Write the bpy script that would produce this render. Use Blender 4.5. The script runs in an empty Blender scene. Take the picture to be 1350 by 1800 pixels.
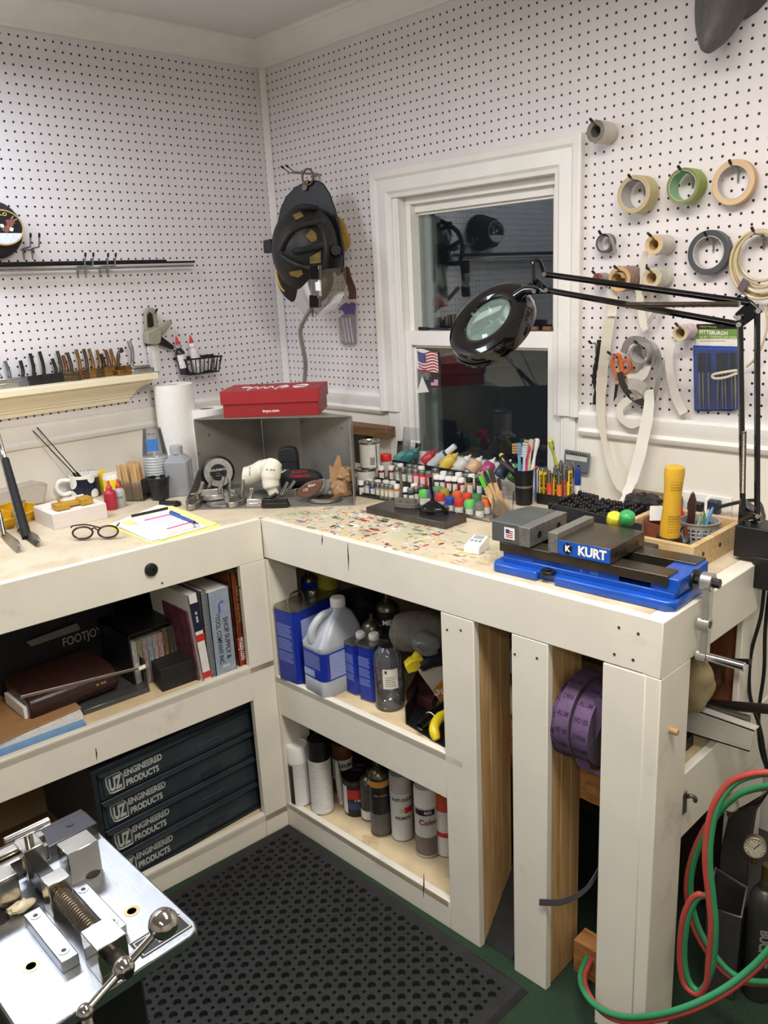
import bpy,bmesh,math,random
from math import pi,sin,cos,radians as R_
from mathutils import Vector,Matrix,Euler
random.seed(7)
V = Vector
C = bpy.context.scene.collection
S = bpy.context.scene
# ---------------------------------------------------------------- camera
CAM = V((2.57,-1.96821,1.59154)); CROT = Euler((1.30016429,0.0490920593,0.795984341),'XYZ'); FPX = 1448.83
cam = bpy.data.objects.new('camera',bpy.data.cameras.new('camera')); C.objects.link(cam)
cam.location = CAM; cam.rotation_euler = CROT
cam.data.sensor_fit = 'VERTICAL'; cam.data.sensor_height = 24; cam.data.lens = FPX / 1800 * 24
cam.data.clip_start = 0.01
S.camera = cam
# ---------------------------------------------------------------- light
S.view_settings.view_transform = 'Standard'; S.view_settings.look = 'None'; S.view_settings.gamma = 1
S.view_settings.exposure = 0.0
S.cycles.transparent_max_bounces = 48; S.cycles.max_bounces = 14
w = bpy.data.worlds.new('night'); S.world = w; w.use_nodes = True
w.node_tree.nodes['Background'].inputs[0].default_value = (0.010,0.012,0.016,1)
w.node_tree.nodes['Background'].inputs[1].default_value = 1
def area(name,loc,rot,sx,sy,power,col):
    l = bpy.data.lights.new(name,'AREA'); l.shape = 'RECTANGLE'; l.size = sx; l.size_y = sy; l.energy = power; l.color = col
    o = bpy.data.objects.new(name,l); C.objects.link(o); o.location = loc; o.rotation_euler = rot
    return o
area('ceiling_tube_light',(2.05,-1.15,2.28),(0,0,0),1.2,0.30,35,(1.0,.955,.90))
area('ceiling_tube_light',(2.05,-1.15,2.29),(pi,0,0),1.2,0.30,3.5,(1.0,.965,.93))      # the same tubes' light on the ceiling
area('ceiling_tube_light',(0.46,-1.70,2.25),(0,0,0),0.30,1.2,19,(.80,.88,1.0))
area('ceiling_tube_light',(0.46,-1.70,2.26),(pi,0,0),0.30,1.2,3,(.84,.88,1.0))
area('ceiling_tube_light',(3.0,-2.7,2.28),(0,0,0),1.2,0.3,20,(1.0,.955,.90))
# ---------------------------------------------------------------- picking points of the room
_RM = CROT.to_matrix()
def ray(x,y): return _RM @ V(((x - 675) / FPX,-(y - 900) / FPX,-1))
def onP(x,y,pt,n):
    d = ray(x,y); n = V(n); return CAM + d * ((V(pt) - CAM).dot(n) / d.dot(n))
def onZ(x,y,z): return onP(x,y,(0,0,z),(0,0,1))
def onR(x,y,d=0): return onP(x,y,(0,-d,0),(0,1,0))      # on the wall with the window, d in front of it
def onL(x,y,d=0): return onP(x,y,(d,0,0),(1,0,0))       # on the left wall
def at(x,y,dist): return CAM + ray(x,y) * dist
def dep(P): return -(_RM.transposed() @ (V(P) - CAM)).z
def sz(P,px): return dep(P) * px / FPX
def hz(P,x,y):
    n = V((CAM.x - P[0],CAM.y - P[1],0)); return onP(x,y,P,n).z - P[2]
BT = 0.982
# ---------------------------------------------------------------- materials
def lin(c):
    return tuple((v / 255 / 12.92) if v / 255 <= .04045 else ((v / 255 + .055) / 1.055) ** 2.4 for v in c)
_mc = {}
def nodes(name):
    m = bpy.data.materials.new(name); m.use_nodes = True
    return m,m.node_tree,m.node_tree.nodes,m.node_tree.links,m.node_tree.nodes['Principled BSDF']
def M(name,rgb,rough=.5,metal=0,var=.10,scale=30,bump=0,bscale=None,alpha=1,trans=0,ior=1.45,coat=0,stretch=None,dirt=None,dirtamt=.5):
    if name in _mc: return _mc[name]
    m,nt,N,L,b = nodes(name)
    c = lin(rgb)
    tc = N.new('ShaderNodeTexCoord'); mp = N.new('ShaderNodeMapping'); L.new(tc.outputs['Object'],mp.inputs[0])
    if stretch: mp.inputs['Scale'].default_value = stretch
    n = N.new('ShaderNodeTexNoise'); n.inputs['Scale'].default_value = scale; n.inputs['Detail'].default_value = 4
    L.new(mp.outputs[0],n.inputs['Vector'])
    r = N.new('ShaderNodeValToRGB'); L.new(n.outputs['Fac'],r.inputs[0])
    r.color_ramp.elements[0].position = .3; r.color_ramp.elements[1].position = .7
    r.color_ramp.elements[0].color = (*[v * (1 - var) for v in c],1); r.color_ramp.elements[1].color = (*[min(1,v * (1 + var)) for v in c],1)
    out = r.outputs[0]
    if dirt:
        n2 = N.new('ShaderNodeTexNoise'); n2.inputs['Scale'].default_value = scale * .45; n2.inputs['Detail'].default_value = 8; n2.inputs['Roughness'].default_value = .7
        L.new(mp.outputs[0],n2.inputs['Vector'])
        r2 = N.new('ShaderNodeValToRGB'); L.new(n2.outputs['Fac'],r2.inputs[0]); r2.color_ramp.elements[0].position = .60; r2.color_ramp.elements[1].position = .75
        r2.color_ramp.elements[1].color = (dirtamt,) * 3 + (1,)
        mx = N.new('ShaderNodeMix'); mx.data_type = 'RGBA'; L.new(r2.outputs[0],mx.inputs[0]); L.new(out,mx.inputs[6]); mx.inputs[7].default_value = (*lin(dirt),1)
        out = mx.outputs[2]
    L.new(out,b.inputs['Base Color'])
    b.inputs['Roughness'].default_value = rough; b.inputs['Metallic'].default_value = metal; b.inputs['IOR'].default_value = ior
    b.inputs['Transmission Weight'].default_value = trans; b.inputs['Alpha'].default_value = alpha; b.inputs['Coat Weight'].default_value = coat
    if bump:
        bp = N.new('ShaderNodeBump'); bp.inputs['Strength'].default_value = bump; bp.inputs['Distance'].default_value = .002
        nb = N.new('ShaderNodeTexNoise'); nb.inputs['Scale'].default_value = bscale or scale * 3; L.new(mp.outputs[0],nb.inputs['Vector'])
        L.new(nb.outputs['Fac'],bp.inputs['Height']); L.new(bp.outputs[0],b.inputs['Normal'])
    _mc[name] = m
    return m
def clear(name,rgb,amount=.25,rough=.05):
    """thin clear plastic or window glass: mostly see-through, a tint and real reflections"""
    if name in _mc: return _mc[name]
    m,nt,N,L,b = nodes(name); N.remove(b)
    t = N.new('ShaderNodeBsdfTransparent'); g = N.new('ShaderNodeBsdfGlossy'); d = N.new('ShaderNodeBsdfDiffuse')
    nz = N.new('ShaderNodeTexNoise'); nz.inputs['Scale'].default_value = 25
    mr = N.new('ShaderNodeMapRange'); mr.inputs[3].default_value = amount * .8; mr.inputs[4].default_value = min(1,amount * 1.2); L.new(nz.outputs['Fac'],mr.inputs[0])
    d.inputs[0].default_value = (*lin(rgb),1); t.inputs[0].default_value = (.97,.98,.98,1)
    g.inputs['Roughness'].default_value = rough
    a = N.new('ShaderNodeMixShader'); L.new(mr.outputs[0],a.inputs[0]); L.new(t.outputs[0],a.inputs[1]); L.new(d.outputs[0],a.inputs[2])
    f = N.new('ShaderNodeFresnel'); f.inputs[0].default_value = 1.5
    e = N.new('ShaderNodeMixShader'); L.new(f.outputs[0],e.inputs[0]); L.new(a.outputs[0],e.inputs[1]); L.new(g.outputs[0],e.inputs[2])
    L.new(e.outputs[0],N['Material Output'].inputs[0]); _mc[name] = m
    return m
def wood(name,rgb,rgb2,axis=(1,12,12),scale=6,rough=.6):
    if name in _mc: return _mc[name]
    m,nt,N,L,b = nodes(name)
    tc = N.new('ShaderNodeTexCoord'); mp = N.new('ShaderNodeMapping'); L.new(tc.outputs['Object'],mp.inputs[0]); mp.inputs['Scale'].default_value = axis
    n = N.new('ShaderNodeTexNoise'); n.inputs['Scale'].default_value = scale; n.inputs['Detail'].default_value = 6; n.inputs['Distortion'].default_value = 1.2
    L.new(mp.outputs[0],n.inputs['Vector']); r = N.new('ShaderNodeValToRGB'); L.new(n.outputs['Fac'],r.inputs[0])
    r.color_ramp.elements[0].position = .35; r.color_ramp.elements[1].position = .65
    r.color_ramp.elements[0].color = (*lin(rgb2),1); r.color_ramp.elements[1].color = (*lin(rgb),1)
    L.new(r.outputs[0],b.inputs['Base Color']); b.inputs['Roughness'].default_value = rough; _mc[name] = m
    return m
# ---------------------------------------------------------------- mesh building
_tx = {}
def text_mesh(s,bold=0):
    k = (s,bold)
    if k not in _tx:
        cu = bpy.data.curves.new('t','FONT'); cu.body = s; cu.size = 1; cu.align_x = 'CENTER'; cu.align_y = 'CENTER'; cu.resolution_u = 3; cu.offset = bold
        o = bpy.data.objects.new('t',cu); C.objects.link(o); bpy.context.view_layer.update()
        me = bpy.data.meshes.new_from_object(o.evaluated_get(bpy.context.evaluated_depsgraph_get()))
        vs = [v.co.copy() for v in me.vertices]; fs = [tuple(p.vertices) for p in me.polygons]
        xs = [v.x for v in vs] or [0]
        _tx[k] = (vs,fs,max(xs) - min(xs))
        bpy.data.objects.remove(o); bpy.data.curves.remove(cu); bpy.data.meshes.remove(me)
    return _tx[k]
def frame(z,x=None):
    z = V(z).normalized(); x = V(x) if x is not None else (V((1,0,0)) if abs(z.x) < .9 else V((0,1,0)))
    x = (x - z * x.dot(z)).normalized(); y = z.cross(x)
    return Matrix((x,y,z)).transposed()
def TM(loc,rot=(0,0,0)): return Matrix.Translation(loc) @ Euler(rot).to_matrix().to_4x4()
def basis(o,x,y,z=None):
    x = V(x); y = V(y); z = V(z) if z is not None else x.cross(y).normalized()
    m = Matrix((x,y,z)).transposed().to_4x4(); m.translation = V(o); return m
class G:
    def __init__(s,T=None): s.v = []; s.f = []; s.mi = []; s.T = T or Matrix.Identity(4); s.m = 0
    def add(s,vs,fs,T=None):
        T = s.T @ T if T is not None else s.T; o = len(s.v); s.v += [T @ V(v) for v in vs]
        flip = T.determinant() < 0
        for f in fs:
            f = [i + o for i in f]; s.f.append(f[::-1] if flip else f); s.mi.append(s.m)
        return s
    def box(s,c,d,T=None,rot=None):
        x,y,z = d[0] / 2,d[1] / 2,d[2] / 2
        vs = [V((i * x,j * y,k * z)) for k in (-1,1) for j in (-1,1) for i in (-1,1)]
        m = TM(c,rot or (0,0,0))
        return s.add([m @ v for v in vs],[(0,2,3,1),(4,5,7,6),(0,1,5,4),(2,6,7,3),(0,4,6,2),(1,3,7,5)],T)
    def bb(s,a,b,T=None): return s.box([(a[i] + b[i]) / 2 for i in range(3)],[abs(b[i] - a[i]) for i in range(3)],T)
    def hexa(s,p): return s.add(p,[(3,2,1,0),(4,5,6,7),(0,1,5,4),(1,2,6,5),(2,3,7,6),(3,0,4,7)])   # bottom 4 ccw, top 4
    def lathe(s,prof,n=20,T=None,a0=0,a1=2 * pi,caps=True):
        full = abs(a1 - a0 - 2 * pi) < 1e-6; k = n if full else n + 1; vs = []; fs = []
        for r,z in prof:
            for i in range(k):
                a = a0 + (a1 - a0) * i / n; vs.append((r * cos(a),r * sin(a),z))
        for j in range(len(prof) - 1):
            for i in range(n if full else n):
                i2 = (i + 1) % k; fs.append((j * k + i,j * k + i2,(j + 1) * k + i2,(j + 1) * k + i))
        if caps and full:
            if prof[0][0] > 1e-6: fs.append(tuple(range(k))[::-1])
            if prof[-1][0] > 1e-6: fs.append(tuple((len(prof) - 1) * k + i for i in range(k)))
        return s.add(vs,fs,T)
    def cyl(s,a,b,r,r2=None,n=14,caps=True):
        a = V(a); b = V(b); m = frame(b - a).to_4x4(); m.translation = a; return s.lathe([(r,0),(r if r2 is None else r2,(b - a).length)],n,m,caps=caps)
    def sph(s,c,r,sc=(1,1,1),n=16,k=10,T=None):
        m = Matrix.Translation(c) @ Matrix.Diagonal((*sc,1))
        return s.lathe([(max(1e-7,r * sin(pi * i / k)),-r * cos(pi * i / k)) for i in range(k + 1)],n,(T or Matrix.Identity(4)) @ m,caps=False)
    def tube(s,pts,r,n=8,closed=False,caps=True):
        pts = [V(p) for p in pts]; k = len(pts); rs = r if isinstance(r,(list,tuple)) else [r] * k; up = None; vs = []; fs = []
        for i,p in enumerate(pts):
            t = (pts[(i + 1) % k] - pts[i - 1]) if closed else (pts[min(i + 1,k - 1)] - pts[max(i - 1,0)])
            t = t.normalized() if t.length > 1e-9 else V((0,0,1))
            if up is None: up = frame(t) @ V((1,0,0))
            up = (up - t * up.dot(t)).normalized(); w_ = t.cross(up)
            for j in range(n): a = 2 * pi * j / n; vs.append(p + (up * cos(a) + w_ * sin(a)) * rs[i])
        for i in range(k if closed else k - 1):
            for j in range(n): i2 = (i + 1) % k; fs.append((i * n + j,i * n + (j + 1) % n,i2 * n + (j + 1) % n,i2 * n + j))
        if not closed and caps: fs += [tuple(range(n))[::-1],tuple((k - 1) * n + j for j in range(n))]
        return s.add(vs,fs)
    def prism(s,poly,h,T=None,z0=0):
        k = len(poly); vs = [(x,y,z0) for x,y in poly] + [(x,y,z0 + h) for x,y in poly]
        ar = sum(poly[i - 1][0] * poly[i][1] - poly[i][0] * poly[i - 1][1] for i in range(k))
        fs = [tuple(range(k))[::-1],tuple(range(k,2 * k))] + [(i,(i + 1) % k,k + (i + 1) % k,k + i) for i in range(k)]
        if ar < 0: fs = [f[::-1] for f in fs]
        return s.add(vs,fs,T)
    def ribbon(s,pts,ws,th=.0006):
        """strip through centre points; ws = half-width vector at each point"""
        pts = [V(p) for p in pts]; ws = [V(q) for q in (ws if isinstance(ws,list) else [ws] * len(pts))]; k = len(pts); vs = []; fs = []
        for i,p in enumerate(pts):
            t = (pts[min(i + 1,k - 1)] - pts[max(i - 1,0)]).normalized(); n = t.cross(ws[i]).normalized() * th / 2
            vs += [p - ws[i] - n,p + ws[i] - n,p + ws[i] + n,p - ws[i] + n]
        for i in range(k - 1):
            for j in range(4): fs.append((i * 4 + j,i * 4 + (j + 1) % 4,i * 4 + 4 + (j + 1) % 4,i * 4 + 4 + j))
        fs += [(3,2,1,0),tuple(k * 4 - 4 + j for j in range(4))]
        return s.add(vs,fs)
    def text(s,t,size,T,bend=0,bold=0,maxw=None,lift=.0004):
        """lettering in the XY plane of T; bend = radius of the can it wraps (axis = local Y)"""
        vs,fs,w_ = text_mesh(t,bold); kx = 1
        if maxw and w_ * size > maxw: kx = maxw / (w_ * size)
        o = []
        for v in vs:
            x,y = v.x * size * kx,v.y * size
            if bend: a = x / bend; o.append((sin(a) * (bend + lift),y,cos(a) * (bend + lift) - bend))
            else: o.append((x,y,lift))
        return s.add(o,fs,T)
    def patch(s,x0,x1,y0,y1,T,bend=0,lift=.0002,n=8):
        """flat or wrapped label patch"""
        vs = []; k = n if bend else 1
        for i in range(k + 1):
            x = x0 + (x1 - x0) * i / k
            for y in (y0,y1):
                if bend: a = x / bend; vs.append((sin(a) * (bend + lift),y,cos(a) * (bend + lift) - bend))
                else: vs.append((x,y,lift))
        return s.add(vs,[(2 * i,2 * i + 2,2 * i + 3,2 * i + 1) for i in range(k)],T)
def smooth_path(pts,n=8,closed=False):
    p = [V(q) for q in pts]; k = len(p); o = []
    for i in range(k if closed else k - 1):
        a,b,c,d = (p[(i - 1) % k],p[i],p[(i + 1) % k],p[(i + 2) % k]) if closed else (p[max(i - 1,0)],p[i],p[i + 1],p[min(i + 2,k - 1)])
        for j in range(n):
            t = j / n; o.append(.5 * ((2 * b) + (c - a) * t + (2 * a - 5 * b + 4 * c - d) * t * t + (3 * b - a - 3 * c + d) * t ** 3))
    if not closed: o.append(p[-1])
    return o
_fr = {}
def link(name,g,mat,parent=None,world=True,bev=0,ang=40,sub=0):
    inv = _fr[parent.name].inverted() if (parent is not None and world) else Matrix.Identity(4)
    me = bpy.data.meshes.new(name); me.from_pydata([inv @ v for v in g.v],[],g.f)
    for m in (mat if isinstance(mat,(list,tuple)) else [mat]): me.materials.append(m)
    for p,i in zip(me.polygons,g.mi): p.material_index = i; p.use_smooth = True
    me.update(); me.set_sharp_from_angle(angle=R_(ang))
    o = bpy.data.objects.new(name,me); C.objects.link(o)
    if parent is not None: o.parent = parent; _fr[o.name] = _fr[parent.name]
    if bev:
        b = o.modifiers.new('bevel','BEVEL'); b.width = bev; b.segments = 2; b.limit_method = 'ANGLE'; b.angle_limit = R_(35)
    if sub:
        b = o.modifiers.new('sub','SUBSURF'); b.levels = sub; b.render_levels = sub
    return o
def tag(o,label,cat,group=None):
    o['label'] = label; o['category'] = cat
    if group: o['group'] = group
    return o
def thing(name,label,cat,loc=(0,0,0),rot=(0,0,0),group=None):
    o = bpy.data.objects.new(name,None); C.objects.link(o); o.empty_display_size = .02
    o.location = loc; o.rotation_euler = rot; _fr[o.name] = TM(loc,rot)
    return tag(o,label,cat,group)
def one(name,g,mat,label,cat,loc=None,rot=(0,0,0),group=None,world=True,bev=0,ang=40,sub=0):
    """a thing that is one mesh; g in world coordinates (then loc only sets the origin) or local ones"""
    loc = V(loc) if loc is not None else V((sum(v.x for v in g.v) / len(g.v),sum(v.y for v in g.v) / len(g.v),min(v.z for v in g.v)))
    if world:
        inv = TM(loc,rot).inverted(); g.v = [inv @ v for v in g.v]
    o = link(name,g,mat,bev=bev,ang=ang,sub=sub); o.location = loc; o.rotation_euler = rot; _fr[o.name] = TM(loc,rot)
    return tag(o,label,cat,group)
def struct(name,g,mat,bev=0,ang=40):
    o = link(name,g,mat,bev=bev,ang=ang); o['kind'] = 'structure'; _fr[o.name] = Matrix.Identity(4); return o
def dup(root,loc,rot=None,label=None,group=None):
    r = root.copy(); C.objects.link(r); r.location = loc
    if rot is not None: r.rotation_euler = rot
    if label: r['label'] = label
    if group: r['group'] = group
    for ch in list(root.children):
        c = ch.copy(); C.objects.link(c); c.parent = r
        for g in ch.children:
            d = g.copy(); C.objects.link(d); d.parent = c
    _fr[r.name] = TM(r.location,r.rotation_euler)
    return r
ORD = ['leftmost','second','third','fourth','fifth','sixth','seventh','eighth','ninth','tenth','eleventh','twelfth','thirteenth','fourteenth','fifteenth','sixteenth','seventeenth','eighteenth','nineteenth','twentieth','twenty-first','twenty-second','twenty-third','twenty-fourth','twenty-fifth']
def nth(i,n,end='left'):
    if i == 0: return 'leftmost'
    if i == n - 1: return 'rightmost'
    return ORD[i] + ' from the left'
# ================================================================ ROOM
IN = .0254
def pegboard(name,ax,o,z0,rgb):
    m,nt,N,L,b = nodes(name)
    g = N.new('ShaderNodeNewGeometry'); s = N.new('ShaderNodeSeparateXYZ'); L.new(g.outputs['Position'],s.inputs[0])
    def mth(op,a,bb=None):
        n = N.new('ShaderNodeMath'); n.operation = op
        for i,q in enumerate((a,bb)):
            if q is None: continue
            if isinstance(q,(int,float)): n.inputs[i].default_value = q
            else: L.new(q,n.inputs[i])
        return n.outputs[0]
    def cell(sock,off): return mth('SUBTRACT',mth('FRACT',mth('ADD',mth('DIVIDE',mth('SUBTRACT',sock,off),IN),.5)),.5)
    u = cell(s.outputs[ax],o); v = cell(s.outputs[2],z0)
    d = mth('SQRT',mth('ADD',mth('MULTIPLY',u,u),mth('MULTIPLY',v,v)))
    mr = N.new('ShaderNodeMapRange'); mr.inputs[1].default_value = .112; mr.inputs[2].default_value = .140; L.new(d,mr.inputs[0])
    nz = N.new('ShaderNodeTexNoise'); nz.inputs['Scale'].default_value = 9; nz.inputs['Detail'].default_value = 6; L.new(g.outputs['Position'],nz.inputs['Vector'])
    r = N.new('ShaderNodeValToRGB'); L.new(nz.outputs['Fac'],r.inputs[0]); c = lin(rgb)
    r.color_ramp.elements[0].position = .3; r.color_ramp.elements[0].color = (*[q * .95 for q in c],1); r.color_ramp.elements[1].position = .7; r.color_ramp.elements[1].color = (*c,1)
    mx = N.new('ShaderNodeMix'); mx.data_type = 'RGBA'; L.new(mr.outputs[0],mx.inputs[0]); mx.inputs[6].default_value = (.008,.006,.005,1); L.new(r.outputs[0],mx.inputs[7])
    L.new(mx.outputs[2],b.inputs['Base Color']); b.inputs['Roughness'].default_value = .42
    bp = N.new('ShaderNodeBump'); bp.inputs['Strength'].default_value = .4; bp.inputs['Distance'].default_value = .002; L.new(mr.outputs[0],bp.inputs['Height']); L.new(bp.outputs[0],b.inputs['Normal'])
    return m
PEG_R = pegboard('white pegboard by the window',0,.0494,2.339,(233,226,225)); PEG_L = pegboard('white pegboard on the left',1,-.0190,2.3178,(232,226,227))
PAINT = M('glossy white trim paint',(236,233,227),.32,var=.03,scale=14,dirt=(190,175,150),dirtamt=.35)
PANEL = M('cream wall paint',(234,229,217),.5,var=.03,scale=6,dirt=(205,192,165),dirtamt=.4)
CEIL = M('flat ceiling paint',(226,222,220),.8,var=.02,scale=5)
BENCH = M('worn cream bench paint',(232,225,209),.45,var=.035,scale=9,dirt=(120,95,70),dirtamt=.35)
ZC = 2.408; PZ = 1.19; XW = 4.4; YW = -4.3
OX0,OX1,OZ0,OZ1 = .60,1.275,.985,1.885      # window opening
g = G()
def wq(x0,x1,z0,z1): g.add([(x0,0,z0),(x1,0,z0),(x1,0,z1),(x0,0,z1)],[(0,1,2,3)])
for a,b_ in ((PZ,ZC),(0,PZ)):
    g.m = 0 if a == PZ else 1
    z0,z1 = a,b_
    wq(0,OX0,z0,z1); wq(OX1,XW,z0,z1)
    if a == PZ: wq(OX0,OX1,OZ1,ZC)
    else: wq(OX0,OX1,0,OZ0)
struct('wall_right',g,[PEG_R,PANEL])
g = G(); g.add([(0,YW,PZ),(0,0,PZ),(0,0,ZC),(0,YW,ZC)],[(0,1,2,3)]); g.m = 1
g.add([(0,YW,0),(0,0,0),(0,0,PZ),(0,YW,PZ)],[(0,1,2,3)]); struct('wall_left',g,[PEG_L,PANEL])
g = G(); g.add([(0,YW,0),(XW,YW,0),(XW,YW,ZC),(0,YW,ZC)],[(3,2,1,0)]); struct('wall_back',g,PEG_R)
g = G(); g.add([(XW,YW,0),(XW,0,0),(XW,0,ZC),(XW,YW,ZC)],[(3,2,1,0)]); struct('wall_front',g,PANEL)
g = G(); g.add([(0,YW,ZC),(XW,YW,ZC),(XW,0,ZC),(0,0,ZC)],[(3,2,1,0)]); struct('ceiling',g,CEIL)
# turf carpet
m,nt,N,L,b = nodes('dark green turf carpet')
nz = N.new('ShaderNodeTexNoise'); nz.inputs['Scale'].default_value = 420; nz.inputs['Detail'].default_value = 3
r = N.new('ShaderNodeValToRGB'); L.new(nz.outputs['Fac'],r.inputs[0]); r.color_ramp.elements[0].position = .35; r.color_ramp.elements[0].color = (*lin((16,34,22)),1); r.color_ramp.elements[1].position = .7; r.color_ramp.elements[1].color = (*lin((52,82,54)),1)
tc = N.new('ShaderNodeTexCoord'); L.new(tc.outputs['Object'],nz.inputs['Vector']); L.new(r.outputs[0],b.inputs['Base Color']); b.inputs['Roughness'].default_value = .95
bp = N.new('ShaderNodeBump'); bp.inputs['Strength'].default_value = 1; bp.inputs['Distance'].default_value = .004; L.new(nz.outputs['Fac'],bp.inputs['Height']); L.new(bp.outputs[0],b.inputs['Normal'])
g = G(); g.add([(0,YW,0),(XW,YW,0),(XW,0,0),(0,0,0)],[(0,1,2,3)]); struct('floor',g,m)
# crown moulding: profile (out from wall, z), swept along a wall
CROWN = [(0,2.336),(.012,2.336),(.014,2.345),(.022,2.350),(.026,2.356),(.050,2.378),(.066,2.394),(.074,2.396),(.078,2.403),(.078,ZC),(0,ZC)]
RAIL = [(0,1.158),(.010,1.158),(.016,1.166),(.018,1.172),(.010,1.180),(.011,1.186),(.015,1.196),(.016,1.218),(.011,1.226),(0,1.228)]
def sweepR(g,prof,x0,x1,mit0=0):
    k = len(prof); vs = [(x0 + d * mit0,-d,z) for d,z in prof] + [(x1,-d,z) for d,z in prof]
    g.add(vs,[(i,(i + 1) % k,k + (i + 1) % k,k + i) for i in range(k)] + [tuple(range(k))[::-1],tuple(range(k,2 * k))])
def sweepL(g,prof,y0,y1,mit0=0):
    k = len(prof); vs = [(d,y0 - d * mit0,z) for d,z in prof] + [(d,y1,z) for d,z in prof]
    g.add(vs,[(k + i,k + (i + 1) % k,(i + 1) % k,i) for i in range(k)] + [tuple(range(k)),tuple(range(k,2 * k))[::-1]])
g = G(); sweepR(g,CROWN,0,XW,1); struct('trim_1',g,PAINT,ang=25)
g = G(); sweepL(g,CROWN,0,YW,1); struct('trim_2',g,PAINT,ang=25)
g = G(); sweepL(g,RAIL,-.012,YW); struct('trim_3',g,PAINT,ang=25)
g = G(); sweepR(g,RAIL,.012,.535); struct('trim_4',g,PAINT,ang=25)
g = G(); sweepR(g,RAIL,1.316,XW); struct('trim_5',g,PAINT,ang=25)
g = G(); g.prism([(0,0),(.021,0),(.021,-.006),(.006,-.021),(0,-.021)],2.336 - 1.2,z0=1.2); struct('trim_6',g,PAINT,bev=.002)
# ---------------------------------------------------------------- window
win = bpy.data.objects.new('window_1',None); C.objects.link(win); win['kind'] = 'structure'; win.location = (.94,0,.99); _fr[win.name] = TM(win.location)
WHITE = M('white window enamel',(240,237,231),.3,var=.02,scale=10,dirt=(205,190,160),dirtamt=.3)
CAS = [(0,0),(.085,0),(.085,.010),(.074,.012),(.066,.018),(.030,.016),(.022,.022),(.006,.024),(0,.020)]   # inside edge at .085
cx0,cx1,cz1 = .533,1.316,1.934
def casing(p0,p1,inw,m0,m1,g):
    """run of casing from p0 to p1 (outer edge, x/z), inw = inward direction, m0/m1 = mitre"""
    p0 = V((p0[0],0,p0[1])); p1 = V((p1[0],0,p1[1])); t = (p1 - p0).normalized(); inw = V((inw[0],0,inw[1])); k = len(CAS)
    vs = [p0 + inw * a + V((0,-b_,0)) + t * a * m0 for a,b_ in CAS] + [p1 + inw * a + V((0,-b_,0)) - t * a * m1 for a,b_ in CAS]
    g.add(vs,[(i,(i + 1) % k,k + (i + 1) % k,k + i) for i in range(k)] + [tuple(range(k))[::-1],tuple(range(k,2 * k))])
g = G(); casing((cx0,1.172),(cx0,cz1),(1,0),0,1,g); casing((cx0,cz1),(cx1,cz1),(0,-1),1,1,g); casing((cx1,cz1),(cx1,1.21),(-1,0),1,0,g)
link('casing',g,PAINT,win,ang=20)
g = G()          # plain boards carrying the casing line down to the bench
g.bb((.560,0,BT),(.618,-.008,1.172)); g.bb((1.262,0,BT),(1.300,-.008,1.21)); link('jamb_board',g,PAINT,win,bev=.002)
g = G()          # jambs
g.bb((.60,.11,.992),(.640,-.004,1.848)); g.bb((1.250,.11,.992),(1.275,-.004,1.848)); g.bb((.60,.11,1.848),(1.275,-.004,1.885)); g.bb((.60,.11,.97),(1.275,-.004,.992))
g.bb((.640,.085,.992),(.662,.0285,1.826)); g.bb((1.236,.085,.992),(1.250,.0285,1.826)); g.bb((.64,.085,1.826),(1.25,.0285,1.848))
g.bb((.64,.086,.99),(.70,.11,1.86)); g.bb((.64,.086,1.80),(1.25,.11,1.86)); link('jamb',g,WHITE,win,bev=.002)
def sash(name,x0,x1,z0,z1,gx0,gx1,gz0,gz1,y0,y1):
    g = G(); g.bb((x0,y0,z0),(gx0,y1,z1)); g.bb((gx1,y0,z0),(x1,y1,z1)); g.bb((gx0,y0,gz1),(gx1,y1,z1)); g.bb((gx0,y0,z0),(gx1,y1,gz0))
    ym = y0 + .012        # glazing bead inside the frame
    for a in ((gx0,ym,gz0,gx0 + .008,y1,gz1),(gx1 - .008,ym,gz0,gx1,y1,gz1),(gx0,ym,gz1 - .008,gx1,y1,gz1),(gx0,ym,gz0,gx1,y1,gz0 + .008)): g.bb(a[:3],a[3:])
    f = link(name,g,WHITE,win,bev=.0015)
    p = G(); p.bb((gx0,(y0 + y1) / 2,gz0),(gx1,(y0 + y1) / 2 + .003,gz1)); link('pane',p,GLASS,f)
m,nt,N,L,b = nodes('window glass at night'); N.remove(b); _mc['g'] = m
t = N.new('ShaderNodeBsdfTransparent'); gl = N.new('ShaderNodeBsdfGlossy'); gl.inputs['Roughness'].default_value = .012; t.inputs[0].default_value = (.85,.9,.9,1)
fr = N.new('ShaderNodeFresnel'); fr.inputs[0].default_value = 1.52; mu = N.new('ShaderNodeMath'); mu.operation = 'MULTIPLY'; mu.inputs[1].default_value = .65; L.new(fr.outputs[0],mu.inputs[0])
x = N.new('ShaderNodeMixShader'); L.new(mu.outputs[0],x.inputs[0]); L.new(t.outputs[0],x.inputs[1]); L.new(gl.outputs[0],x.inputs[2]); L.new(x.outputs[0],N['Material Output'].inputs[0]); GLASS = m
a,b1,c = onR(732,375,-.07),onR(980,343,-.07),onR(740,578,-.07)
sash('upper_sash',.655,1.245,1.40,1.835,a.x,b1.x,c.z - .03,(a.z + b1.z) / 2,.05,.085)
a,b1,c = onR(727,608,-.02),onR(967,610,-.02),onR(735,815,-.02)
sash('lower_sash',.640,1.250,.992,1.438,a.x,b1.x,1.03,(a.z + b1.z) / 2,.008,.044)
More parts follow.
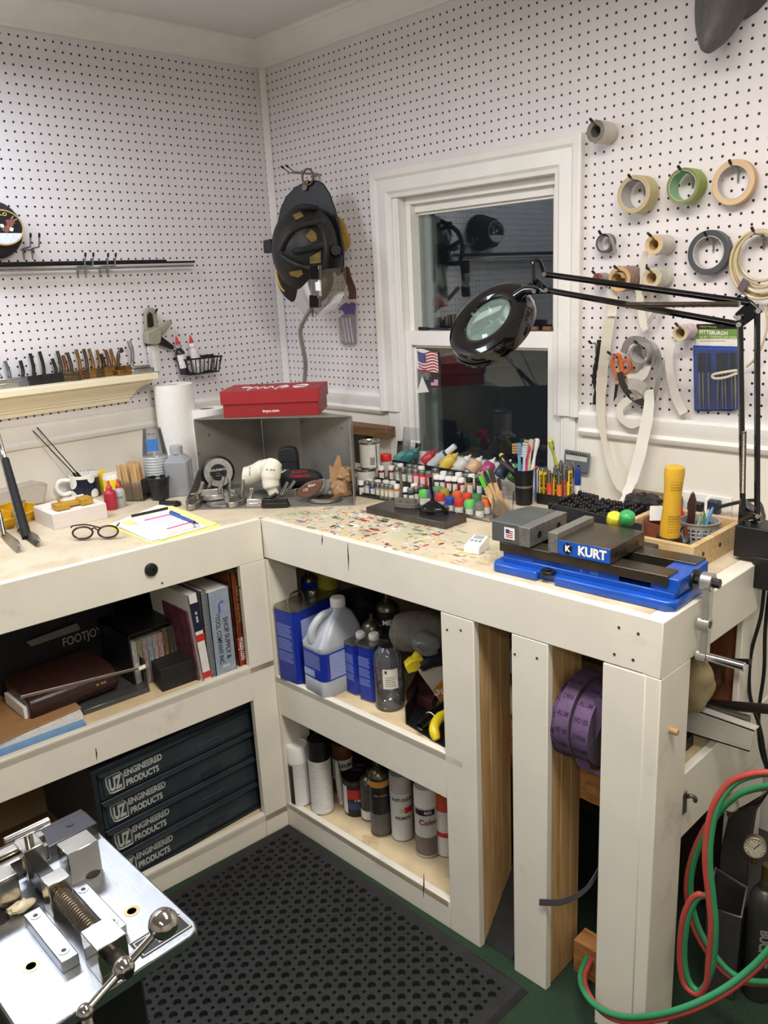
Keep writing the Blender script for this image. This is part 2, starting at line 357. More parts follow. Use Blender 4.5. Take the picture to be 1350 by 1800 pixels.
# ================================================================ BENCH
A0,E0,L0 = V((.7456,-.7019,BT)),V((1.903,-.673,BT)),V((.6971,-1.3877,BT))
uR = (E0 - A0).normalized(); nR = V((uR.y,-uR.x,0)); uL = (L0 - A0).normalized(); nL = V((-uL.y,uL.x,0))
def fR(x,y,off=0): return onP(x,y,A0 + nR * off,nR)
def fL(x,y,off=0): return onP(x,y,A0 + nL * off,nL)
TR = basis((A0.x,A0.y,0),uR,-nR,(0,0,1)); TL = basis((A0.x,A0.y,0),uL,-nL,(0,0,1))    # local: along, back, up
LR = (E0 - A0).length; LL = 2.4
# top: painted board with specks, and a splattered corner
m,nt,N,L,b = nodes('paint spattered bench top')
tc = N.new('ShaderNodeNewGeometry'); P = tc.outputs['Position']
def ramp(src,stops,const=False):
    r = N.new('ShaderNodeValToRGB'); L.new(src,r.inputs[0]); e = r.color_ramp.elements
    if const: r.color_ramp.interpolation = 'CONSTANT'
    while len(e) < len(stops): e.new(.5)
    for q,(p_,c_) in zip(e,stops): q.position = p_; q.color = (*c_,1)
    return r.outputs[0]
def mixc(f,a_,b_):
    x = N.new('ShaderNodeMix'); x.data_type = 'RGBA'; L.new(f,x.inputs[0])
    for s_,i in ((a_,6),(b_,7)):
        if isinstance(s_,tuple): x.inputs[i].default_value = (*s_,1)
        else: L.new(s_,x.inputs[i])
    return x.outputs[2]
def mul(a_,b_):
    n = N.new('ShaderNodeMath'); n.operation = 'MULTIPLY'; L.new(a_,n.inputs[0]); L.new(b_,n.inputs[1]); return n.outputs[0]
nz = N.new('ShaderNodeTexNoise'); nz.inputs['Scale'].default_value = 7; nz.inputs['Detail'].default_value = 7; L.new(P,nz.inputs['Vector'])
col = ramp(nz.outputs['Fac'],[(.3,lin((196,177,148))),(.55,lin((214,199,172))),(.75,lin((180,157,126)))])
def dots(scale,thr,seed,stretch):
    mp = N.new('ShaderNodeMapping'); L.new(P,mp.inputs[0]); mp.inputs['Scale'].default_value = stretch; mp.inputs['Location'].default_value = (seed,seed * .7,0); mp.inputs['Rotation'].default_value = (0,0,seed)
    nw = N.new('ShaderNodeTexNoise'); nw.inputs['Scale'].default_value = 60; L.new(mp.outputs[0],nw.inputs['Vector'])
    ad = N.new('ShaderNodeMix'); ad.data_type = 'RGBA'; ad.blend_type = 'ADD'; ad.inputs[0].default_value = .012; L.new(mp.outputs[0],ad.inputs[6]); L.new(nw.outputs['Color'],ad.inputs[7])
    vo = N.new('ShaderNodeTexVoronoi'); vo.inputs['Scale'].default_value = scale; L.new(ad.outputs[2],vo.inputs['Vector'])
    msk = ramp(vo.outputs['Distance'],[(thr,(1,1,1)),(thr + .03,(0,0,0))])
    sp = N.new('ShaderNodeSeparateColor'); L.new(vo.outputs['Color'],sp.inputs[0]); return msk,sp.outputs
dc = N.new('ShaderNodeVectorMath'); dc.operation = 'DISTANCE'; L.new(P,dc.inputs[0]); dc.inputs[1].default_value = (1.12,-.62,BT)
mp = N.new('ShaderNodeMapping'); mp.inputs['Location'].default_value = (1.10 * -1,.585,-BT); mp.inputs['Rotation'].default_value = (0,0,.05); mp.inputs['Scale'].default_value = (1,2.6,1); L.new(P,mp.inputs[0])
# distance from the splatter's centre, flattened along the bench
vm = N.new('ShaderNodeVectorMath'); vm.operation = 'SUBTRACT'; L.new(P,vm.inputs[0]); vm.inputs[1].default_value = (1.10,-.575,BT)
v2 = N.new('ShaderNodeVectorMath'); v2.operation = 'MULTIPLY'; L.new(vm.outputs[0],v2.inputs[0]); v2.inputs[1].default_value = (1,2.3,0)
v3 = N.new('ShaderNodeVectorMath'); v3.operation = 'LENGTH'; L.new(v2.outputs[0],v3.inputs[0])
PAL = [(0,lin((190,40,36))),(.13,lin((30,30,34))),(.26,lin((225,190,60))),(.40,lin((40,70,140))),(.52,lin((60,130,80))),(.66,lin((235,232,225))),(.78,lin((120,40,40))),(.90,lin((90,150,150)))]
nzr = N.new('ShaderNodeTexNoise'); nzr.inputs['Scale'].default_value = 11; nzr.inputs['Detail'].default_value = 3; L.new(P,nzr.inputs['Vector'])
region = mul(ramp(v3.outputs['Value'],[(.22,(1,1,1)),(.44,(0,0,0))]),ramp(nzr.outputs['Fac'],[(.38,(0,0,0)),(.50,(1,1,1))]))
for sc_,thr,sd,st,dens in ((15,.28,1.3,(1,2.6,1),.58),(28,.30,4.1,(2.4,1,1),.62),(60,.30,7.7,(1,1.8,1),.62),(20,.26,9.2,(1,3.6,1),.58)):
    mk,o = dots(sc_,thr,sd,st); keep = ramp(o['Green'],[(0,(1,1,1)),(dens,(0,0,0))],True)
    col = mixc(mul(mul(mk,keep),region),col,ramp(o['Red'],PAL,True))
gw = ramp(v3.outputs['Value'],[(.30,(.35,.35,.35)),(.46,(0,0,0))]); nz3 = N.new('ShaderNodeTexNoise'); nz3.inputs['Scale'].default_value = 9; L.new(P,nz3.inputs['Vector'])
col = mixc(mul(gw,ramp(nz3.outputs['Fac'],[(.5,(0,0,0)),(.62,(1,1,1))])),col,lin((170,190,150)))
mk,o = dots(55,.13,3.0,(1,3,1)); col = mixc(mul(mk,ramp(o['Green'],[(0,(.8,.8,.8)),(.22,(0,0,0))],True)),col,lin((70,55,42)))
L.new(col,b.inputs['Base Color']); b.inputs['Roughness'].default_value = .5
TOPM = m
WB = thing('workbench','L-shaped cream painted wooden workbench running along both walls under the pegboard','workbench',(A0.x,A0.y,0))
def bx(T,u0,u1,d0,d1,z0,z1,g=None):
    g = g or G(); g.bb((u0,d0,z0),(u1,d1,z1),T); return g
g = G()
Lend = A0 + uL * LL
IB = .019; A1_ = A0 - nR * IB - nL * IB; E1_ = E0 - nR * IB - V((.02,0,0)); L1_ = Lend - nL * IB
poly = [(.003,-.003),(E1_.x,-.003),(E1_.x,E1_.y),(A1_.x,A1_.y),(L1_.x,L1_.y),(.003,L1_.y)]
g.prism(poly[::-1],.022,z0=BT - .022); link('bench_top',g,TOPM,WB,bev=.002)
ap = bx(TR,-.0,LR,-.0,.019,.870,BT); link('apron',ap,BENCH,WB,bev=.002)
ap = bx(TL,.0,LL,-.0,.019,.864,BT); link('apron',ap,BENCH,WB,bev=.002)
g = G(); g.bb((E0.x - .02,-.10,.868),(E0.x + .018,E0.y + .0,BT - .0006)); link('apron',g,BENCH,WB,bev=.002)      # end board
def uOf(p): return (p - A0).dot(uR)
def uLf(p): return (p - A0).dot(uL)
# right run: post, slats, rails
def board(name,u0,u1,z0,z1,T=TR,d0=0,d1=.019,mat=BENCH): return link(name,bx(T,u0,u1,d0,d1,z0,z1),mat,WB,bev=.0015)
s1a,s1b = uOf(fR(778,1080)) - .006,uOf(fR(832,1095)); s2a,s2b = uOf(fR(899,1115)),uOf(fR(963,1135)); pa,pb = uOf(fR(1060,1165)),LR + .018
board('slat',s1a,s1b,0,.869); board('slat',s2a,s2b,0,.869)
STUD = wood('raw pine stud',(206,170,118),(176,136,86),(9,9,.8),4)
for ua,ub in ((s1a,s1b),(s2a,s2b)):
    for k in range(3):
        link('stud',bx(TR,ub - .016 - .0,ub - .003,.019 + .040 * k,.0588 + .040 * k,0,.94),STUD,WB,bev=.003)
# corner post with a bare edge strip
link('post',bx(TR,pa,LR - .012,-.001,.019,0,.868),BENCH,WB,bev=.002)
g = G(); g.bb((E0.x - .013,E0.y,0),(E0.x + .018,E0.y + .118,.868)); link('post',g,BENCH,WB,bev=.002)
board('mid_rail',.0,s1a,.383,.507); board('bottom_rail',.0,s1a,0,.082)
# left run
board('stile',.0,.079,0,.864,TL); board('mid_rail',.079,LL,.456,.562,TL); board('bottom_rail',.079,LL,0,.078,TL); board('stile',1.36,1.46,0,.864,TL)
# inner panels: end of the left carcass seen in the right cubby
link('side_panel',bx(TR,-.03,.012,.0005,.100,0,.864),BENCH,WB,bev=.001)
RAWB = M('stained shelf board',(214,192,152),.6,var=.12,scale=12,dirt=(110,84,58),dirtamt=.6)
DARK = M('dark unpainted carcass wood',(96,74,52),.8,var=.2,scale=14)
g = G(); g.bb((.0,.0,.487),(s1a + .05,.64,.503),TR); link('shelf_board',g,RAWB,WB)
g = G(); g.bb((.0,.0,.062),(1.10 - .46,.66,.078),TR); link('shelf_board',g,RAWB,WB)
g = G(); g.bb((.0,.0,.540),(LL,.69,.556),TL); link('shelf_board',g,RAWB,WB)
g = G(); g.bb((.0,.0,.052),(LL,.69,.070),TL); link('shelf_board',g,RAWB,WB)
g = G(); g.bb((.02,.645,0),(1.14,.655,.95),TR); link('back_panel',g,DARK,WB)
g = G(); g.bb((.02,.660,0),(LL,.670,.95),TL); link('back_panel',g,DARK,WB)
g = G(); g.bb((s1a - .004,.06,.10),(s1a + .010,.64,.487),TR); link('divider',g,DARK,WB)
# bench end: lower board, back leg, brown panel, shelf
link('end_rail',G().bb((E0.x - .006,-.10,.455),(E0.x + .012,E0.y + .110,.606)),BENCH,WB,bev=.002)
g = G(); g.bb((1.62,-.56,.580),(E0.x - .008,-.20,.598)); link('shelf_board',g,RAWB,WB)
g = G(); g.bb((E0.x - .006,-.29,0),(E0.x + .008,-.10,.867)); link('back_leg',g,BENCH,WB,bev=.002)
BRN = wood('reddish brown plywood',(150,92,58),(116,66,40),(12,12,1),4)
g = G(); g.bb((1.66,-.262,.60),(E0.x - .008,-.250,.95)); link('inner_panel',g,BRN,WB)
# screw heads and dowel
KN = one('dowel_peg',G().cyl(onP(1178,1283,(E0.x + .018,0,0),(1,0,0)) - V((.02,0,0)),onP(1178,1283,(E0.x + .018,0,0),(1,0,0)) + V((.016,0,0)),.0065),wood('dowel wood',(206,168,116),(180,140,90)),'short wooden dowel peg sticking out of the white corner post','peg',bev=.001)
p = fL(265,1001,.0); T = basis(p,uL * -1,(0,0,1))
g = G(); g.lathe([(.017,0),(.017,.006),(.015,.009),(.006,.010),(.005,.006)],24,T)
one('lock_button',g,M('black rubber knob',(28,27,28),.5),'round black bumper knob screwed to the front of the left bench apron','knob',p)

NAIL = M('dark nail head',(90,80,68),.5,.5); CRK = M('dark crack',(40,30,22),.9)
for px,py in ((1088,1103),(1122,1114),(1080,1150),(1113,1160),(1091,1226),(1110,1210),(786,1107),(810,1108),(944,1157),(905,1150),(1085,1450),(1098,1508),(1064,1602),(1072,1715)): p = fR(px,py); link('nail_head',G().cyl(p - nR * .001,p + nR * .0008,.0030,n=8),NAIL,WB)
for px,py in ((421,1033),(285,1025)): p = fL(px,py); link('nail_head',G().cyl(p - nL * .001,p + nL * .0008,.0030,n=8),NAIL,WB)
for a,b_,f_,n_ in (((611,955),(613,1003),fR,nR),((566,940),(566,958),fR,nR),((168,1314),(170,1336),fL,nL),((702,1575),(705,1582),fR,nR),((745,1535),(744,1578),fR,nR)): link('crack',G().tube([f_(*a),f_((a[0] + b_[0]) / 2 + .6,(a[1] + b_[1]) / 2),f_(*b_)],[.0006,.0018,.0005],5),CRK,WB)
# ================================================================ COMMON MATERIALS
STEEL = M('brushed steel',(176,174,170),.32,1,var=.12,scale=60)
CHROME = M('polished chrome',(205,205,205),.10,1,var=.03,scale=20)
DSTEEL = M('dark gunmetal',(62,60,58),.38,.85,var=.2,scale=40)
BLACK = M('satin black',(22,22,23),.4,var=.2,scale=40)
GLOSSB = M('glossy black enamel',(10,10,12),.08,var=.2,scale=20,coat=.5)
RUBBER = M('black rubber',(26,26,26),.75,var=.2,scale=50)
BRASS = M('aged bronze',(150,112,62),.35,.9,var=.3,scale=60)
COPPER = M('copper patina',(138,88,62),.38,.9,var=.35,scale=60)
BRONZEG = M('dark bronze',(92,78,58),.4,.85,var=.3,scale=60)
ZINC = M('zinc plated wire',(150,158,160),.35,.9,var=.1)
WHITEP = M('white plastic',(236,234,228),.4,var=.02)
CLEARP = clear('clear plastic',(214,216,214),.05)
PAPER = M('white paper',(240,238,232),.8,var=.03,scale=12)
def putter(name,P,E_,top,bend,mat,label,group,hr=.0062,bt=.020,bh=.028):
    """a golf putter head: blade from heel P to toe E_ on a surface, hosel rising to top"""
    P,E_,top = V(P),V(E_),V(top); d = (E_ - P); L_ = max(d.length,.05); d.normalize(); z = V((0,0,1)); n = z.cross(d)
    t = thing(name,label,'putter head',P,group=group)
    T = basis(P,d,n,z); g = G(T)
    # blade: plan outline with a flange behind, soled and topped
    o = [(-.012,-bt / 2),(L_ * .5,-bt * .55),(L_,-bt * .42),(L_ + .006,0),(L_,bt * .5),(L_ * .78,bt * .9),(L_ * .5,bt * 1.05),(L_ * .2,bt * .9),(-.012,bt * .45)]
    g.prism(o,bh * .55)
    o2 = [(-.010,-bt / 2),(L_ - .002,-bt * .42),(L_ + .002,-bt * .1),(-.010,-bt * .05)]
    g.prism(o2,bh,z0=.001)
    head = link('head',g,mat,t,bev=.0018)
    h = G(); a = P + z * bh * .8; m = a.lerp(top,.45) + V(bend)
    h.tube(smooth_path([a - z * .006,a + z * .008,m,top],5),hr,10); link('hosel',h,mat,t)
    return t
def peghook(p,out,axis,label,up_=.012,n=1,gap=.0254,name='pegboard_hook',group=None,cap=True):
    """wire pegboard hook: p = wall point, out = outward reach, axis = wall normal"""
    p = V(p); ax = V(axis); s_ = ax.cross(V((0,0,1)))
    t = thing(name,label,'hook',p,group=group); w_ = G(); r = .0024
    for k in range(n):
        q = p + s_ * gap * (k - (n - 1) / 2)
        w_.tube([q + V((0,0,-.028)) + ax * .004,q + V((0,0,-.002)) + ax * .004,q + ax * .008 + V((0,0,.003)),q + ax * out * .8 + V((0,0,.004)),q + ax * out + V((0,0,up_))],r,6)
    if n > 1: w_.tube([p + ax * .006 - s_ * gap * .75,p + ax * .006 + s_ * gap * .75],r,6)
    link('wire',w_,ZINC,t)
    if cap:
        for k in range(n):
            q = p + s_ * gap * (k - (n - 1) / 2) + ax * out + V((0,0,up_)); d = (ax * .2 * out + V((0,0,up_ - .004))).normalized()
            link('tip',G().cyl(q - d * .006,q + d * .005,.0034,n=8),BLACK,t)
    return t
LX = (1,0,0); RY = (0,-1,0)
# ================================================================ LEFT WALL
p = onL(5,400,.11); r = sz(p,36)
cap = thing('baseball_cap','black baseball cap with a round space mission patch hung on the left wall','cap',V((.004,p.y - .03,p.z - .06)))
FELT = M('black wool cap cloth',(36,34,38),.9,var=.15,scale=80,bump=.3)
g = G(); c0 = onL(-15,404,.012); rc = sz(c0,50); g.lathe([(rc * cos(a),.095 * sin(a)) for a in [i * pi / 20 for i in range(10)]] + [(.001,.095)],24,basis(c0,(0,1,0),(0,0,1),(1,0,0)))
link('crown',g,FELT,cap)
g = G(); g.prism([(-.07,0),(-.06,-.05),(-.03,-.08),(.03,-.08),(.06,-.05),(.07,0)],.003,basis(c0 + V((.02,-.06,0)),(0,0,1),(0,1,0),(1,0,0))); link('bill',g,FELT,cap)
T = basis(p,(0,1,0),(0,0,1),(1,0,0)) @ Matrix.Diagonal((1,.82,1,1))
pt = link('patch',G().lathe([(r,-.004),(r,.002),(0,.002)],40,T),M('patch black',(20,20,26),.8,scale=80),cap)
g = G(); g.lathe([(r * .93,.002),(r * .95,.004),(r,.004),(r * 1.03,0)],40,T,caps=False); link('gold_rim',g,M('patch gold thread',(186,158,96),.7,scale=120),pt)
PW = M('patch white thread',(214,220,228),.8,scale=120,dirt=(60,80,120),dirtamt=.6); g = G()
g.add([(r * .93 * cos(a),r * .93 * sin(a),.0026) for a in [R_(200 + 140 * i / 16) for i in range(17)]],[tuple(range(17))],T); link('moon_ground',g,PW,pt)
g = G(); 
for k,ch in enumerate('APOLLO 11'):
    a = R_(150 - 14.5 * k); g.text(ch,r * .27,T @ TM((r * .76 * cos(a),r * .76 * sin(a),.0024),(0,0,a - pi / 2)),bold=.02)
link('lettering',g,M('patch yellow thread',(220,196,110),.8,scale=90),pt)
g = G(); g.add([(x * r,y * r,.003) for x,y in ((-.1,-.1),(.08,.02),(.2,.18),(.16,.42),(.30,.45),(.55,.50),(.66,.40),(.58,.32),(.62,.24),(.50,.20),(.50,.1),(.36,.0),(.30,-.2),(.1,-.3))],[tuple(range(14))],T)
link('eagle',g,M('patch brown thread',(132,84,66),.8,var=.3,scale=120),pt)
g = G(); g.add([(x * r,y * r,.0034) for x,y in ((-.12,.0),(.02,-.02),(.06,.12),(-.02,.2),(-.14,.18))],[tuple(range(5))],T); g.add([(x * r,y * r,.0034) for x,y in ((.28,-.2),(.44,-.22),(.5,-.04),(.36,.02),(.3,-.04))],[tuple(range(5))],T); link('eagle_head',g,M('patch pale thread',(222,224,226),.8),pt)
peghook(onL(47,439,0),.075,LX,'double hook under the cap patch, bent up with black tips',.036,2)
peghook(onL(141,471,0),.075,LX,'left double hook holding the thin steel rods',.036,2)
peghook(onL(180,471,0),.075,LX,'right double hook holding the thin steel rods',.036,2)
a = onL(342,459,.030)
def rod(q,z,x,r,mat,lab): 
    e = onL(q[0],q[1],x); one('steel_rod',G().cyl(e,V((x,-1.75,e.z + z)),r,n=10),mat,lab,'rod',e,group='rods on the left wall hooks')
rod((342,460),0,.022,.0036,DSTEEL,'longest dark steel rod lying on the left wall hooks, next to the wall')
rod((292,458.5),.003,.036,.0044,M('blackened tube',(46,46,46),.4,.6),'thick blackened rod in the middle of the left wall hooks, ending shortest')
rod((340,467),-.002,.034,.0036,STEEL,'bright thin steel rod lying lowest on the left wall hooks')
# moulded ledge
yE = onL(278,657,.1).y; ZS = 1.347
SHELFP = M('ivory shelf paint',(240,228,196),.35,var=.03,scale=8)
sh = thing('ledge_shelf','ivory moulded ledge shelf of putter heads on the left wall','shelf',(0,yE,ZS - .08))
g = G(); g.bb((.001,yE,ZS - .020),(.102,-1.75,ZS)); link('top_board',g,SHELFP,sh,bev=.002)
prof = [(0,ZS - .020),(.082,ZS - .020),(.082,ZS - .030),(.074,ZS - .034),(.050,ZS - .044),(.034,ZS - .058),(.030,ZS - .066),(.024,ZS - .068),(.024,ZS - .074),(.016,ZS - .078),(.014,ZS - .090),(0,ZS - .090)]
k = len(prof); g = G(); vs = [(d + .001,yE - .014 - (.082 - d) * .8,z) for d,z in prof] + [(d + .001,-1.75,z) for d,z in prof]
g.add(vs,[(k + i,k + (i + 1) % k,(i + 1) % k,i) for i in range(k)] + [tuple(range(k)),tuple(range(k,2 * k))[::-1]]); link('moulding',g,SHELFP,sh,ang=25)
SILV = M('blued steel',(120,126,138),.35,.9,var=.3,scale=50)
heads = [((-8,800),(10,905),(100,878),STEEL,'bright steel blade putter head at the left end of the ledge shelf'),
 ((38,695),(78,838),(178,880),SILV,'bluish mottled putter head second on the ledge shelf, its hosel stained'),
 ((160,692),(186,842),(228,870),BLACK,'black putter head with a short knobbed hosel, left of the two tall black ones'),
 ((237,635),(272,824),(325,850),BLACK,'black putter head with a tall hosel and dark wide body, left of its twin'),
 ((312,620),(352,812),(408,838),BLACK,'black putter head with the tallest black hosel on the ledge shelf'),
 ((412,676),(446,800),(515,830),BLACK,'black putter head with a short stub hosel beside the first bronze ones'),
 ((452,615),(488,800),(560,845),BRONZEG,'bronze putter head with a pale tipped hosel, first of the bronze row'),
 ((496,650),(528,795),(590,830),COPPER,'copper tinted putter head with a short hosel, second of the bronze row'),
 ((531,628),(572,790),(640,825),BRONZEG,'dark bronze putter head third in the bronze row'),
 ((600,604),(640,782),(700,815),BRASS,'brassy putter head with a tall straight hosel, fourth in the bronze row'),
 ((660,600),(694,778),(745,812),BRONZEG,'dark bronze putter head fifth in the bronze row'),
 ((703,598),(742,768),(800,800),BRASS,'golden bronze putter head sixth in the bronze row'),
 ((766,608),(798,760),(860,795),BRASS,'brass putter head seventh in the bronze row'),
 ((800,638),(822,748),(880,790),M('green black patina',(50,60,50),.45,.7,var=.3),'greenish black putter head with a short hosel among the bronze ones'),
 ((833,608),(868,750),(920,785),COPPER,'copper red putter head ninth in the bronze row'),
 ((872,600),(903,745),(965,775),BRASS,'brass putter head with a mottled hosel, left of the crooked one')]
for hp,bp_,ep,mt,lab in heads:
    q = lambda u: (u[0] / 4.5,480 + u[1] / 4.5)
    Pb = onZ(*q(bp_),ZS + .004); Eb = onZ(*q(ep),ZS + .004); Pb.z = Eb.z = ZS
    Pb.x = min(max(Pb.x,.026),.08); Pb.y = onL(*q(bp_),Pb.x).y; Eb.x = min(max(Eb.x,.03),.085); Eb.y = max(Eb.y,Pb.y + .035)
    tp = onL(*q(hp),Pb.x - .006)
    putter('putter_head',Pb,Eb,tp,(0,.003,0),mt,lab,'putter heads on the ledge shelf',hr=.0052)
q = lambda x,y: (x / 4.5,480 + y / 4.5)
Pb = V((.045,onL(*q(945,745),.045).y,ZS)); a1 = onL(*q(935,740),.045); a2 = onL(*q(935,640),.045); a3 = onL(*q(968,618),.045); a4 = onL(*q(955,592),.045)
t = thing('putter_head','bronze putter head with a crooked plumber neck hosel on the ledge shelf','putter head',Pb,group='putter heads on the ledge shelf')
g = G(basis(Pb,(0,1,0),(-1,0,0),(0,0,1))); g.prism([(-.015,-.02),(.06,-.016),(.066,0),(.05,.014),(-.015,.010)],.018); link('head',g,BRASS,t,bev=.002)
link('hosel',G().tube(smooth_path([a1 - V((0,0,.01)),a1,a2,a2.lerp(a3,.5) + V((0,0,.004)),a3,a4],4),.0052,8),BRONZEG,t)
Pb = V((.05,onL(*q(1042,760),.05).y,ZS)); t = thing('putter_head','big silver mallet putter head with a curved hosel, rightmost on the ledge shelf','putter head',Pb,group='putter heads on the ledge shelf')
g = G(basis(Pb,(0,1,0),(-1,0,0),(0,0,1))); g.prism([(-.012,-.026),(.05,-.03),(.072,-.016),(.074,.006),(.05,.03),(.0,.03),(-.014,.01)],.016); g.prism([(-.008,-.022),(.046,-.024),(.062,-.012),(.05,.018),(.0,.018)],.009,z0=.016); link('head',g,STEEL,t,bev=.003)
link('hosel',G().tube(smooth_path([Pb + V((0,0,.02)),onL(*q(1048,690),.05),onL(*q(1045,620),.05),onL(*q(1018,535),.045)],5),[.005] * 5 + [.0062] * 6 + [.0072] * 5,10),STEEL,t)
# sliding bar clamp on its hook
yy = onL(268,600,.03); K = lambda x,y,d=.03: onL(x,y,d)
cl = thing('bar_clamp','grey green trigger bar clamp with a black lever hanging beside the ledge shelf','clamp',yy)
GG = M('grey green plastic',(150,148,128),.5,var=.05); 
def flat(g,px,d,th):
    g_ = [K(x,y,d) for x,y in px]; k = len(g_); a = [(p_.x,p_.y,p_.z) for p_ in g_] + [(p_.x + th,p_.y,p_.z) for p_ in g_]
    ar = sum((g_[i - 1].y * g_[i].z - g_[i].y * g_[i - 1].z) for i in range(k)); fs = [tuple(range(k))[::-1],tuple(range(k,2 * k))] + [(i,(i + 1) % k,k + (i + 1) % k,k + i) for i in range(k)]
    g.add(a,fs if ar > 0 else [f[::-1] for f in fs]); return g
link('bar',flat(G(),[(258,606),(277,606),(281,652),(262,654)],.018,.006),M('frosted bar',(214,212,206),.35,var=.2,scale=80,stretch=(1,1,.1)),cl,bev=.001)
link('jaw',flat(G(),[(253,584),(251,548),(256,541),(266,541),(272,547),(274,578)],.012,.016),GG,cl,bev=.003)
link('body',flat(G(),[(250,584),(272,574),(277,580),(275,602),(268,606),(252,605)],.008,.032),GG,cl,bev=.004)
link('handle',flat(G(),[(273,576),(294,562),(300,567),(279,590),(273,592)],.016,.018),GG,cl,bev=.004)
link('lever',flat(G(),[(274,590),(282,592),(303,608),(302,614),(298,614),(276,605),(254,608),(253,603)],.014,.014),BLACK,cl,bev=.003)
link('slot',flat(G(),[(259,575),(258,553),(263,548),(268,553),(270,573),(264,576)],.027,.002),DSTEEL,cl)
peghook(K(264,552,0),.045,LX,'small bent hook carrying the grey green bar clamp',.012)
# wire basket with two glue bottles
a,b_ = onL(303,634,.004),onL(381,626,.004); zt = (a.z + b_.z) / 2 + .004; y0,y1 = a.y + .012,b_.y - .025; D = .075; H = .052
bk = thing('wire_basket','small black wire basket holding two bottles on the left pegboard','basket',(0,(y0 + y1) / 2,zt - H))
g = G(); f_ = .012
for zz,ins,x1,r in ((zt,0,D,.0032),(zt - H,f_,D - f_,.0026)):
    g.tube([(.006,y0 + ins,zz),(x1,y0 + ins,zz),(x1,y1 - ins,zz),(.006,y1 - ins,zz)],r,6,closed=True)
link('rim',g,BLACK,bk); g = G()
for k in range(9):
    u = k / 8; g.tube([(D,y0 + (y1 - y0) * u,zt),(D - f_,y0 + f_ + (y1 - y0 - 2 * f_) * u,zt - H),(.006,y0 + f_ + (y1 - y0 - 2 * f_) * u,zt - H)],.0019,6)
for k in range(4):
    x_ = .012 + .018 * k
    for yy_,s_ in ((y0,1),(y1,-1)): g.tube([(x_,yy_,zt),(x_,yy_ + s_ * f_,zt - H)],.0019,6)
for xx in (.02,.04): g.tube([(xx,y0 + f_,zt - H),(xx,y1 - f_,zt - H)],.0019,6)
g.tube([(.004,y0 - .008,zt + .002),(.004,y1 + .010,zt + .002)],.0028,6); link('wires',g,BLACK,bk)
def gluebottle(px,tip,matb,matc,label,lean):
    P = V((.040,onL(px,648,.04).y,zt - H + .003)); h = .085; r = .0165
    t = thing('glue_bottle',label,'bottle',P,(lean,0,0),group='glue bottles in the wire basket')
    link('body',G().lathe([(r * .9,0),(r,.003),(r,h * .86),(r * .7,h * .98),(r * .55,h),(r * .55,h + .006)],20),matb,t,world=0)
    link('label',G().patch(-.021,.021,.022,h * .80,basis((r,0,0),(0,1,0),(0,0,1),(1,0,0)),bend=r,lift=.0004),M('bottle label paper',(222,218,216),.6,var=.12,scale=120),t,world=0)
    link('cap',G().lathe([(r * .68,h + .005),(r * .68,h + .015),(r * .3,h + .018)],16),matc,t,world=0)
    link('nozzle',G().lathe([(r * .45,h + .018),(r * .30,h + .030),(r * .12,h + .044)],12),M('red nozzle',(200,40,40),.4),t,world=0)
gluebottle(324,0,M('black dye',(38,36,42),.3),M('grey cap',(150,150,160),.4),'red tipped bottle of black liquid at the left in the wire basket',R_(8))
gluebottle(349,0,M('cloudy bottle',(210,204,196),.35,var=.05),WHITEP,'red tipped clear bottle at the right in the wire basket',R_(9))
# ================================================================ LEFT BENCH
q = lambda x,y: onZ(x / 3,680 + y / 3,BT)             # pixels of a three times enlarged crop
TOW = M('paper towel',(244,241,234),.9,var=.02,scale=60,bump=.5,bscale=120)
def roll(name,P,r,h,label,hole=.3):
    t = thing(name,label,'paper roll',P)
    link('paper',G().lathe([(r * hole,0),(r,0),(r,h),(r * hole,h),(r * hole,0)],32,caps=False),TOW,t,world=0)
    link('core',G().lathe([(r * hole * .97,.002),(r * hole * .97,h - .002),(r * hole * .8,h - .002),(r * hole * .8,.002),(r * hole * .97,.002)],24,caps=False),M('cardboard core',(150,118,92),.9),t,world=0)
P = V((.090,onZ(322,832,BT).y - .01,BT)); P = onP(322,832,P,(1,0,0)); P.z = BT
roll('paper_towel_roll',P,sz(P,33),hz(P,320,674),'tall white paper towel roll standing against the left wall')
P2 = V((.235,-.38,BT)); P2 = onP(372,800,P2,(.7,-.7,0)); P2.z = BT; roll('paper_roll',P2,sz(P2,30),hz(P2,372,717),'shorter white paper roll half hidden behind the steel tray',.45)
# grey plastic bottle
P = onZ(319,868,BT); h = hz(P,318,783); r = sz(P,21)
t = thing('plastic_bottle','grey translucent square bottle standing left of the steel tray','bottle',P,(0,0,R_(48)))
GP = M('grey cloudy plastic',(150,152,156),.35,var=.06,scale=10,trans=.0)
g = G(); o = [(r * .8,-r),(r,-r * .8),(r,r * .8),(r * .8,r),(-r * .8,r),(-r,r * .8),(-r,-r * .8),(-r * .8,-r)]
vs = []; 
for s_,z in ((.95,0),(1,.005),(1,h * .70),(.55,h * .82),(.42,h * .83),(.42,h * .86)): vs += [(x * s_,y * s_,z) for x,y in o]
g.add(vs,[(j * 8 + i,j * 8 + (i + 1) % 8,j * 8 + 8 + (i + 1) % 8,j * 8 + 8 + i) for j in range(5) for i in range(8)] + [tuple(range(8))[::-1],tuple(range(40,48))]); link('body',g,GP,t,world=0,bev=.002)
link('cap',G().lathe([(r * .5,h * .845),(r * .52,h * .85),(r * .52,h),(r * .45,h * 1.01)],20),M('grey screw cap',(168,168,170),.5),t,world=0)
link('sight_strip',G().box((r * 1.0,-r * .1,h * .36),(.002,r * .4,h * .62)),M('pale strip',(184,186,188),.4),t,world=0)
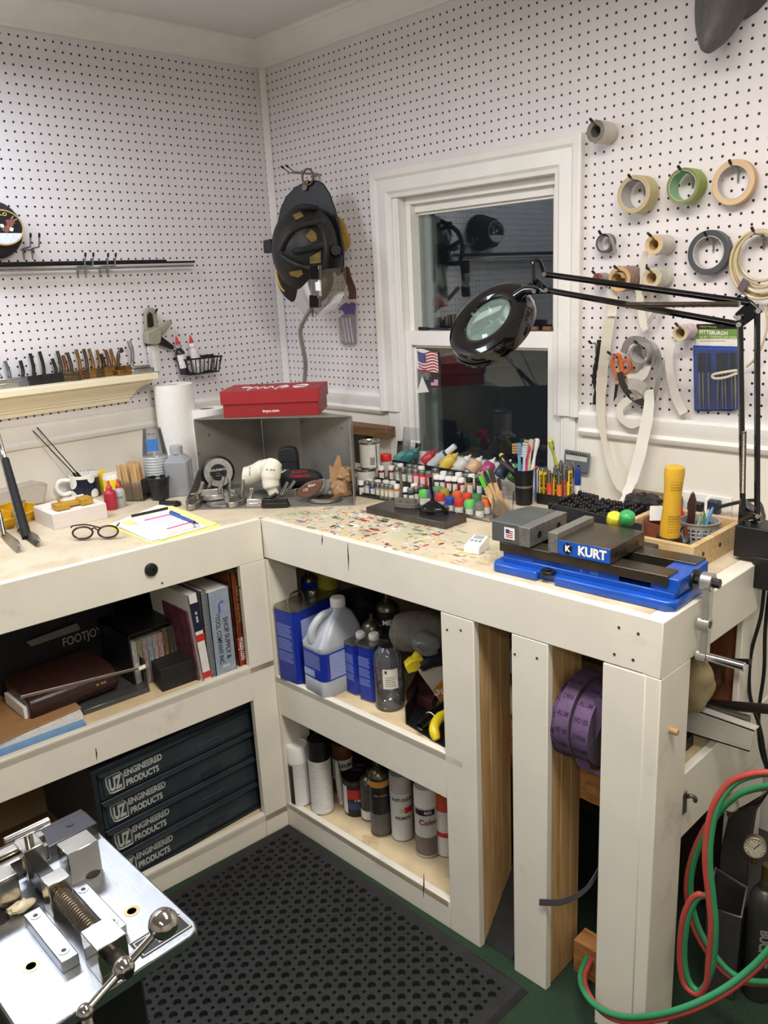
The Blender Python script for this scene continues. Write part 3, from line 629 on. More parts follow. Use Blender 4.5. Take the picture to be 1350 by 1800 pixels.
# stack of clear cups
P = onZ(281,868,BT); rb = sz(P,15); rt = sz(P,21); hh = hz(P,279,752); PCR = clear('clear cup rim',(226,228,228),.55,.1); PC = clear('clear cup plastic',(190,192,192),.16,.1)
t0 = thing('plastic_cup','clear plastic cup with a blue label on top of the cup stack','cup',P + V((0,0,hh - .085)),group='stack of clear plastic cups')
link('cup',G().lathe([(rt,0),(rt * 1.04,.002),(rt * 1.0,.006),(rb,.085),(rb * .96,.085),(rt * .96,.006)],28,caps=False).lathe([(rb,.085),(0,.085)],28,caps=False),PC,t0,world=0)
tl = Matrix.Rotation(R_(-38),4,'Z')
link('label',G().patch(-.016,.018,-.026,.012,tl @ basis((rb * 1.25,0,.045),(0,1,0),(0,0,1),(1,0,0)),bend=rb * 1.25,lift=.0030),M('blue printed label',(60,120,190),.5,var=.25,scale=150),t0,world=0)
link('print',G().text('== =',.010,tl @ basis((rb * 1.05,0,.072),(0,1,0),(0,0,1),(1,0,0)),bend=rb * 1.2,bold=.02,lift=.003),M('dark print',(50,52,60),.6),t0,world=0)
one_c = G().lathe([(rt,0),(rt * 1.05,.002),(rt * 1.05,.005),(rt * .99,.007),(rt * .95,.012),(rt * .93,.012),(rt * .95,.003)],28,caps=False)
n = 11; pit = (hh - .085 - .03) / n
cr = None
for k in range(n):
    z = .03 + pit * k; lab = 'clear plastic cup rim in the stack, ' + ('lowest' if k == 0 else ORD[k] + ' from the bottom')
    if cr is None: cr = one('plastic_cup',one_c,PCR,lab,'cup',P + V((0,0,z)),group='stack of clear plastic cups',world=0)
    else: dup(cr,P + V((0,0,z)),label=lab)
one('plastic_cup',G().lathe([(rb * 1.02,0),(rb * 1.05,.004),(rt * .95,.030),(rt * .9,.030)],28),PC,'clear plastic cup base at the bottom of the cup stack','cup',P,group='stack of clear plastic cups',world=0)
# black paint cup in front
P = q(846,590); r = sz(P,19); h = hz(P,280,838)
t = thing('paint_cup','clear cup caked with black paint in front of the cup stack','cup',P)
link('cup',G().lathe([(r * .78,0),(r,h * .9),(r * 1.05,h * .92),(r * 1.05,h),(r * .92,h),(r * .9,h * .75),(0,h * .7)],24),M('black caked paint',(34,36,40),.3,var=.5,scale=60,dirt=(150,150,146),dirtamt=.5),t,world=0)
P = q(868,625); t = putter('putter_head',P,q(938,628),onP(295,853,P,(.7,-.5,0)),(0,0,.004),BLACK,'black putter head resting before the paint cup on the left bench',None,bt=.028,bh=.016,hr=.004)
# popsicle sticks in a clear box
P = q(722,590); BAM = wood('craft stick wood',(214,178,128),(188,148,98),(12,12,1.5),8); w_ = sz(P,40); h = hz(P,240,840); ang = R_(40)
bxm = thing('stick_holder','clear plastic box of plain wooden sticks beside the cups','holder',P,(0,0,ang)); g = G(); tk = .0016; hw = w_ / 2
for a,b_ in (((-hw,-hw,0),(hw,hw,tk)),((-hw,-hw,0),(hw,-hw + tk,h)),((-hw,hw - tk,0),(hw,hw,h)),((-hw,-hw,0),(-hw + tk,hw,h)),((hw - tk,-hw,0),(hw,hw,h))): g.bb(a,b_)
link('box',g,CLEARP,bxm,world=0)
stick = None
for k in range(22):
    x_ = -hw * .75 + hw * 1.5 * ((k * 7) % 22) / 21; y_ = -hw * .7 + hw * 1.4 * (k % 5) / 4
    loc = TM(P,(0,0,ang)) @ V((x_,y_,.003)); rt_ = (random.uniform(-.12,.02),random.uniform(-.16,.10),ang + random.uniform(-.4,.4))
    lab = 'plain wooden craft stick standing in the clear box on the left bench'
    if stick is None:
        o = [(-.005,.005),(-.004,.001),(0,0),(.004,.001),(.005,.005),(.005,.107),(.004,.111),(0,.112),(-.004,.111),(-.005,.107)]
        stick = one('wooden_stick',G().prism(o,.002,basis((0,0,0),(1,0,0),(0,0,1))),BAM,lab,'stick',loc,rt_,'plain sticks in the clear box',world=0)
    else: dup(stick,loc,rt_)
# squeeze bottles, jar, packet
def squeeze(P,r,h,mat,label,capm,text=None,name='squeeze_bottle'):
    t = thing(name,label,'bottle',P)
    link('body',G().lathe([(r * .9,0),(r,.003),(r,h * .55),(r * .9,h * .62),(r * .5,h * .68),(r * .45,h * .72)],20),mat,t,world=0)
    link('nozzle',G().lathe([(r * .52,h * .70),(r * .50,h * .78),(r * .30,h * .82),(r * .15,h)],14),capm,t,world=0)
    if text: link('lettering',G().text(text,r * .75,Matrix.Rotation(R_(-40),4,'Z') @ basis((r,0,h * .38),(0,1,0),(0,0,1),(1,0,0)),bend=r),M('dark marker ink',(40,44,60),.6),t,world=0)
P = q(590,645); squeeze(P,sz(P,11),hz(P,191,845),M('red paint bottle',(176,44,62),.35,var=.1),'small red squeeze bottle standing behind the white carton',M('red cap',(196,62,72),.4))
P = q(638,630); squeeze(P,sz(P,10),hz(P,209,842),M('grey bottle',(176,176,172),.35,var=.08),'small grey squeeze bottle with handwriting beside the red one',M('red tip',(200,56,56),.4),'Testy')
P = q(612,592); r = sz(P,18); h = hz(P,201,832)
t = thing('jar','clear lidded jar of yellow putty behind the grey squeeze bottle','jar',P); link('jar',G().lathe([(r,0),(r,h * .9),(r * .9,h)],24),M('cloudy jar',(226,224,210),.3),t,world=0); link('putty',G().lathe([(r * 1.01,h * .48),(r * 1.01,h * .82)],24,caps=False),M('yellow putty',(236,216,40),.5),t,world=0)
P = q(556,560); g = G(basis(P,(.75,.66,0),(0,0,1))); g.prism([(-.014,0),(.016,0),(.018,.070),(.0,.078),(-.012,.074)],.008)
t = thing('yellow_packet','yellow packet with red print standing behind the mug','packet',P); link('packet',g,M('yellow card',(236,200,44),.5),t); g = G(basis(P,(.75,.66,0),(0,0,1))); g.T = g.T @ TM((.004,.045,.0082),(0,0,pi / 2)); g.text('== =',.006,Matrix.Identity(4),bold=.02); link('print',g,M('red print',(190,50,40),.5),t)
# mug
P = q(458,575); r = sz(P,25); h = hz(P,152,832)
t = thing('mug','white and navy polka dot mug marked with golf words','mug',P)
m,nt,N,L,b = nodes('navy glaze with white dots'); b.inputs['Roughness'].default_value = .12
tc = N.new('ShaderNodeTexCoord'); vo = N.new('ShaderNodeTexVoronoi'); vo.inputs['Scale'].default_value = 19; vo.inputs['Randomness'].default_value = .25; L.new(tc.outputs['Object'],vo.inputs['Vector'])
rr = N.new('ShaderNodeValToRGB'); rr.color_ramp.interpolation = 'CONSTANT'; rr.color_ramp.elements[0].color = (*lin((240,238,232)),1); rr.color_ramp.elements[1].position = .43; rr.color_ramp.elements[1].color = (*lin((24,30,52)),1); L.new(vo.outputs['Distance'],rr.inputs[0]); L.new(rr.outputs[0],b.inputs['Base Color'])
MUGW = M('white glaze',(240,238,230),.12,var=.01)
link('body',G().lathe([(r * .92,0),(r,.003),(r,h * .86)],32,caps=False),m,t,world=0)
link('rim',G().lathe([(r,h * .86),(r * 1.01,h * .99),(r * .97,h),(r * .92,h * .99),(r * .92,h * .3),(0,h * .25)],32,caps=False),MUGW,t,world=0)
g = G(); hd = V((-.35,-.94,0)); g.tube(smooth_path([hd * r * .95 + V((0,0,h * .78)),hd * r * 1.6 + V((0,0,h * .80)),hd * r * 1.85 + V((0,0,h * .5)),hd * r * 1.5 + V((0,0,h * .2)),hd * r * .95 + V((0,0,h * .24))],6),.007,10); link('handle',g,MUGW,t,world=0)
link('lettering',G().text('BOGEY',.015,Matrix.Rotation(R_(140),4,'Z') @ basis((r * .925,0,h * .93),(0,-1,0),(0,0,1),(-1,0,0)),bold=.03),M('navy print',(24,30,52),.4),t,world=0)
for k,(px,py,lab) in enumerate(((58,757,'left of the two thin black rods leaning out of the polka dot mug'),(65,751,'right of the two thin black rods leaning out of the polka dot mug'))):
    b0 = P + V((0,-.02 + .01 * k,h * .85)); b1 = onP(px,py,(.02,0,0),(1,0,0)); d = (b1 - b0).normalized()
    t = thing('thin_brush',lab,'brush',b0 - d * .05); link('rod',G().cyl(b0 - d * .05,b1,.0019,.0016,n=6),BLACK,t); link('grip',G().cyl(b0 - d * .05,b0 + d * .022,.0045,.0040,n=8),BLACK,t)
# white carton with the gold block
CARD = M('white carton board',(228,220,212),.7,var=.03,scale=20,dirt=(190,170,140),dirtamt=.3)
a,b_,c_ = onZ(96,932,BT),onZ(69,915,BT),onZ(190,910,BT); h = hz(a,92,905); dn = (c_ - a).normalized(); dw = V((-dn.y,dn.x,0)); dw *= -1 if dw.dot(b_ - a) < 0 else 1; lx = (c_ - a).length; wx = (b_ - a).dot(dw)
wx = max(wx,.07); T = basis(a,dn,dw,(0,0,1)); bx_ = thing('carton','low white cardboard carton on the left bench under the gold block','box',a)
link('box',G().bb((0,0,0),(lx,wx,h),T),CARD,bx_,bev=.0012)
link('lid_flap',G().bb((.004,wx * .55,h),(lx - .004,wx,h + .0015),T).box((lx * .75,wx * .95,h + .004),(lx * .4,.004,.008),T),CARD,bx_)
GOLD = M('matte gold paint',(196,152,58),.45,.35,var=.12,scale=50,bump=.3)
t0 = T @ V((lx * .14,wx * .12,h + .002)); tb = thing('gold_block','matte gold painted metal block lying on the white carton','block',t0); T2 = basis(t0,dn,dw,(0,0,1)); g = G()
s_ = lx / .125
g.bb((0,0,0),(.030 * s_,.040,.017),T2); g.bb((.026 * s_,.016,.002),(.062 * s_,.044,.014),T2); g.bb((.058 * s_,.004,0),(.086 * s_,.044,.019),T2); link('block',g,GOLD,tb,bev=.0015)
link('key',G().cyl(T2 @ V((.018 * s_,.030,.017)),T2 @ V((.014 * s_,.032,.028)),.004,n=8),GOLD,tb)
# yellow bins
YB = M('yellow bin plastic',(226,178,40),.4,var=.05)
def bin_(p0,p1,hpx,lab):
    a = onZ(*p0,BT); b_ = onZ(*p1,BT); d = (b_ - a).normalized(); n_ = V((-d.y,d.x,0)); n_ *= -1 if n_.x > 0 else 1; L_ = (b_ - a).length; T = basis(a,d,n_,(0,0,1)); h = .045
    g = G(T); tk = .003; W = .09
    g.bb((0,0,0),(L_,W,tk)); g.hexa([(0,0,0),(L_,0,0),(L_,tk,0),(0,tk,0),(0,-.012,h * .62),(L_,-.012,h * .62),(L_,tk - .012,h * .62),(0,tk - .012,h * .62)]); g.bb((0,0,0),(tk,W,h)); g.bb((L_ - tk,0,0),(L_,W,h)); g.bb((0,W - tk,0),(L_,W,h)); g.bb((-.003,-.016,h * .58),(L_ + .003,-.010,h * .68))
    one('storage_bin',g,YB,lab,'bin',a,bev=.001,group='yellow bins on the left bench'); return T,L_
bin_((-30,940),(24,927),0,'yellow open bin cut off by the left edge behind the clubs')
T,L_ = bin_((27,925),(66,910),0,'yellow open bin against the white carton behind the clubs')
one('small_wrench',G(T).tube([(L_ * .4,.03,.038),(L_ * .75,.04,.050),(L_ * .95,.03,.052)],.004,8),STEEL,'small bright tool lying across the yellow bin by the carton','tool')
g = G(); a = onZ(0,885,BT); 
T = basis(V((.03,onZ(66,880,BT).y,BT)),(0,-1,0),(0,0,1)); one('bag',G(T).prism([(0,0),(.20,0),(.20,.06),(.02,.075),(-.02,.06)],.05),clear('cloudy bag',(222,210,196),.55,.3),'clear crinkled plastic bag against the wall behind the yellow bins','bag',bev=.006)
# leaning clubs
CLUBH = M('satin club steel',(150,148,146),.3,1,var=.15,scale=30)
def club(base,toe,top,label,grip=False):
    B = onZ(*base,BT); E_ = onZ(*toe,BT); tp = V((.012,0,0)); tp = onL(*top,.03)
    d = (tp - B).normalized(); t = thing('golf_club',label,'golf club',B,group='clubs leaning on the left bench')
    far = B + d * .62
    link('shaft',G().cyl(B + d * .035,far,.0045,.0055,n=10),CHROME,t); link('hosel',G().cyl(B + d * .008,B + d * .06,.0066,.0058,n=12),CLUBH,t)
    x = (E_ - B).normalized(); L_ = max((E_ - B).length,.05); T = basis(B,x,V((0,0,1)).cross(x)); g = G()
    vs = []; 
    for u,hgt,th in ((-.10,.022,.008),(.2,.028,.009),(.6,.040,.008),(.95,.048,.006),(1.08,.034,.004)):
        vs += [T @ V((u * L_,-th,.0)),T @ V((u * L_,th,.0)),T @ V((u * L_,th * .1 + .010,hgt * .55)),T @ V((u * L_,-th * .3 + .006,hgt * .55))]
    g.add(vs,[(4 * i + j,4 * i + (j + 1) % 4,4 * i + 4 + (j + 1) % 4,4 * i + 4 + j) for i in range(4) for j in range(4)] + [(3,2,1,0),(16,17,18,19)]); link('head',g,CLUBH,t,bev=.002)
    return t,B,d
club((8,945),(30,970),(-70,560),'iron golf club leaning at the far left edge of the bench')
club((36,935),(64,960),(-40,640),'iron golf club with a bright shaft leaning in front of the black grip')
a = onZ(48,948,BT) + V((0,0,.004)); b_ = onL(-20,700,.03); d = (b_ - a).normalized(); t = thing('golf_club','golf club standing on its black ribbed rubber grip at the left of the bench','golf club',a,group='clubs leaning on the left bench')
link('grip',G().tube([a + d * .27 * i / 26 for i in range(27)],[.0125 - .003 * i / 26 + (.0005 if i % 2 else 0) for i in range(27)],12),RUBBER,t); link('shaft',G().cyl(a + d * .26,a + d * .75,.0055,.0045,n=8),CHROME,t)
# note pads
YP = M('yellow legal pad',(246,238,150),.8,var=.02); Z = BT
def quad(px,z,th,g=None): 
    g = g or G(); a = [onZ(x,y,z) for x,y in px]; return g.hexa(a + [v + V((0,0,th)) for v in a])
c3 = lambda *l: [(x / 3,680 + y / 3) for x,y in l]
one('legal_pad',quad(c3((560,735),(800,832),(1165,738),(890,625)),BT,.004),[YP],'yellow legal pad at the bottom of the paper pile by the steel tray','notepad',bev=.0005)
one('paper_sheet',quad(c3((590,722),(800,822),(1130,730),(850,617)),BT + .0045,.0008),[PAPER],'loose white sheet on the yellow legal pad','paper')
one('yellow_sheet',quad(c3((640,715),(850,808),(1150,722),(882,630)),BT + .0056,.001),[YP],'yellow ruled sheet under the small notebook','paper')
one('paper_sheet',quad(c3((625,738),(800,815),(1090,738),(1000,700)),BT + .0068,.0006),[M('pale lilac sheet',(226,224,240),.8)],'pale sheet just under the small notebook','paper')
nbz = BT + .0078; nq = c3((690,712),(880,785),(1050,735),(900,665)); nb = thing('notebook','thick white tear-off notebook with pink bands on the paper pile','notebook',onZ(300,915,nbz))
link('pages',quad(nq,nbz,.011),PAPER,nb,bev=.0006)
a,b_,c_,d_ = [onZ(x,y,nbz) + V((0,0,.0114)) for x,y in nq]
def uv(u,v): return (a.lerp(b_,u)).lerp(d_.lerp(c_,u),v)
g = G()
for u in (.25,.88): link('pink_band',G().hexa([uv(u,.12),uv(u + .05,.12),uv(u + .05,.95),uv(u,.95)] + [p_ + V((0,0,.0003)) for p_ in (uv(u,.12),uv(u + .05,.12),uv(u + .05,.95),uv(u,.95))]),M('pink ink',(222,92,142),.7),nb)
g = G()
for k in range(9):
    u = .35 + .055 * k; g.hexa([uv(u,.15),uv(u + .012,.15),uv(u + .012,.9 - .1 * (k % 3)),uv(u,.9 - .1 * (k % 3))] + [p_ + V((0,0,.0002)) for p_ in (uv(u,.15),uv(u + .012,.15),uv(u + .012,.9 - .1 * (k % 3)),uv(u,.9 - .1 * (k % 3)))])
link('writing',g,M('lilac handwriting',(196,192,226),.8),nb)
link('binding',G().tube([uv(-.02,.05) + V((0,0,.003)),uv(-.02,.95) + V((0,0,.003))],.004,8),DSTEEL,nb)
pa_,pb_ = onZ(300,901,nbz + .016),onZ(349,921,nbz + .016)
t = thing('pen','blue ballpoint pen lying across the notebook','pen',pa_); PEN = M('blue pen plastic',(44,92,170),.3)
link('barrel',G().cyl(pa_,pa_.lerp(pb_,.86),.0048,.0042,n=10),PEN,t); link('tip',G().cyl(pa_.lerp(pb_,.86),pb_,.0034,.0008,n=8),M('dark pen tip',(30,40,70),.3),t); link('clip',G().cyl(pa_ + V((0,0,.006)),pa_.lerp(pb_,.35) + V((0,0,.006)),.0012,n=6),PEN,t)
# eyeglasses
TORT = M('tortoise shell frame',(62,34,30),.2,var=.4,scale=80); K = lambda x,y,z=.0: onZ(x / 3,680 + y / 3,BT + z)
gl_ = thing('eyeglasses','brown framed eyeglasses lying lens side up on the left bench','glasses',K(500,810))
gA,gB = K(374,818),K(632,806); gx = (gB - gA).normalized(); W = (gB - gA).length; gy = V((-gx.y,gx.x,0)); gy *= -1 if (gy).dot(K(500,760) - K(500,815)) < 0 else 1
def lens(cx,n=28): return [gA + gx * (W * (cx + .205 * cos(t_) * (1 + .0)) ) + V((0,0,.006 + .030 * (.5 + .5 * sin(t_) * (.95 if sin(t_) > 0 else 1)))) + gy * (.004 + .010 * (.5 + .5 * sin(t_))) for t_ in [2 * pi * i / n for i in range(n)]]
for cx in (.24,.76):
    rim = link('rim',G().tube(lens(cx),.0027,8,closed=True),TORT,gl_)
    pts = lens(cx); g = G(); g.add(pts,[tuple(range(len(pts)))]); link('lens',g,clear('spectacle lens',(220,222,220),.04),rim)
g = G(); g.tube(smooth_path([gA + gx * W * .43 + V((0,0,.03)),gA + gx * W * .5 + V((0,0,.034)) + gy * .004,gA + gx * W * .57 + V((0,0,.03))],4),.0022,8); link('bridge',g,TORT,gl_)
for s_,u in ((1,.03),(-1,.97)):
    p0 = gA + gx * W * u + V((0,0,.036)) + gy * .008
    link('temple',G().tube(smooth_path([p0,p0 + gy * .01 + V((0,0,.002)),p0 + gy * .06 + gx * s_ * W * .12 - V((0,0,.010)),p0 + gy * .095 + gx * s_ * W * .30 - V((0,0,.030))],5),.0020,8),TORT,gl_)
# ================================================================ CORNER: STEEL TRAY, SHOEBOX
STL = M('bare sheet steel',(150,147,139),.42,.55,var=.18,scale=7,dirt=(80,74,64),dirtamt=.4)
ZT = 1.212; F1,P1,P3,F2 = V((.490,-.777,BT)),V((.325,-.625,BT)),V((.735,-.335,BT)),V((.858,-.455,BT))
PA = onP(459,738,(.325,0,0),(1,0,0)); PB = onP(526,735,(0,-.335,0),(0,1,0)); PA.z = PB.z = BT
tr = thing('steel_tray','folded sheet steel corner tray with three tall back panels on the bench corner','tray',(.58,-.55,BT))
th = .003; base = [F1,P1,PA,PB,P3,F2]
g = G(); g.prism([(p.x,p.y) for p in base],th,z0=BT); link('floor_plate',g,STL,tr)
def wall(a,b_,z0,z1,nm):
    d = (b_ - a).normalized(); n_ = V((-d.y,d.x,0)); g = G(); g.hexa([V((p.x,p.y,z)) for z in (z0,z1) for p in (a,b_,b_ + n_ * th,a + n_ * th)]); link(nm,g,STL,tr,bev=.0008)
wall(P1,PA,BT,ZT,'side_panel'); wall(PA,PB,BT,ZT,'back_panel'); wall(PB,P3,BT,ZT,'side_panel')
g = G(); g.prism([(p.x,p.y) for p in (P1,PA,PB,P3)][::-1],th,z0=ZT); link('top_plate',g,STL,tr)
for a,b_ in ((F1,P1),(P3,F2)):
    d = (b_ - a).normalized(); n_ = V((-d.y,d.x,0)) * th; h0,h1 = (.030,.075) if a is F1 else (.075,.245); g = G()
    if a is P3: h0,h1 = .232,.232
    g.hexa([a,b_,b_ + n_,a + n_] + [a + V((0,0,h0)),b_ + V((0,0,h1)),b_ + n_ + V((0,0,h1)),a + n_ + V((0,0,h0))])
    link('side_lip',g,STL,tr,bev=.0008)
for px,py,n_ in ((367,764,LX),(350,797,LX),(600,752,RY),(530,742,RY)):
    pln = (.328,0,0) if n_ is LX else (0,-.338,0); c_ = onP(px,py,pln,n_); link('rivet',G().cyl(c_ - V(n_) * .002,c_ + V(n_) * .002,.004,n=10),ZINC,tr)
# red shoebox
RED = M('red shoebox card',(150,34,38),.5,var=.04); RED2 = M('red shoebox lid card',(158,38,42),.5,var=.04); WINK = M('white print',(236,232,226),.6)
ZB = ZT + th; a,b_ = onZ(394,735,ZB),onZ(561,729,ZB); d = (b_ - a).normalized(); n_ = V((-d.y,d.x,0)); L_ = (b_ - a).length; Wd = .165; T = basis(a,d,n_,(0,0,1)); hb = hz(a,384,690)
sb = thing('shoebox','red shoebox with white script on its lid sitting on the steel tray','box',a)
link('box',G().bb((0,0,0),(L_,Wd,hb * .95),T),RED,sb,bev=.001)
g = G(); o_ = .005; z0,z1 = hb * .52,hb * 1.0; g.bb((-o_,-o_,z1),(L_ + o_,Wd + o_,z1 + .002),T)
for q0,q1 in (((-o_,-o_,z0),(L_ + o_,-o_ + .002,z1)),((-o_,Wd + o_ - .002,z0),(L_ + o_,Wd + o_,z1)),((-o_,-o_,z0),(-o_ + .002,Wd + o_,z1)),((L_ + o_ - .002,-o_,z0),(L_ + o_,Wd + o_,z1))): g.bb(q0,q1,T)
lid = link('lid',g,RED2,sb,bev=.0008)
g = G(); g.text('impo.com',.013,T @ basis((L_ * .50,-.0002,hb * .22),(1,0,0),(0,0,1)),bold=.02); link('lettering',g,WINK,sb)
g = G(); Z1 = z1 + .0032; sc = lambda u,v: T @ V((L_ * u,Wd * v,Z1))       # flowing script on the lid
st = [[(.27,.05),(.28,.30),(.22,.45),(.16,.42)],[(.27,.20),(.32,.42),(.36,.20),(.40,.40),(.44,.18),(.48,.42),(.52,.22)],[(.56,.05),(.58,.45),(.63,.50),(.66,.35),(.60,.22)],[(.72,.30),(.78,.55),(.86,.50),(.84,.28),(.76,.20),(.72,.30)]]
for s_ in st: g.tube(smooth_path([sc(*p_) for p_ in s_],6),.0022,6)
link('script',g,WINK,lid)
# things in the tray
Q = lambda x,y: (330 + x / 4.5,770 + y / 4.5); ZF = BT + th
p = onP(*Q(240,270),(.366,0,0),LX); r = sz(p,27.5); ax = V((.90,-.42,.10)).normalized(); T = frame(ax,(.42,.9,0)).to_4x4(); T.translation = p
wd = thing('swingweight_disc','round silver and black dial disc leaning at the left inside the tray','disc',p)
link('rim',G().lathe([(r,-.010),(r * 1.05,-.008),(r * 1.05,.004),(r * .92,.008),(r * .9,.004)],40,T),BLACK,wd)
link('ring',G().lathe([(r * .92,.003),(r * .91,.006),(r * .52,.006),(r * .5,.002)],40,T,caps=False),M('silver dial',(186,184,178),.35,.7,var=.2,scale=90),wd)
dd = link('dial',G().lathe([(r * .55,.002),(r * .53,.0075),(0,.0075)],36,T),M('black dial',(24,24,25),.4),wd)
up_ = V((0,0,1)) - ax * ax.z; up_.normalize(); xr = up_.cross(ax); Tt = basis(p + ax * .0078,xr,up_,ax)
g = G(); g.text('GOLFSMITH',r * .20,Tt @ TM((0,r * .16,0)),bold=.02); g.text('== =',r * .10,Tt @ TM((0,-r * .06,0)),bold=.01); g.text('= === =',r * .11,Tt @ TM((0,-r * .22,0)),bold=.01); link('lettering',g,M('silver print',(200,200,196),.4),dd)
PS = M('worn bright steel',(170,166,158),.3,.95,var=.2,scale=50)
for k,(tp,bs,toe,mt,lab) in enumerate((((122,345),(84,530),(45,552),PS,'leftmost steel putter head in the tray, next to the side lip'),((186,305),(168,495),(118,505),PS,'steel putter head just left of the middle pair before the dial disc'),
    ((286,305),(262,505),(205,510),STEEL,'steel putter head standing on the flat silver disc, left one'),((322,298),(345,480),(355,500),STEEL,'steel putter head right of the one on the flat silver disc'),((436,328),(436,515),(395,530),PS,'steel putter head standing alone in front of the white headcover'))):
    Pb = onZ(*Q(*bs),ZF); up2 = onP(*Q(*tp),Pb,(.8,-.6,0)); e = onZ(*Q(*toe),ZF); dd_ = (e - Pb).normalized()
    putter('putter_head',Pb + (V((0,0,.010)) if k in (2,3) else V((0,0,0))),Pb + dd_ * .055 + (V((0,0,.010)) if k in (2,3) else V((0,0,0))),up2,(.004,-.002,.0),mt,lab,'putter heads in the steel tray',hr=.0055,bh=.03,bt=.016)
c_ = onZ(*Q(270,520),ZF); one('steel_disc',G().lathe([(.030,0),(.046,.001),(.047,.007),(.044,.009),(.03,.008),(0,.007)],36),STEEL,'flat round silver disc under the putter heads in the tray','disc',c_,world=0)
c_ = onZ(*Q(500,540),ZF); t = putter('putter_head',c_,c_ + V((.035,.028,0)),onP(*Q(505,400),c_,(.8,-.6,0)),(0,0,0),CHROME,'chromed putter head with a stub hosel in front of the drooping white cover','putter heads in the steel tray',hr=.006,bh=.022,bt=.016)
c_ = onZ(*Q(620,545),ZF); t = putter('putter_head',c_,c_ + V((.05,.042,0)),onP(*Q(705,440),c_,(.8,-.6,0)),(0,0,0),DSTEEL,'dark blocky putter head under the tip of the white cover','putter heads in the steel tray',hr=.006,bh=.024,bt=.020)
for a,b_,lab in (((740,450),(790,345),'left of the two bright hosels lying slanted in the tray'),((775,440),(848,335),'right of the two bright hosels lying slanted in the tray')):
    A_ = onZ(*Q(*a),ZF + .006); B_ = onP(*Q(*b),A_,(.8,-.6,0)) if False else onP(*Q(*b_),A_,(.8,-.6,0))
    t = thing('iron_head',lab,'club head',A_); link('hosel',G().cyl(A_,B_,.0055,.006,n=12),CHROME,t); link('blade',G().hexa([A_ + V(v) for v in ((-.012,-.002,-.006),(.034,.030,-.006),(.032,.033,-.003),(-.013,.002,-.003),(-.008,-.002,.006),(.038,.03,.018),(.037,.032,.018),(-.009,.0,.006))]),STEEL,t,bev=.001)
LEA = M('cream headcover leather',(232,226,206),.5,var=.05,scale=30,dirt=(170,150,120),dirtamt=.3)
def pl(x,y,d): return onP(*Q(x,y),V((.58,-.52,0)) + V((.66,-.75,0)) * d,(.66,-.75,0))
hc = thing('headcover','cream putter headcover folded in the tray, its tip drooping forward','headcover',pl(600,400,.0))
link('sleeve',G().tube(smooth_path([pl(432,300,-.02),pl(480,300,-.02),pl(540,275,-.01),pl(610,235,0),pl(670,225,.02)],5),[.012] + [.030] * 4 + [.030] * 5 + [.029] * 5 + [.026] * 5 + [.012],14),LEA,hc,sub=1)
link('tip',G().tube(smooth_path([pl(690,190,.02),pl(668,240,.035),pl(655,330,.045),pl(665,400,.05),pl(690,458,.05)],5),[.010] + [.026] * 4 + [.030] * 5 + [.026] * 5 + [.016] * 5 + [.003],14),LEA,hc,sub=1)
Tq = basis(pl(655,250,.078),(.75,.66,-.10),(.05,.05,1)); g = G(); g.text('== =',.014,Tq @ TM((0,0,0),(0,0,pi)),bold=.02); link('lettering',g,M('black stitching',(30,30,32),.7),hc)
Tq = basis(pl(492,262,.016),(.75,.66,0),(0,0,1)); g = G(); g.text('=== ==',.009,Tq @ TM((0,0,0),(0,0,R_(84))),bold=.02); link('side_print',g,M('black stitching',(30,30,32),.7),hc)
NYL = M('black nylon',(30,30,33),.7,var=.15,scale=120,bump=.3)
a,b_ = pl(738,240,-.115),pl(890,240,-.115); d = (b_ - a).normalized(); T = basis((a.x,a.y,ZF),d,V((-d.y,d.x,0)),(0,0,1)); W = (b_ - a).length; h = hz(V((a.x,a.y,ZF)),*Q(740,55))
t = thing('pouch','upright black fabric pouch marked with a gram weight at the back of the tray','pouch',(a.x,a.y,ZF)); g = G(T); g.prism([(0,0),(W,0),(W,h * .80),(W * .9,h * .97),(W * .5,h),(W * .08,h * .95),(0,h * .82)],.035,basis((0,0,0),(1,0,0),(0,0,1))); link('body',g,NYL,t,bev=.006)
link('flap',G(T).bb((W * .03,-.037,h * .66),(W * .97,-.034,h * .86)),NYL,t,bev=.001)
g = G(); g.text('335g',W * .34,T @ basis((W * .42,-.0355,h * .42),(-1,0,0),(0,0,-1)),bold=.02); link('lettering',g,WINK,t)
t = thing('headcover','black putter headcover with red lettering lying in the tray under the pouch','headcover',pl(890,320,-.05))
link('body',G().tube([pl(742,318,-.05),pl(765,315,-.05),pl(850,312,-.05),pl(960,312,-.05),pl(1040,318,-.05),pl(1072,322,-.05)],[.006,.024,.029,.029,.022,.004],16),NYL,t,sub=1)
g = G(); n_ = V((.66,-.75,0)); Tq = basis(pl(885,283,-.0205),(.75,.66,0),(0,0,1)); g.text('SCOTTY',.013,Tq @ TM((0,.006,0)),bold=.03); g.text('CAMERON',.013,Tq @ TM((0,-.008,0)),bold=.03); link('lettering',g,M('red embroidery',(170,44,48),.8),t)
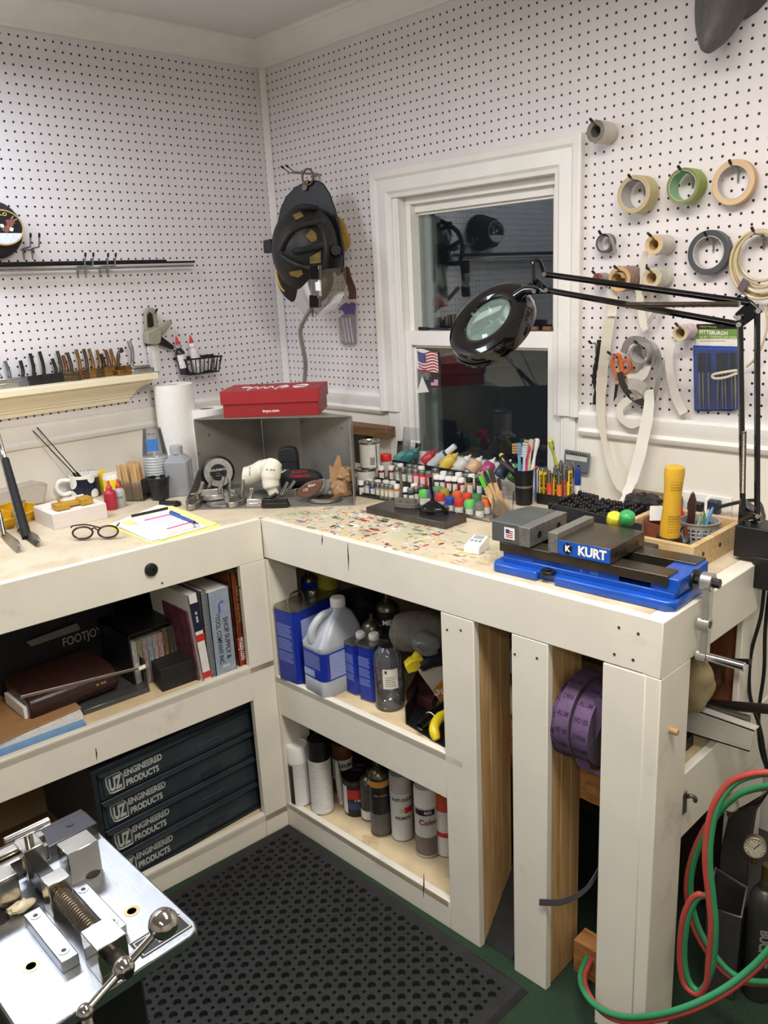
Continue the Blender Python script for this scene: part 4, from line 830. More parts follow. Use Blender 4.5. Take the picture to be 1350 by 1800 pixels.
# wooden wood-head, discs
BRW = M('reddish brown persimmon',(104,72,58),.4,var=.15,scale=20)
def leaf(px,d,th): 
    a = [pl(x,y,d) for x,y in px]; n_ = V((.66,-.75,0)) * th; k = len(a); g = G(); g.add(a + [q_ + n_ for q_ in a],[tuple(range(k))[::-1],tuple(range(k,2 * k))] + [(i,(i + 1) % k,k + (i + 1) % k,k + i) for i in range(k)]); return g
sh_ = [(862,430),(890,390),(940,350),(1000,330),(1060,328),(1072,345),(1062,385),(1030,430),(980,462),(920,470),(880,458)]
t = thing('wood_sole','leaf shaped brown club sole with white scribble leaning in the tray','club part',pl(960,470,.09)); link('body',leaf(sh_[::-1],.09,.010),BRW,t,bev=.003)
g = G(); Tq = basis(pl(985,388,.1008),(.72,.64,.22),(-.2,-.1,.95)); g.text('Blast',.012,Tq @ TM((0,.006,0))); g.text('120',.011,Tq @ TM((-.022,-.003,0))); link('scribble',g,WINK,t)
for k,dx in enumerate((30,72)):
    one('clear_disc',leaf([(x * .72 + 290 + dx,y * .98 + (6 if k else 0)) for x,y in sh_][::-1],.065 - .02 * k,.004),M('smoky lens',(140,140,138),.15,.3,var=.1),('nearer' if k == 0 else 'farther') + ' of the two grey lens shaped plates behind the brown club sole','plate',bev=.001)
c_ = onZ(*Q(1088,490),ZF); t = thing('medallion','round pewter medallion lying at the front right of the tray','medallion',c_); link('disc',G().lathe([(.046,0),(.050,.003),(.050,.010),(.046,.013),(.044,.010),(0,.010)],36),PS,t,world=0)
g = G(); 
for k in range(3): g.box((.012 * (k - 1),.006 * (k - 1),.0115),(.010,.034,.003),rot=(0,0,.4))
link('relief',g,DSTEEL,t,world=0)
KR = M('crumpled brown paper',(176,138,98),.85,var=.18,scale=30)
pb = thing('paper_scrap','crumpled brown kraft paper at the right end of the tray','paper',pl(1210,470,.02))
def crumple(c,rx,ry,rz,seed,n=14,k=10):
    rd = random.Random(seed); g = G(); vs = []; 
    for i in range(k + 1):
        for j in range(n):
            f = 1 + rd.uniform(-.22,.22); a = 2 * pi * j / n; b = pi * i / k; vs.append((c[0] + rx * f * sin(b) * cos(a),c[1] + ry * f * sin(b) * sin(a),c[2] - rz * f * cos(b)))
    g.add(vs,[(i * n + j,i * n + (j + 1) % n,(i + 1) * n + (j + 1) % n,(i + 1) * n + j) for i in range(k) for j in range(n)]); return g
link('wad',crumple(pl(1215,410,.015),.030,.030,.032,3),KR,pb,ang=15); link('wad',crumple(pl(1255,300,.0),.028,.026,.026,5),KR,pb,ang=15)
link('sheet',leaf([(1120,210),(1150,230),(1185,135),(1205,140),(1225,235),(1210,300),(1160,400),(1125,320)][::-1],-.01,.004),KR,pb,ang=15)
# ================================================================ FIRE HELMET
HC = onR(545,440,.17); hx = V((.93,.36,0)).normalized(); ho = V((.36,-.93,.05)).normalized(); hu = ho.cross(hx); TH = basis(HC,hx,hu,ho)
def hp(x,y,d=0): return onP(x,y,HC + ho * d,ho)
def hl(x,y,d=0): return TH.inverted() @ hp(x,y,d)
HB = M('scuffed black helmet shell',(30,29,27),.5,var=.35,scale=14,dirt=(110,98,64),dirtamt=.35); HBB = M('black helmet strap',(26,26,26),.55,var=.2)
hm = thing('fire_helmet','scuffed black firefighter helmet with clear face shield hanging in the wall corner','helmet',HC)
rx,ry = sz(HC,62),sz(HC,78)
g = G(); g.lathe([(cos(a) ,sin(a)) for a in [i * pi / 2 / 9 for i in range(9)]] + [(1e-4,1)],32,TH @ Matrix.Diagonal((rx,ry,.15,1))); link('shell',g,HB,hm,sub=1)
def outl(px,d,th,bump=0):
    a = [hp(x,y,d) for x,y in px]; k = len(a); n_ = ho * th; g = G(); g.add(a + [q_ + n_ for q_ in a],[tuple(range(k)),tuple(range(k,2 * k))[::-1]] + [(i,k + i,k + (i + 1) % k,(i + 1) % k) for i in range(k)]); return g
br_ = [(490,425),(489,395),(494,368),(504,346),(520,329),(540,319),(558,317),(570,323),(581,340),(591,368),(600,402),(606,440),(606,470),(560,470),(510,470)]
link('brim',outl(br_,-.02,.008),M('black brim',(20,20,21),.45,var=.2,scale=20),hm,bev=.003)
link('ear_flap',outl([(590,378),(601,384),(609,396),(612,408),(617,420),(616,433),(608,441),(598,438),(592,420)],-.06,.015),M('yellow flame cloth',(158,124,52),.85,var=.2,scale=50),hm,bev=.004)
def arc(pts,r=.0085):
    o = []
    for x,y in pts:
        l = hl(x,y); q_ = (l.x / rx) ** 2 + (l.y / ry) ** 2; z = .152 * math.sqrt(max(0,1 - q_)) ; 
        for _ in range(6):      # walk along the sight line to the shell
            l = TH.inverted() @ hp(x,y,z); q_ = (l.x / rx) ** 2 + (l.y / ry) ** 2; z = .158 * math.sqrt(max(0.0,1 - q_))
        o.append(hp(x,y,z))
    return G().tube(smooth_path(o,4),r,8)
for px in ([(492,440),(508,410),(536,395),(568,389)],[(490,446),(520,441),(552,435),(580,427)],[(494,450),(520,465),(545,471),(566,470)],[(488,440),(490,415),(502,385),(530,366),(558,366)],[(553,384),(568,405),(574,440),(570,472)]): link('strap',arc(px),HBB,hm)
YR = M('worn yellow reflector',(120,102,46),.6,var=.35,scale=50)
def spot(px):
    o = []
    for x,y in px:
        z = .1
        for _ in range(8): l = TH.inverted() @ hp(x,y,z); z = .1535 * math.sqrt(max(0.0,1 - (l.x / rx) ** 2 - (l.y / ry) ** 2))
        o.append(hp(x,y,z + .001))
    g = G(); g.add(o,[tuple(range(len(o)))[::-1]]); return g
for px in ([(537,415),(547,403),(556,411),(557,422),(548,426)],[(544,452),(564,441),(564,462),(545,464)],[(514,378),(528,372),(534,380),(520,387)],[(508,478),(530,474),(533,482),(524,488),(510,484)]): link('reflector',spot(px),YR,hm)
# face opening, shield and strap
link('liner',G().lathe([(cos(a),sin(a)) for a in [i * pi / 2 / 6 for i in range(6)]] + [(1e-4,1)],24,TH @ TM(hl(540,490,-.02)) @ Matrix.Diagonal((rx * .86,ry * .62,.10,1))),M('dark liner',(34,28,22),.8,var=.4,scale=20,dirt=(120,96,40),dirtamt=.5),hm)
sg = []; rows = [((486,478),(608,470)),((490,495),(609,495)),((500,513),(606,515)),((515,533),(596,535)),((532,550),(577,552)),((544,558),(562,558))]; nn = 12
for (l_,r__) in rows:
    for i in range(nn + 1):
        u = i / nn; sg.append(hp(l_[0] + (r__[0] - l_[0]) * u,l_[1] + (r__[1] - l_[1]) * u + 0,.02 + .075 * sin(pi * u)))
g = G(); g.add(sg,[(j * (nn + 1) + i,j * (nn + 1) + i + 1,(j + 1) * (nn + 1) + i + 1,(j + 1) * (nn + 1) + i) for j in range(5) for i in range(nn)]); link('face_shield',g,clear('smoky face shield',(104,92,74),.55,.25),hm)
link('shield_knob',G().cyl(hp(590,440,.02),hp(590,440,.06),.018,.015,n=16),HBB,hm); link('shield_arm',outl([(584,446),(596,440),(604,452),(604,478),(594,486),(586,470)],.03,.008),HBB,hm,bev=.003)
link('side_clip',outl([(471,424),(484,421),(486,443),(472,446)],.02,.03),HBB,hm,bev=.002)
link('gold_edge',G().tube(smooth_path([hp(485,462,.05),hp(488,485,.055),hp(494,505,.06),hp(501,512,.06)],4),.005,8),M('brass edge',(168,128,70),.4,.7),hm)
link('chin_strap',G().ribbon(smooth_path([hp(607,470,-.06),hp(612,490,-.06),hp(619,508,-.07),hp(620,526,-.075)],4),hx * .013,.004),M('brown leather strap',(84,52,40),.6,var=.2),hm)
link('hang_ring',G().tube([hp(541,311,-.005) + (hx * .020 * cos(a) + hu * .024 * sin(a)) for a in [2 * pi * i / 16 for i in range(16)]],.0035,8,closed=True),M('rusty iron',(110,90,74),.5,.6,var=.3),hm)
link('ring_tab',outl([(536,318),(543,316),(540,333),(535,336),(531,332)],-.008,.004),M('rusty iron',(110,90,74),.5,.6,var=.3),hm)
peghook(onR(558,308),.14,RY,'long double hook carrying the fire helmet by its ring',.02,2)
# gooseneck clamp light
cg = hp(557,500,.14); t = thing('gooseneck_clamp','black and chrome clip on a grey gooseneck gripping the helmet face shield','clip lamp',hp(535,668,-.02))
def cbox(x0,y0,x1,y1,d,th,m_,nm): link(nm,outl([(x0,y0),(x1,y0 - 1),(x1 + 1,y1),(x0 + 1,y1)],d,th),m_,t,bev=.002)
cbox(549,466,566,492,.145,.022,GLOSSB,'top_block'); cbox(551,490,565,521,.145,.018,CHROME,'spring_plate'); cbox(549,519,565,541,.145,.022,GLOSSB,'bottom_block'); cbox(554,496,563,511,.1635,.0006,WHITEP,'sticker')
link('gooseneck',G().tube(smooth_path([hp(549,520,.14),hp(547,540,.11),hp(536,560,.08),hp(528,580,.05),hp(531,605,.03),hp(536,630,.01),hp(537,650,-.01),hp(533,690,-.02)],6),.0075,10),M('grey gooseneck',(158,156,152),.35,.5,var=.1),t)
# pen packet on the wall
t = thing('blister_pack','torn purple and clear blister pack hanging on the wall right of the helmet','package',onR(612,603,.01)); K = lambda x,y,d=.012: onR(x,y,d)
def polyR(px,d,th,g=None):
    g = g or G(); a = [K(x,y,d) for x,y in px]; k = len(a); o = [q_ + V((0,-th,0)) for q_ in a]; ar = sum(a[i - 1].x * a[i].z - a[i].x * a[i - 1].z for i in range(k)); fs = [tuple(range(k))[::-1],tuple(range(k,2 * k))] + [(i,(i + 1) % k,k + (i + 1) % k,k + i) for i in range(k)]
    g.add(a + o,fs if ar > 0 else [f[::-1] for f in fs]); return g
link('shell',polyR([(599,560),(608,552),(626,552),(627,604),(609,606),(603,600)],.006,.012),clear('packet film',(206,200,206),.35,.2),t)
link('card',polyR([(595,544),(604,535),(609,532),(613,543),(618,531),(625,534),(624,556),(616,552),(610,556),(604,546)],.006,.004),M('purple card',(104,88,150),.6,var=.2,scale=90),t)
for k in range(3): link('refill',G().cyl(K(602 + 6 * k,558,.018),K(609 + 6 * k,602,.018),.0022,n=8),M('pale lilac plastic',(196,186,200),.4),t)
# ================================================================ WINDOW STICKERS
yg = .0235
def sticker(px): return [onR(x,y,-yg) for x,y in px]
def face(g,px,d=0):
    a = [q_ - V((0,d,0)) for q_ in sticker(px)]; k = len(a); ar = sum(a[i - 1].x * a[i].z - a[i].x * a[i - 1].z for i in range(k)); f = tuple(range(k)); g.add(a,[f if ar > 0 else f[::-1]]); return g
t = thing('flag_sticker','waving American flag sticker at the top left of the lower window pane','sticker',onR(750,655,-yg))
wv = lambda u,v: (733.5 + 35 * u + 2.5 * v,616 + 3 * sin(u * 6.0) * 1.0 + 5.5 * u + 34 * v)
link('white_border',face(G(),[(731,613),(742,613),(752,616),(760,619),(768,619),(769,622),(771,655),(754,653),(750,650),(735,650),(733,645)]),WHITEP,t)
g = G(); n = 10
for s_ in range(0,13,2): 
    for i in range(n): face(g,[wv(i / n,s_ / 13),wv((i + 1) / n,s_ / 13),wv((i + 1) / n,(s_ + 1) / 13),wv(i / n,(s_ + 1) / 13)],.0004)
link('red_stripes',g,M('flag red',(178,36,52),.5),t)
g = G()
for i in range(5): face(g,[wv(i * .085,0),wv((i + 1) * .085,0),wv((i + 1) * .085,7 / 13),wv(i * .085,7 / 13)],.0006)
link('blue_canton',g,M('flag blue',(50,56,120),.5),t); g = G()
for i in range(5):
    for j in range(5):
        x,y = wv(.045 + i * .085,.05 + j * .105); face(g,[(x - .5,y - .5),(x + .5,y - .5),(x + .5,y + .5),(x - .5,y + .5)],.0008)
link('stars',g,WHITEP,t)
one('triangle_sticker',face(face(G(),[(742,661),(754,689),(733,691)]),[(738,674),(747,674),(747,674.6),(738,674.6)],.0004),WHITEP,'white triangular sticker on the lower window pane below the flag','sticker',onR(743,690,-yg))
t = thing('small_flag_sticker','small dark square sticker with a tiny flag on the window pane','sticker',onR(764,681,-yg)); link('ground',face(G(),[(754.5,662),(773,662),(773,682),(754.5,681)]),M('maroon sticker',(84,40,50),.5),t)
link('flag',face(G(),[(757.5,667),(770,667),(770,678),(757.5,677.5)],.0004),M('pale flag',(206,170,176),.5,var=.2,scale=300,stretch=(.1,.1,3)),t); link('canton',face(G(),[(757.5,667),(763,667),(763,672),(757.5,672)],.0006),M('flag blue',(50,56,120),.5),t)
zs = 1.438
P = onZ(735,577,zs); P.y = .030; a = onR(737,577,-.03); b_ = onR(786,577,-.03); a.z = b_.z = zs + .006; t = thing('awl','thin dark tool lying on the window meeting rail at the left','tool',a); link('handle',G().cyl(a,a.lerp(b_,.35),.006,.005,n=10),BLACK,t); link('shaft',G().cyl(a.lerp(b_,.35),b_,.003,n=8),DSTEEL,t)
a = onR(905,577,-.03); one('red_block',G().bb((a.x,.018,zs),(a.x + .052,.042,zs + .028)),M('red plastic',(190,36,42),.4),'red plastic block on the window meeting rail behind the lamp','block',bev=.003)
for k,x in enumerate((938,963)): a = onR(x,577,-.03); one('cork',G().cyl((a.x - .014,.03,zs + .007),(a.x + .014,.03,zs + .007),.007,.0062,n=12),M('brown cork',(120,84,60),.8,var=.3),('left' if k == 0 else 'right') + ' of two brown corks on the window meeting rail','cork')
# ================================================================ SILL CLUTTER
a,b_ = onR(619,742,.045),onR(681,747,.045); WBK = wood('old wood block',(134,100,64),(96,68,42),(1,10,10),5)
one('wood_block',G().bb((a.x - .06,-.050,1.084),(b_.x,-.004,1.120)),WBK,'old brown wood block lying across the dark box behind the paint cans','block',bev=.003)
one('dark_box',G().bb((a.x + .0,-.050,BT),(a.x + .06,-.004,1.084)),M('black card box',(40,38,36),.6,var=.3),'narrow black box standing under the wood block','box',bev=.001)
CANM = M('paint can tin',(176,174,166),.3,.9,var=.1); CANL = M('paint can label',(206,204,196),.5,var=.12,scale=70,stretch=(1,1,3))
def paintcan(P,r,h,label,stripe):
    t = thing('paint_can',label,'can',P); link('body',G().lathe([(r,0),(r * 1.02,.002),(r,.004),(r,h * .93),(r * 1.03,h * .95),(r * 1.03,h),(r * .9,h),(r * .86,h * .96),(r * .6,h * .96),(0,h * .96)],32),CANM,t,world=0)
    link('label',G().lathe([(r * 1.004,h * .06),(r * 1.004,h * .90)],32,caps=False),CANL,t,world=0)
    g = G(); T_ = Matrix.Rotation(R_(-38),4,'Z') @ basis((r,0,h * .45),(0,1,0),(0,0,1),(1,0,0))
    if stripe: g.patch(r * .50,r * .62,-h * .42,h * .44,T_,bend=r,lift=.0006)
    for k in range(5): g.patch(-r * .1,r * .36,-h * .28 + k * h * .055,-h * .25 + k * h * .055,T_,bend=r,lift=.0006)
    link('print',g,M('can print',(70,60,62),.6),t,world=0)
    link('latch',G().box((0,0,h * .98),(r * .3,r * .3,.004)),CHROME,t,world=0)
P2 = onZ(645,862,BT); r2 = sz(P2,18); h2 = hz(P2,645,822); P2 = P2 + V((-.0,0,0)); paintcan(P2,r2,h2,'small paint tin at the bottom of the two stacked left of the paint bottles',False)
P1_ = P2 + V((r2 * .35,r2 * .35,h2 + .001)); r1 = sz(P1_,18); paintcan(P1_,r1,hz(P1_,656,774),'paint tin with a dark striped label on top of the other tin',True)
ACR_ = clear('clear acrylic',(222,226,224),.03)
# acrylic leaflet holder with swabs
T = basis(onR(706,812,.075),(1,.05,0),(0,.16,1)); P = onR(706,812,.075); w_ = sz(P,42); h = .115
t = thing('leaflet_holder','clear acrylic leaflet holder leaning on the window behind the teal bottle','holder',P); g = G(T); g.bb((0,0,0),(w_,h,.0025)); g.bb((0,0,.025),(w_,h * .5,.0275)); g.bb((0,0,0),(.002,h * .6,.027)); g.bb((w_ - .002,0,0),(w_,h * .6,.027)); link('shell',g,ACR_,t)
sw = None
for k in range(12):
    o_ = T @ V((w_ * (.45 + .045 * k),.006,.010 + .002 * (k % 4))); rt_ = (R_(-12) + random.uniform(-.05,.05),random.uniform(-.1,.15),0)
    if sw is None:
        g = G(); g.cyl((0,0,0),(0,0,.062),.001,n=6); g.sph((0,0,.066),.0022,(1,1,2.2),8,6); sw = one('cotton_swab',g,WHITEP,'white cotton swab standing in the clear leaflet holder','swab',o_,rt_,'swabs in the leaflet holder',world=0)
    else: dup(sw,o_,rt_)
# paint bottles on acrylic steps
ACR = clear('clear acrylic',(222,226,224),.03)
CAPW = M('white bottle cap',(232,230,226),.4,var=.03); CAPS = M('tin bottle cap',(150,148,142),.35,.85,var=.15); CAPK = M('black bottle cap',(34,33,34),.4)
LBL = M('bottle label',(214,210,200),.6,var=.2,scale=300)
def pcol(n,rgb): return M(n + ' enamel',rgb,.12,var=.1,coat=.3)
PC_ = dict(navy=(26,34,60),lightblue=(150,180,200),blue=(50,84,140),grey=(150,148,142),beige=(176,160,136),tan=(172,148,116),orange=(208,110,40),black=(24,24,26),maroon=(92,30,40),crimson=(120,26,34),olive=(70,72,52),teal=(104,140,124),rose=(206,66,88),red=(206,44,60),darkred=(120,24,26),gold=(156,124,60),darkteal=(40,60,62),green=(60,104,66),silver=(168,168,166),brown=(96,62,44),pink=(214,110,140),white=(226,224,220))
protos = {}
def bottle(P,colname,cap,label,group,s=1.0):
    k = (colname,cap)
    if k not in protos:
        t = thing('enamel_bottle',label,'paint bottle',P,(0,0,R_(-38)),group); r = .0106; h = .043
        link('glass',G().lathe([(r * .9,0),(r,.002),(r,h * .66),(r * .82,h * .74)],16),pcol(colname,PC_[colname]),t,world=0)
        link('cap',G().lathe([(r * .9,h * .72),(r * .98,h * .74),(r * .98,h * .96),(r * .9,h),(r * .6,h),(r * .55,h * .985),(0,h * .985)],16),{'white': CAPW,'tin': CAPS,'black': CAPK}[cap],t,world=0)
        link('label',G().patch(-r * .7,r * .7,h * .08,h * .58,basis((r,0,0),(0,1,0),(0,0,1),(1,0,0)),bend=r,lift=.0004,n=5),LBL,t,world=0)
        protos[k] = t
    else: t = dup(protos[k],P,(0,0,R_(-38) + random.uniform(-.4,.4)),label,group)
    return t
c1 = lambda x,y: (620 + x / 8.44,750 + y / 8.44); c2 = lambda x,y: (760 + x / 8.44,750 + y / 8.44)
Z1,Z2 = BT + .004,BT + .036
front = [(c1(135,1010),'navy','white'),(c1(222,1015),'lightblue','tin'),(c1(302,1030),'blue','tin'),(c1(385,1045),'grey','tin'),(c1(452,1060),'beige','tin'),(c1(515,1070),'tan','tin'),(c1(575,1080),'beige','tin'),(c1(655,1070),'orange','white'),(c1(790,1120),'black','white'),(c1(868,1130),'navy','tin'),(c1(945,1110),'black','tin')]
fb = [(c1(255,985),'silver','white'),(c1(380,1000),'white','white'),(c1(500,1005),'grey','white'),(c1(600,1020),'silver','white'),(c1(920,1060),'teal','white'),(c1(1030,1075),'green','tin')]
back = [(c1(430,790),'maroon','white'),(c1(580,790),'crimson','white'),(c1(662,812),'grey','tin'),(c1(755,815),'olive','tin'),(c1(852,830),'teal','tin'),(c1(940,845),'rose','tin'),(c1(1035,860),'red','tin'),(c1(1130,875),'red','tin'),(c2(75,935),'black','white'),(c2(150,940),'navy','white'),(c2(245,960),'darkred','white'),(c2(340,965),'black','white'),(c2(430,985),'crimson','white'),(c2(552,985),'gold','black'),(c2(690,995),'darkteal','black'),(c2(790,1000),'darkteal','black')]
bb_ = [(c1(640,740),'brown','tin'),(c1(712,755),'silver','white'),(c1(850,765),'olive','tin'),(c1(935,780),'grey','tin'),(c1(1025,795),'white','white'),(c1(1230,830),'beige','tin'),(c2(170,880),'white','white'),(c2(265,890),'grey','tin'),(c2(395,900),'silver','white'),(c2(500,910),'grey','tin'),(c2(585,925),'white','white')]
CN = dict(white='white',tin='tin',black='black')
for row,z,nm in ((front,Z1,'lower front row'),(fb,Z1,'lower rear row'),(back,Z2,'upper front row'),(bb_,Z2,'upper rear row')):
    n = len(row)
    for i,(c_,cn,cp) in enumerate(row):
        P = onZ(*c_,z)
        bottle(P,cn,cp,f'{cn} paint bottle, {cp} cap, {nth(i, n)} in the {nm}','small enamel paint bottles by the window')
rk = thing('acrylic_rack','stepped clear acrylic rack under the small paint bottles','rack',onZ(690,880,BT)); 
fa,fbk = onZ(633,880,BT),onZ(742,900,BT); ra,rb_ = onZ(668,846,Z2),onZ(855,875,Z2)
d = (onZ(855,912,BT) - fa).normalized(); d = (rb_ - ra).normalized(); n_ = V((-d.y,d.x,0))
o_ = onZ(*c1(135,1010),BT) - d * .02 - n_ * .016; T = basis(o_,d,n_,(0,0,1)); Lr = (T.inverted() @ onZ(*c2(790,1000),BT)).x + .03
yb = (T.inverted() @ onZ(*c1(430,790),Z2)).y - .014
g = G(T); g.bb((0,-.004,0),(.22,yb,.0035)); g.bb((0,-.004,0),(.22,-.0015,.014)); link('lower_step',g,ACR,rk); g = G(T); x0 = (T.inverted() @ onZ(*c1(430,790),Z2)).x - .02; g.bb((x0,yb,.032),(Lr,yb + .075,.0355)); g.bb((x0,yb,0),(Lr,yb + .0025,.046)); g.bb((x0,yb + .073,.0),(Lr,yb + .075,.045)); link('upper_step',g,ACR,rk)
# red lidded jar
P = onZ(*c1(490,770),Z2 - .03); P = onP(*c1(492,600),T @ V((.07,yb + .10,0)),n_); r = sz(P,10.5); zt_ = P.z; P.z = BT; h = hz(P,*c1(492,405))
t = thing('jar','clear jar with a bright red lid behind the paint bottles','jar',P); link('glass',G().lathe([(r * .9,0),(r,.003),(r,h * .75),(r * .9,h * .8)],20),M('cloudy glass jar',(190,188,180),.15,var=.1),t,world=0); link('lid',G().lathe([(r * 1.02,h * .78),(r * 1.04,h * .8),(r * 1.04,h * .97),(r * .96,h),(0,h)],24),M('bright red lid',(214,44,36),.4),t,world=0)
# tilted squeeze bottles
c3_ = lambda x,y: (600 + x / 4.5,720 + y / 4.5)
def tilted(b0,b1,tip,wpx,mat,capm,label,needle=None,yb0=.125,yb1=.100):
    a = onR(*c3_(*b0),yb0); b_ = onR(*c3_(*b1),yb1); r = sz(a,wpx / 4.5 / 2); t = thing('squeeze_bottle',label,'squeeze bottle',a,group='tilted squeeze bottles on the window sill')
    d = (b_ - a); L_ = d.length; d.normalize(); T = frame(d).to_4x4(); T.translation = a
    link('body',G().lathe([(r * .85,0),(r,.004),(r,L_ * .75),(r * .8,L_ * .9),(r * .45,L_)],20,T),mat,t)
    tl = (onR(*c3_(*tip),yb1 - .005) - b_).length; link('nozzle',G().lathe([(r * .55,L_ * .96),(r * .5,L_ + tl * .25),(r * .22,L_ + tl * .55),(r * .12,L_ + tl)],14,T),capm,t)
    if needle: link('needle',G().cyl(b_ + d * tl,b_ + d * (tl + needle),.0007,n=6),DSTEEL,t)
TEAL = M('teal paint bottle',(54,116,116),.3,var=.12); 
tilted((430,405),(520,350),(560,335),85,M('pale teal paint bottle',(90,146,138),.3,var=.1),M('teal nozzle',(70,130,126),.4),'pale teal squeeze bottle at the left end, half hidden by the next',None,.112,.09)
tilted((490,420),(585,330),(618,305),90,TEAL,M('teal nozzle',(70,130,126),.4),'dark teal squeeze bottle leaning on the leaflet holder')
tilted((650,425),(725,345),(765,325),85,M('red paint bottle body',(186,52,60),.3,var=.12),M('dull red nozzle',(150,60,66),.4),'red squeeze bottle leaning on the window')
tilted((805,460),(895,370),(925,345),100,M('yellow paint bottle',(220,188,70),.3,var=.15),M('yellow nozzle',(216,186,100),.4),'yellow squeeze bottle right of the white bottle with a blue band')
tilted((915,475),(990,395),(1025,362),105,M('white paint bottle',(210,208,200),.3,var=.06),WHITEP,'white squeeze bottle with a thin needle, left of the peach one',.018)
tilted((1020,490),(1085,405),(1115,372),105,M('peach paint bottle',(214,176,138),.3,var=.1,dirt=(190,130,70),dirtamt=.4),WHITEP,'peach coloured squeeze bottle with a needle tip',.022)
tilted((1130,510),(1190,420),(1222,385),105,M('magenta paint bottle',(170,66,116),.3,var=.1),WHITEP,'magenta squeeze bottle with a needle tip',.018)
tilted((1245,530),(1310,440),(1350,405),105,M('navy paint bottle',(50,62,84),.3,var=.1),WHITEP,'navy squeeze bottle with a needle tip',.018)
tilted((1345,560),(1400,480),(1425,450),100,M('green paint bottle',(90,140,70),.3,var=.1),M('green nozzle',(96,150,76),.4),'green squeeze bottle behind the coloured sticks')
a,b_,c_ = onR(*c3_(700,455),.125),onR(*c3_(832,345),.105),onR(*c3_(900,287),.095); d = (c_ - a).normalized(); t = thing('squeeze_bottle','slim white squeeze bottle with a blue band and tall white cap','squeeze bottle',a,group='tilted squeeze bottles on the window sill'); L_ = (c_ - a).length; T = frame(d).to_4x4(); T.translation = a
r = sz(a,9); link('body',G().lathe([(r * .8,0),(r,.003),(r,L_ * .50),(r * .95,L_ * .62)],20,T),M('cloudy white bottle',(196,198,200),.3),t); link('band',G().lathe([(r * .72,L_ * .62),(r * .72,L_ * .69)],18,T),M('navy band',(44,66,120),.4),t); link('cap',G().lathe([(r * .62,L_ * .69),(r * .58,L_ * .98),(r * .5,L_)],18,T),WHITEP,t)
a,b_ = onZ(662,850,BT),onZ(905,905,BT); rl = thing('acrylic_ledge','long clear acrylic ledge holding the tilted squeeze bottles','rack',(.95,-.16,BT)); x0,x1 = onR(690,820,.15).x,onR(905,830,.15).x
g = G(); g.bb((x0,-.150,BT + .028),(x1,-.148,BT + .062)); g.bb((x0,-.150,BT),(x1,-.06,BT + .003)); link('ledge',g,ACR,rl)
# coloured lid jars
JW = M('craft paint jar',(216,212,206),.4,var=.10,scale=90)
jars = [((745.6,886),(96,196,80),'lime green'),((758,886),(96,78,150),'purple'),((774,892),(198,62,54),'red'),((791,899),(40,66,150),'blue'),((807,902),(190,54,44),'darker red'),((825.8,905),(98,196,96),'light green'),((843,909),(112,108,106),'grey'),((855,902),(222,108,46),'orange')]
jb = [((770,880),(92,140,90),'sage green'),((782,884),(150,138,60),'olive'),((804,889),(206,96,52),'orange red'),((821.6,892),(206,66,52),'coral red'),((838,894),(66,128,78),'dark green')]
for lst,z,nm in ((jars,BT + .004,'front row'),(jb,BT + .012,'rear row')):
    for i,(c_,rgb,cn) in enumerate(lst):
        P = onZ(*c_,z); r = sz(P,8.6); t = thing('craft_paint_jar',f'craft paint jar with a {cn} lid, {nth(i, len(lst))} in the {nm}','paint jar',P,(0,0,R_(-38)),'craft paint jars with coloured lids'); h = .040
        link('jar',G().lathe([(r * .85,0),(r * .9,.002),(r * .9,h * .56)],20),JW,t,world=0); link('lid',G().lathe([(r,h * .52),(r,h * .96),(r * .93,h),(r * .85,h),(r * .82,h * .97),(0,h * .97)],24),M(cn + ' lid plastic',rgb,.4,var=.05),t,world=0)
g = G(); o_ = onZ(735,892,BT); e_ = onZ(862,918,BT); d = (e_ - o_).normalized(); n_ = V((-d.y,d.x,0)); T = basis(o_ - n_ * .004,d,n_,(0,0,1)); g.T = T; L_ = (e_ - o_).length; g.bb((0,0,0),(L_,.075,.003)); g.bb((0,0,0),(L_,.0022,.010)); one('acrylic_tray',g,ACR,'low clear acrylic tray under the coloured lid jars','tray',o_)
# steel slab with two driver heads
zt_ = BT + .018; pts = [c3_(195,770),c3_(815,895),c3_(990,838),c3_(385,712)]; a = [onZ(x,y,zt_) for x,y in pts]; g = G(); g.hexa([V((v.x,v.y,BT)) for v in a] + a)
one('steel_slab',g,M('dark surface plate steel',(92,88,84),.35,.85,var=.25,scale=12),'thick dark steel slab on the bench in front of the paint jars','slab',bev=.001)
HDG = M('dusty grey putter',(110,104,94),.7,.3,var=.3,scale=80,bump=.6)
P = onZ(*c3_(470,765),zt_); t = putter('putter_head',P,P + V((.045,.015,0)),onP(*c3_(462,490),P,(.8,-.6,0)),(.006,0,0),HDG,'dusty grey putter head with a thin bent hosel on the steel slab',None,hr=.0040,bh=.026,bt=.035)
P = onZ(*c3_(720,815),zt_); t = thing('putter_head','black mallet putter head with a flared black hosel on the steel slab','putter head',P); T = basis(P,(.9,.35,0),(-.35,.9,0),(0,0,1)); s_ = .0185
g = G(T); o = [(-2.0,-.5),(-1.4,-1.2),(0,-1.4),(1.6,-1.1),(2.6,-.2),(2.5,.8),(1.0,1.2),(-1.0,1.0),(-2.0,.4)]; k = len(o); vs = []
for f_,z in ((.94,0),(1,.006),(.96,.016),(.55,.024),(.22,.032)): vs += [(x * s_ * f_,y * s_ * f_,z) for x,y in o]
g.add(vs,[(j * k + i,j * k + (i + 1) % k,(j + 1) * k + (i + 1) % k,(j + 1) * k + i) for j in range(4) for i in range(k)] + [tuple(range(k))[::-1],tuple(range(4 * k,5 * k))]); link('head',g,GLOSSB,t,bev=.001)
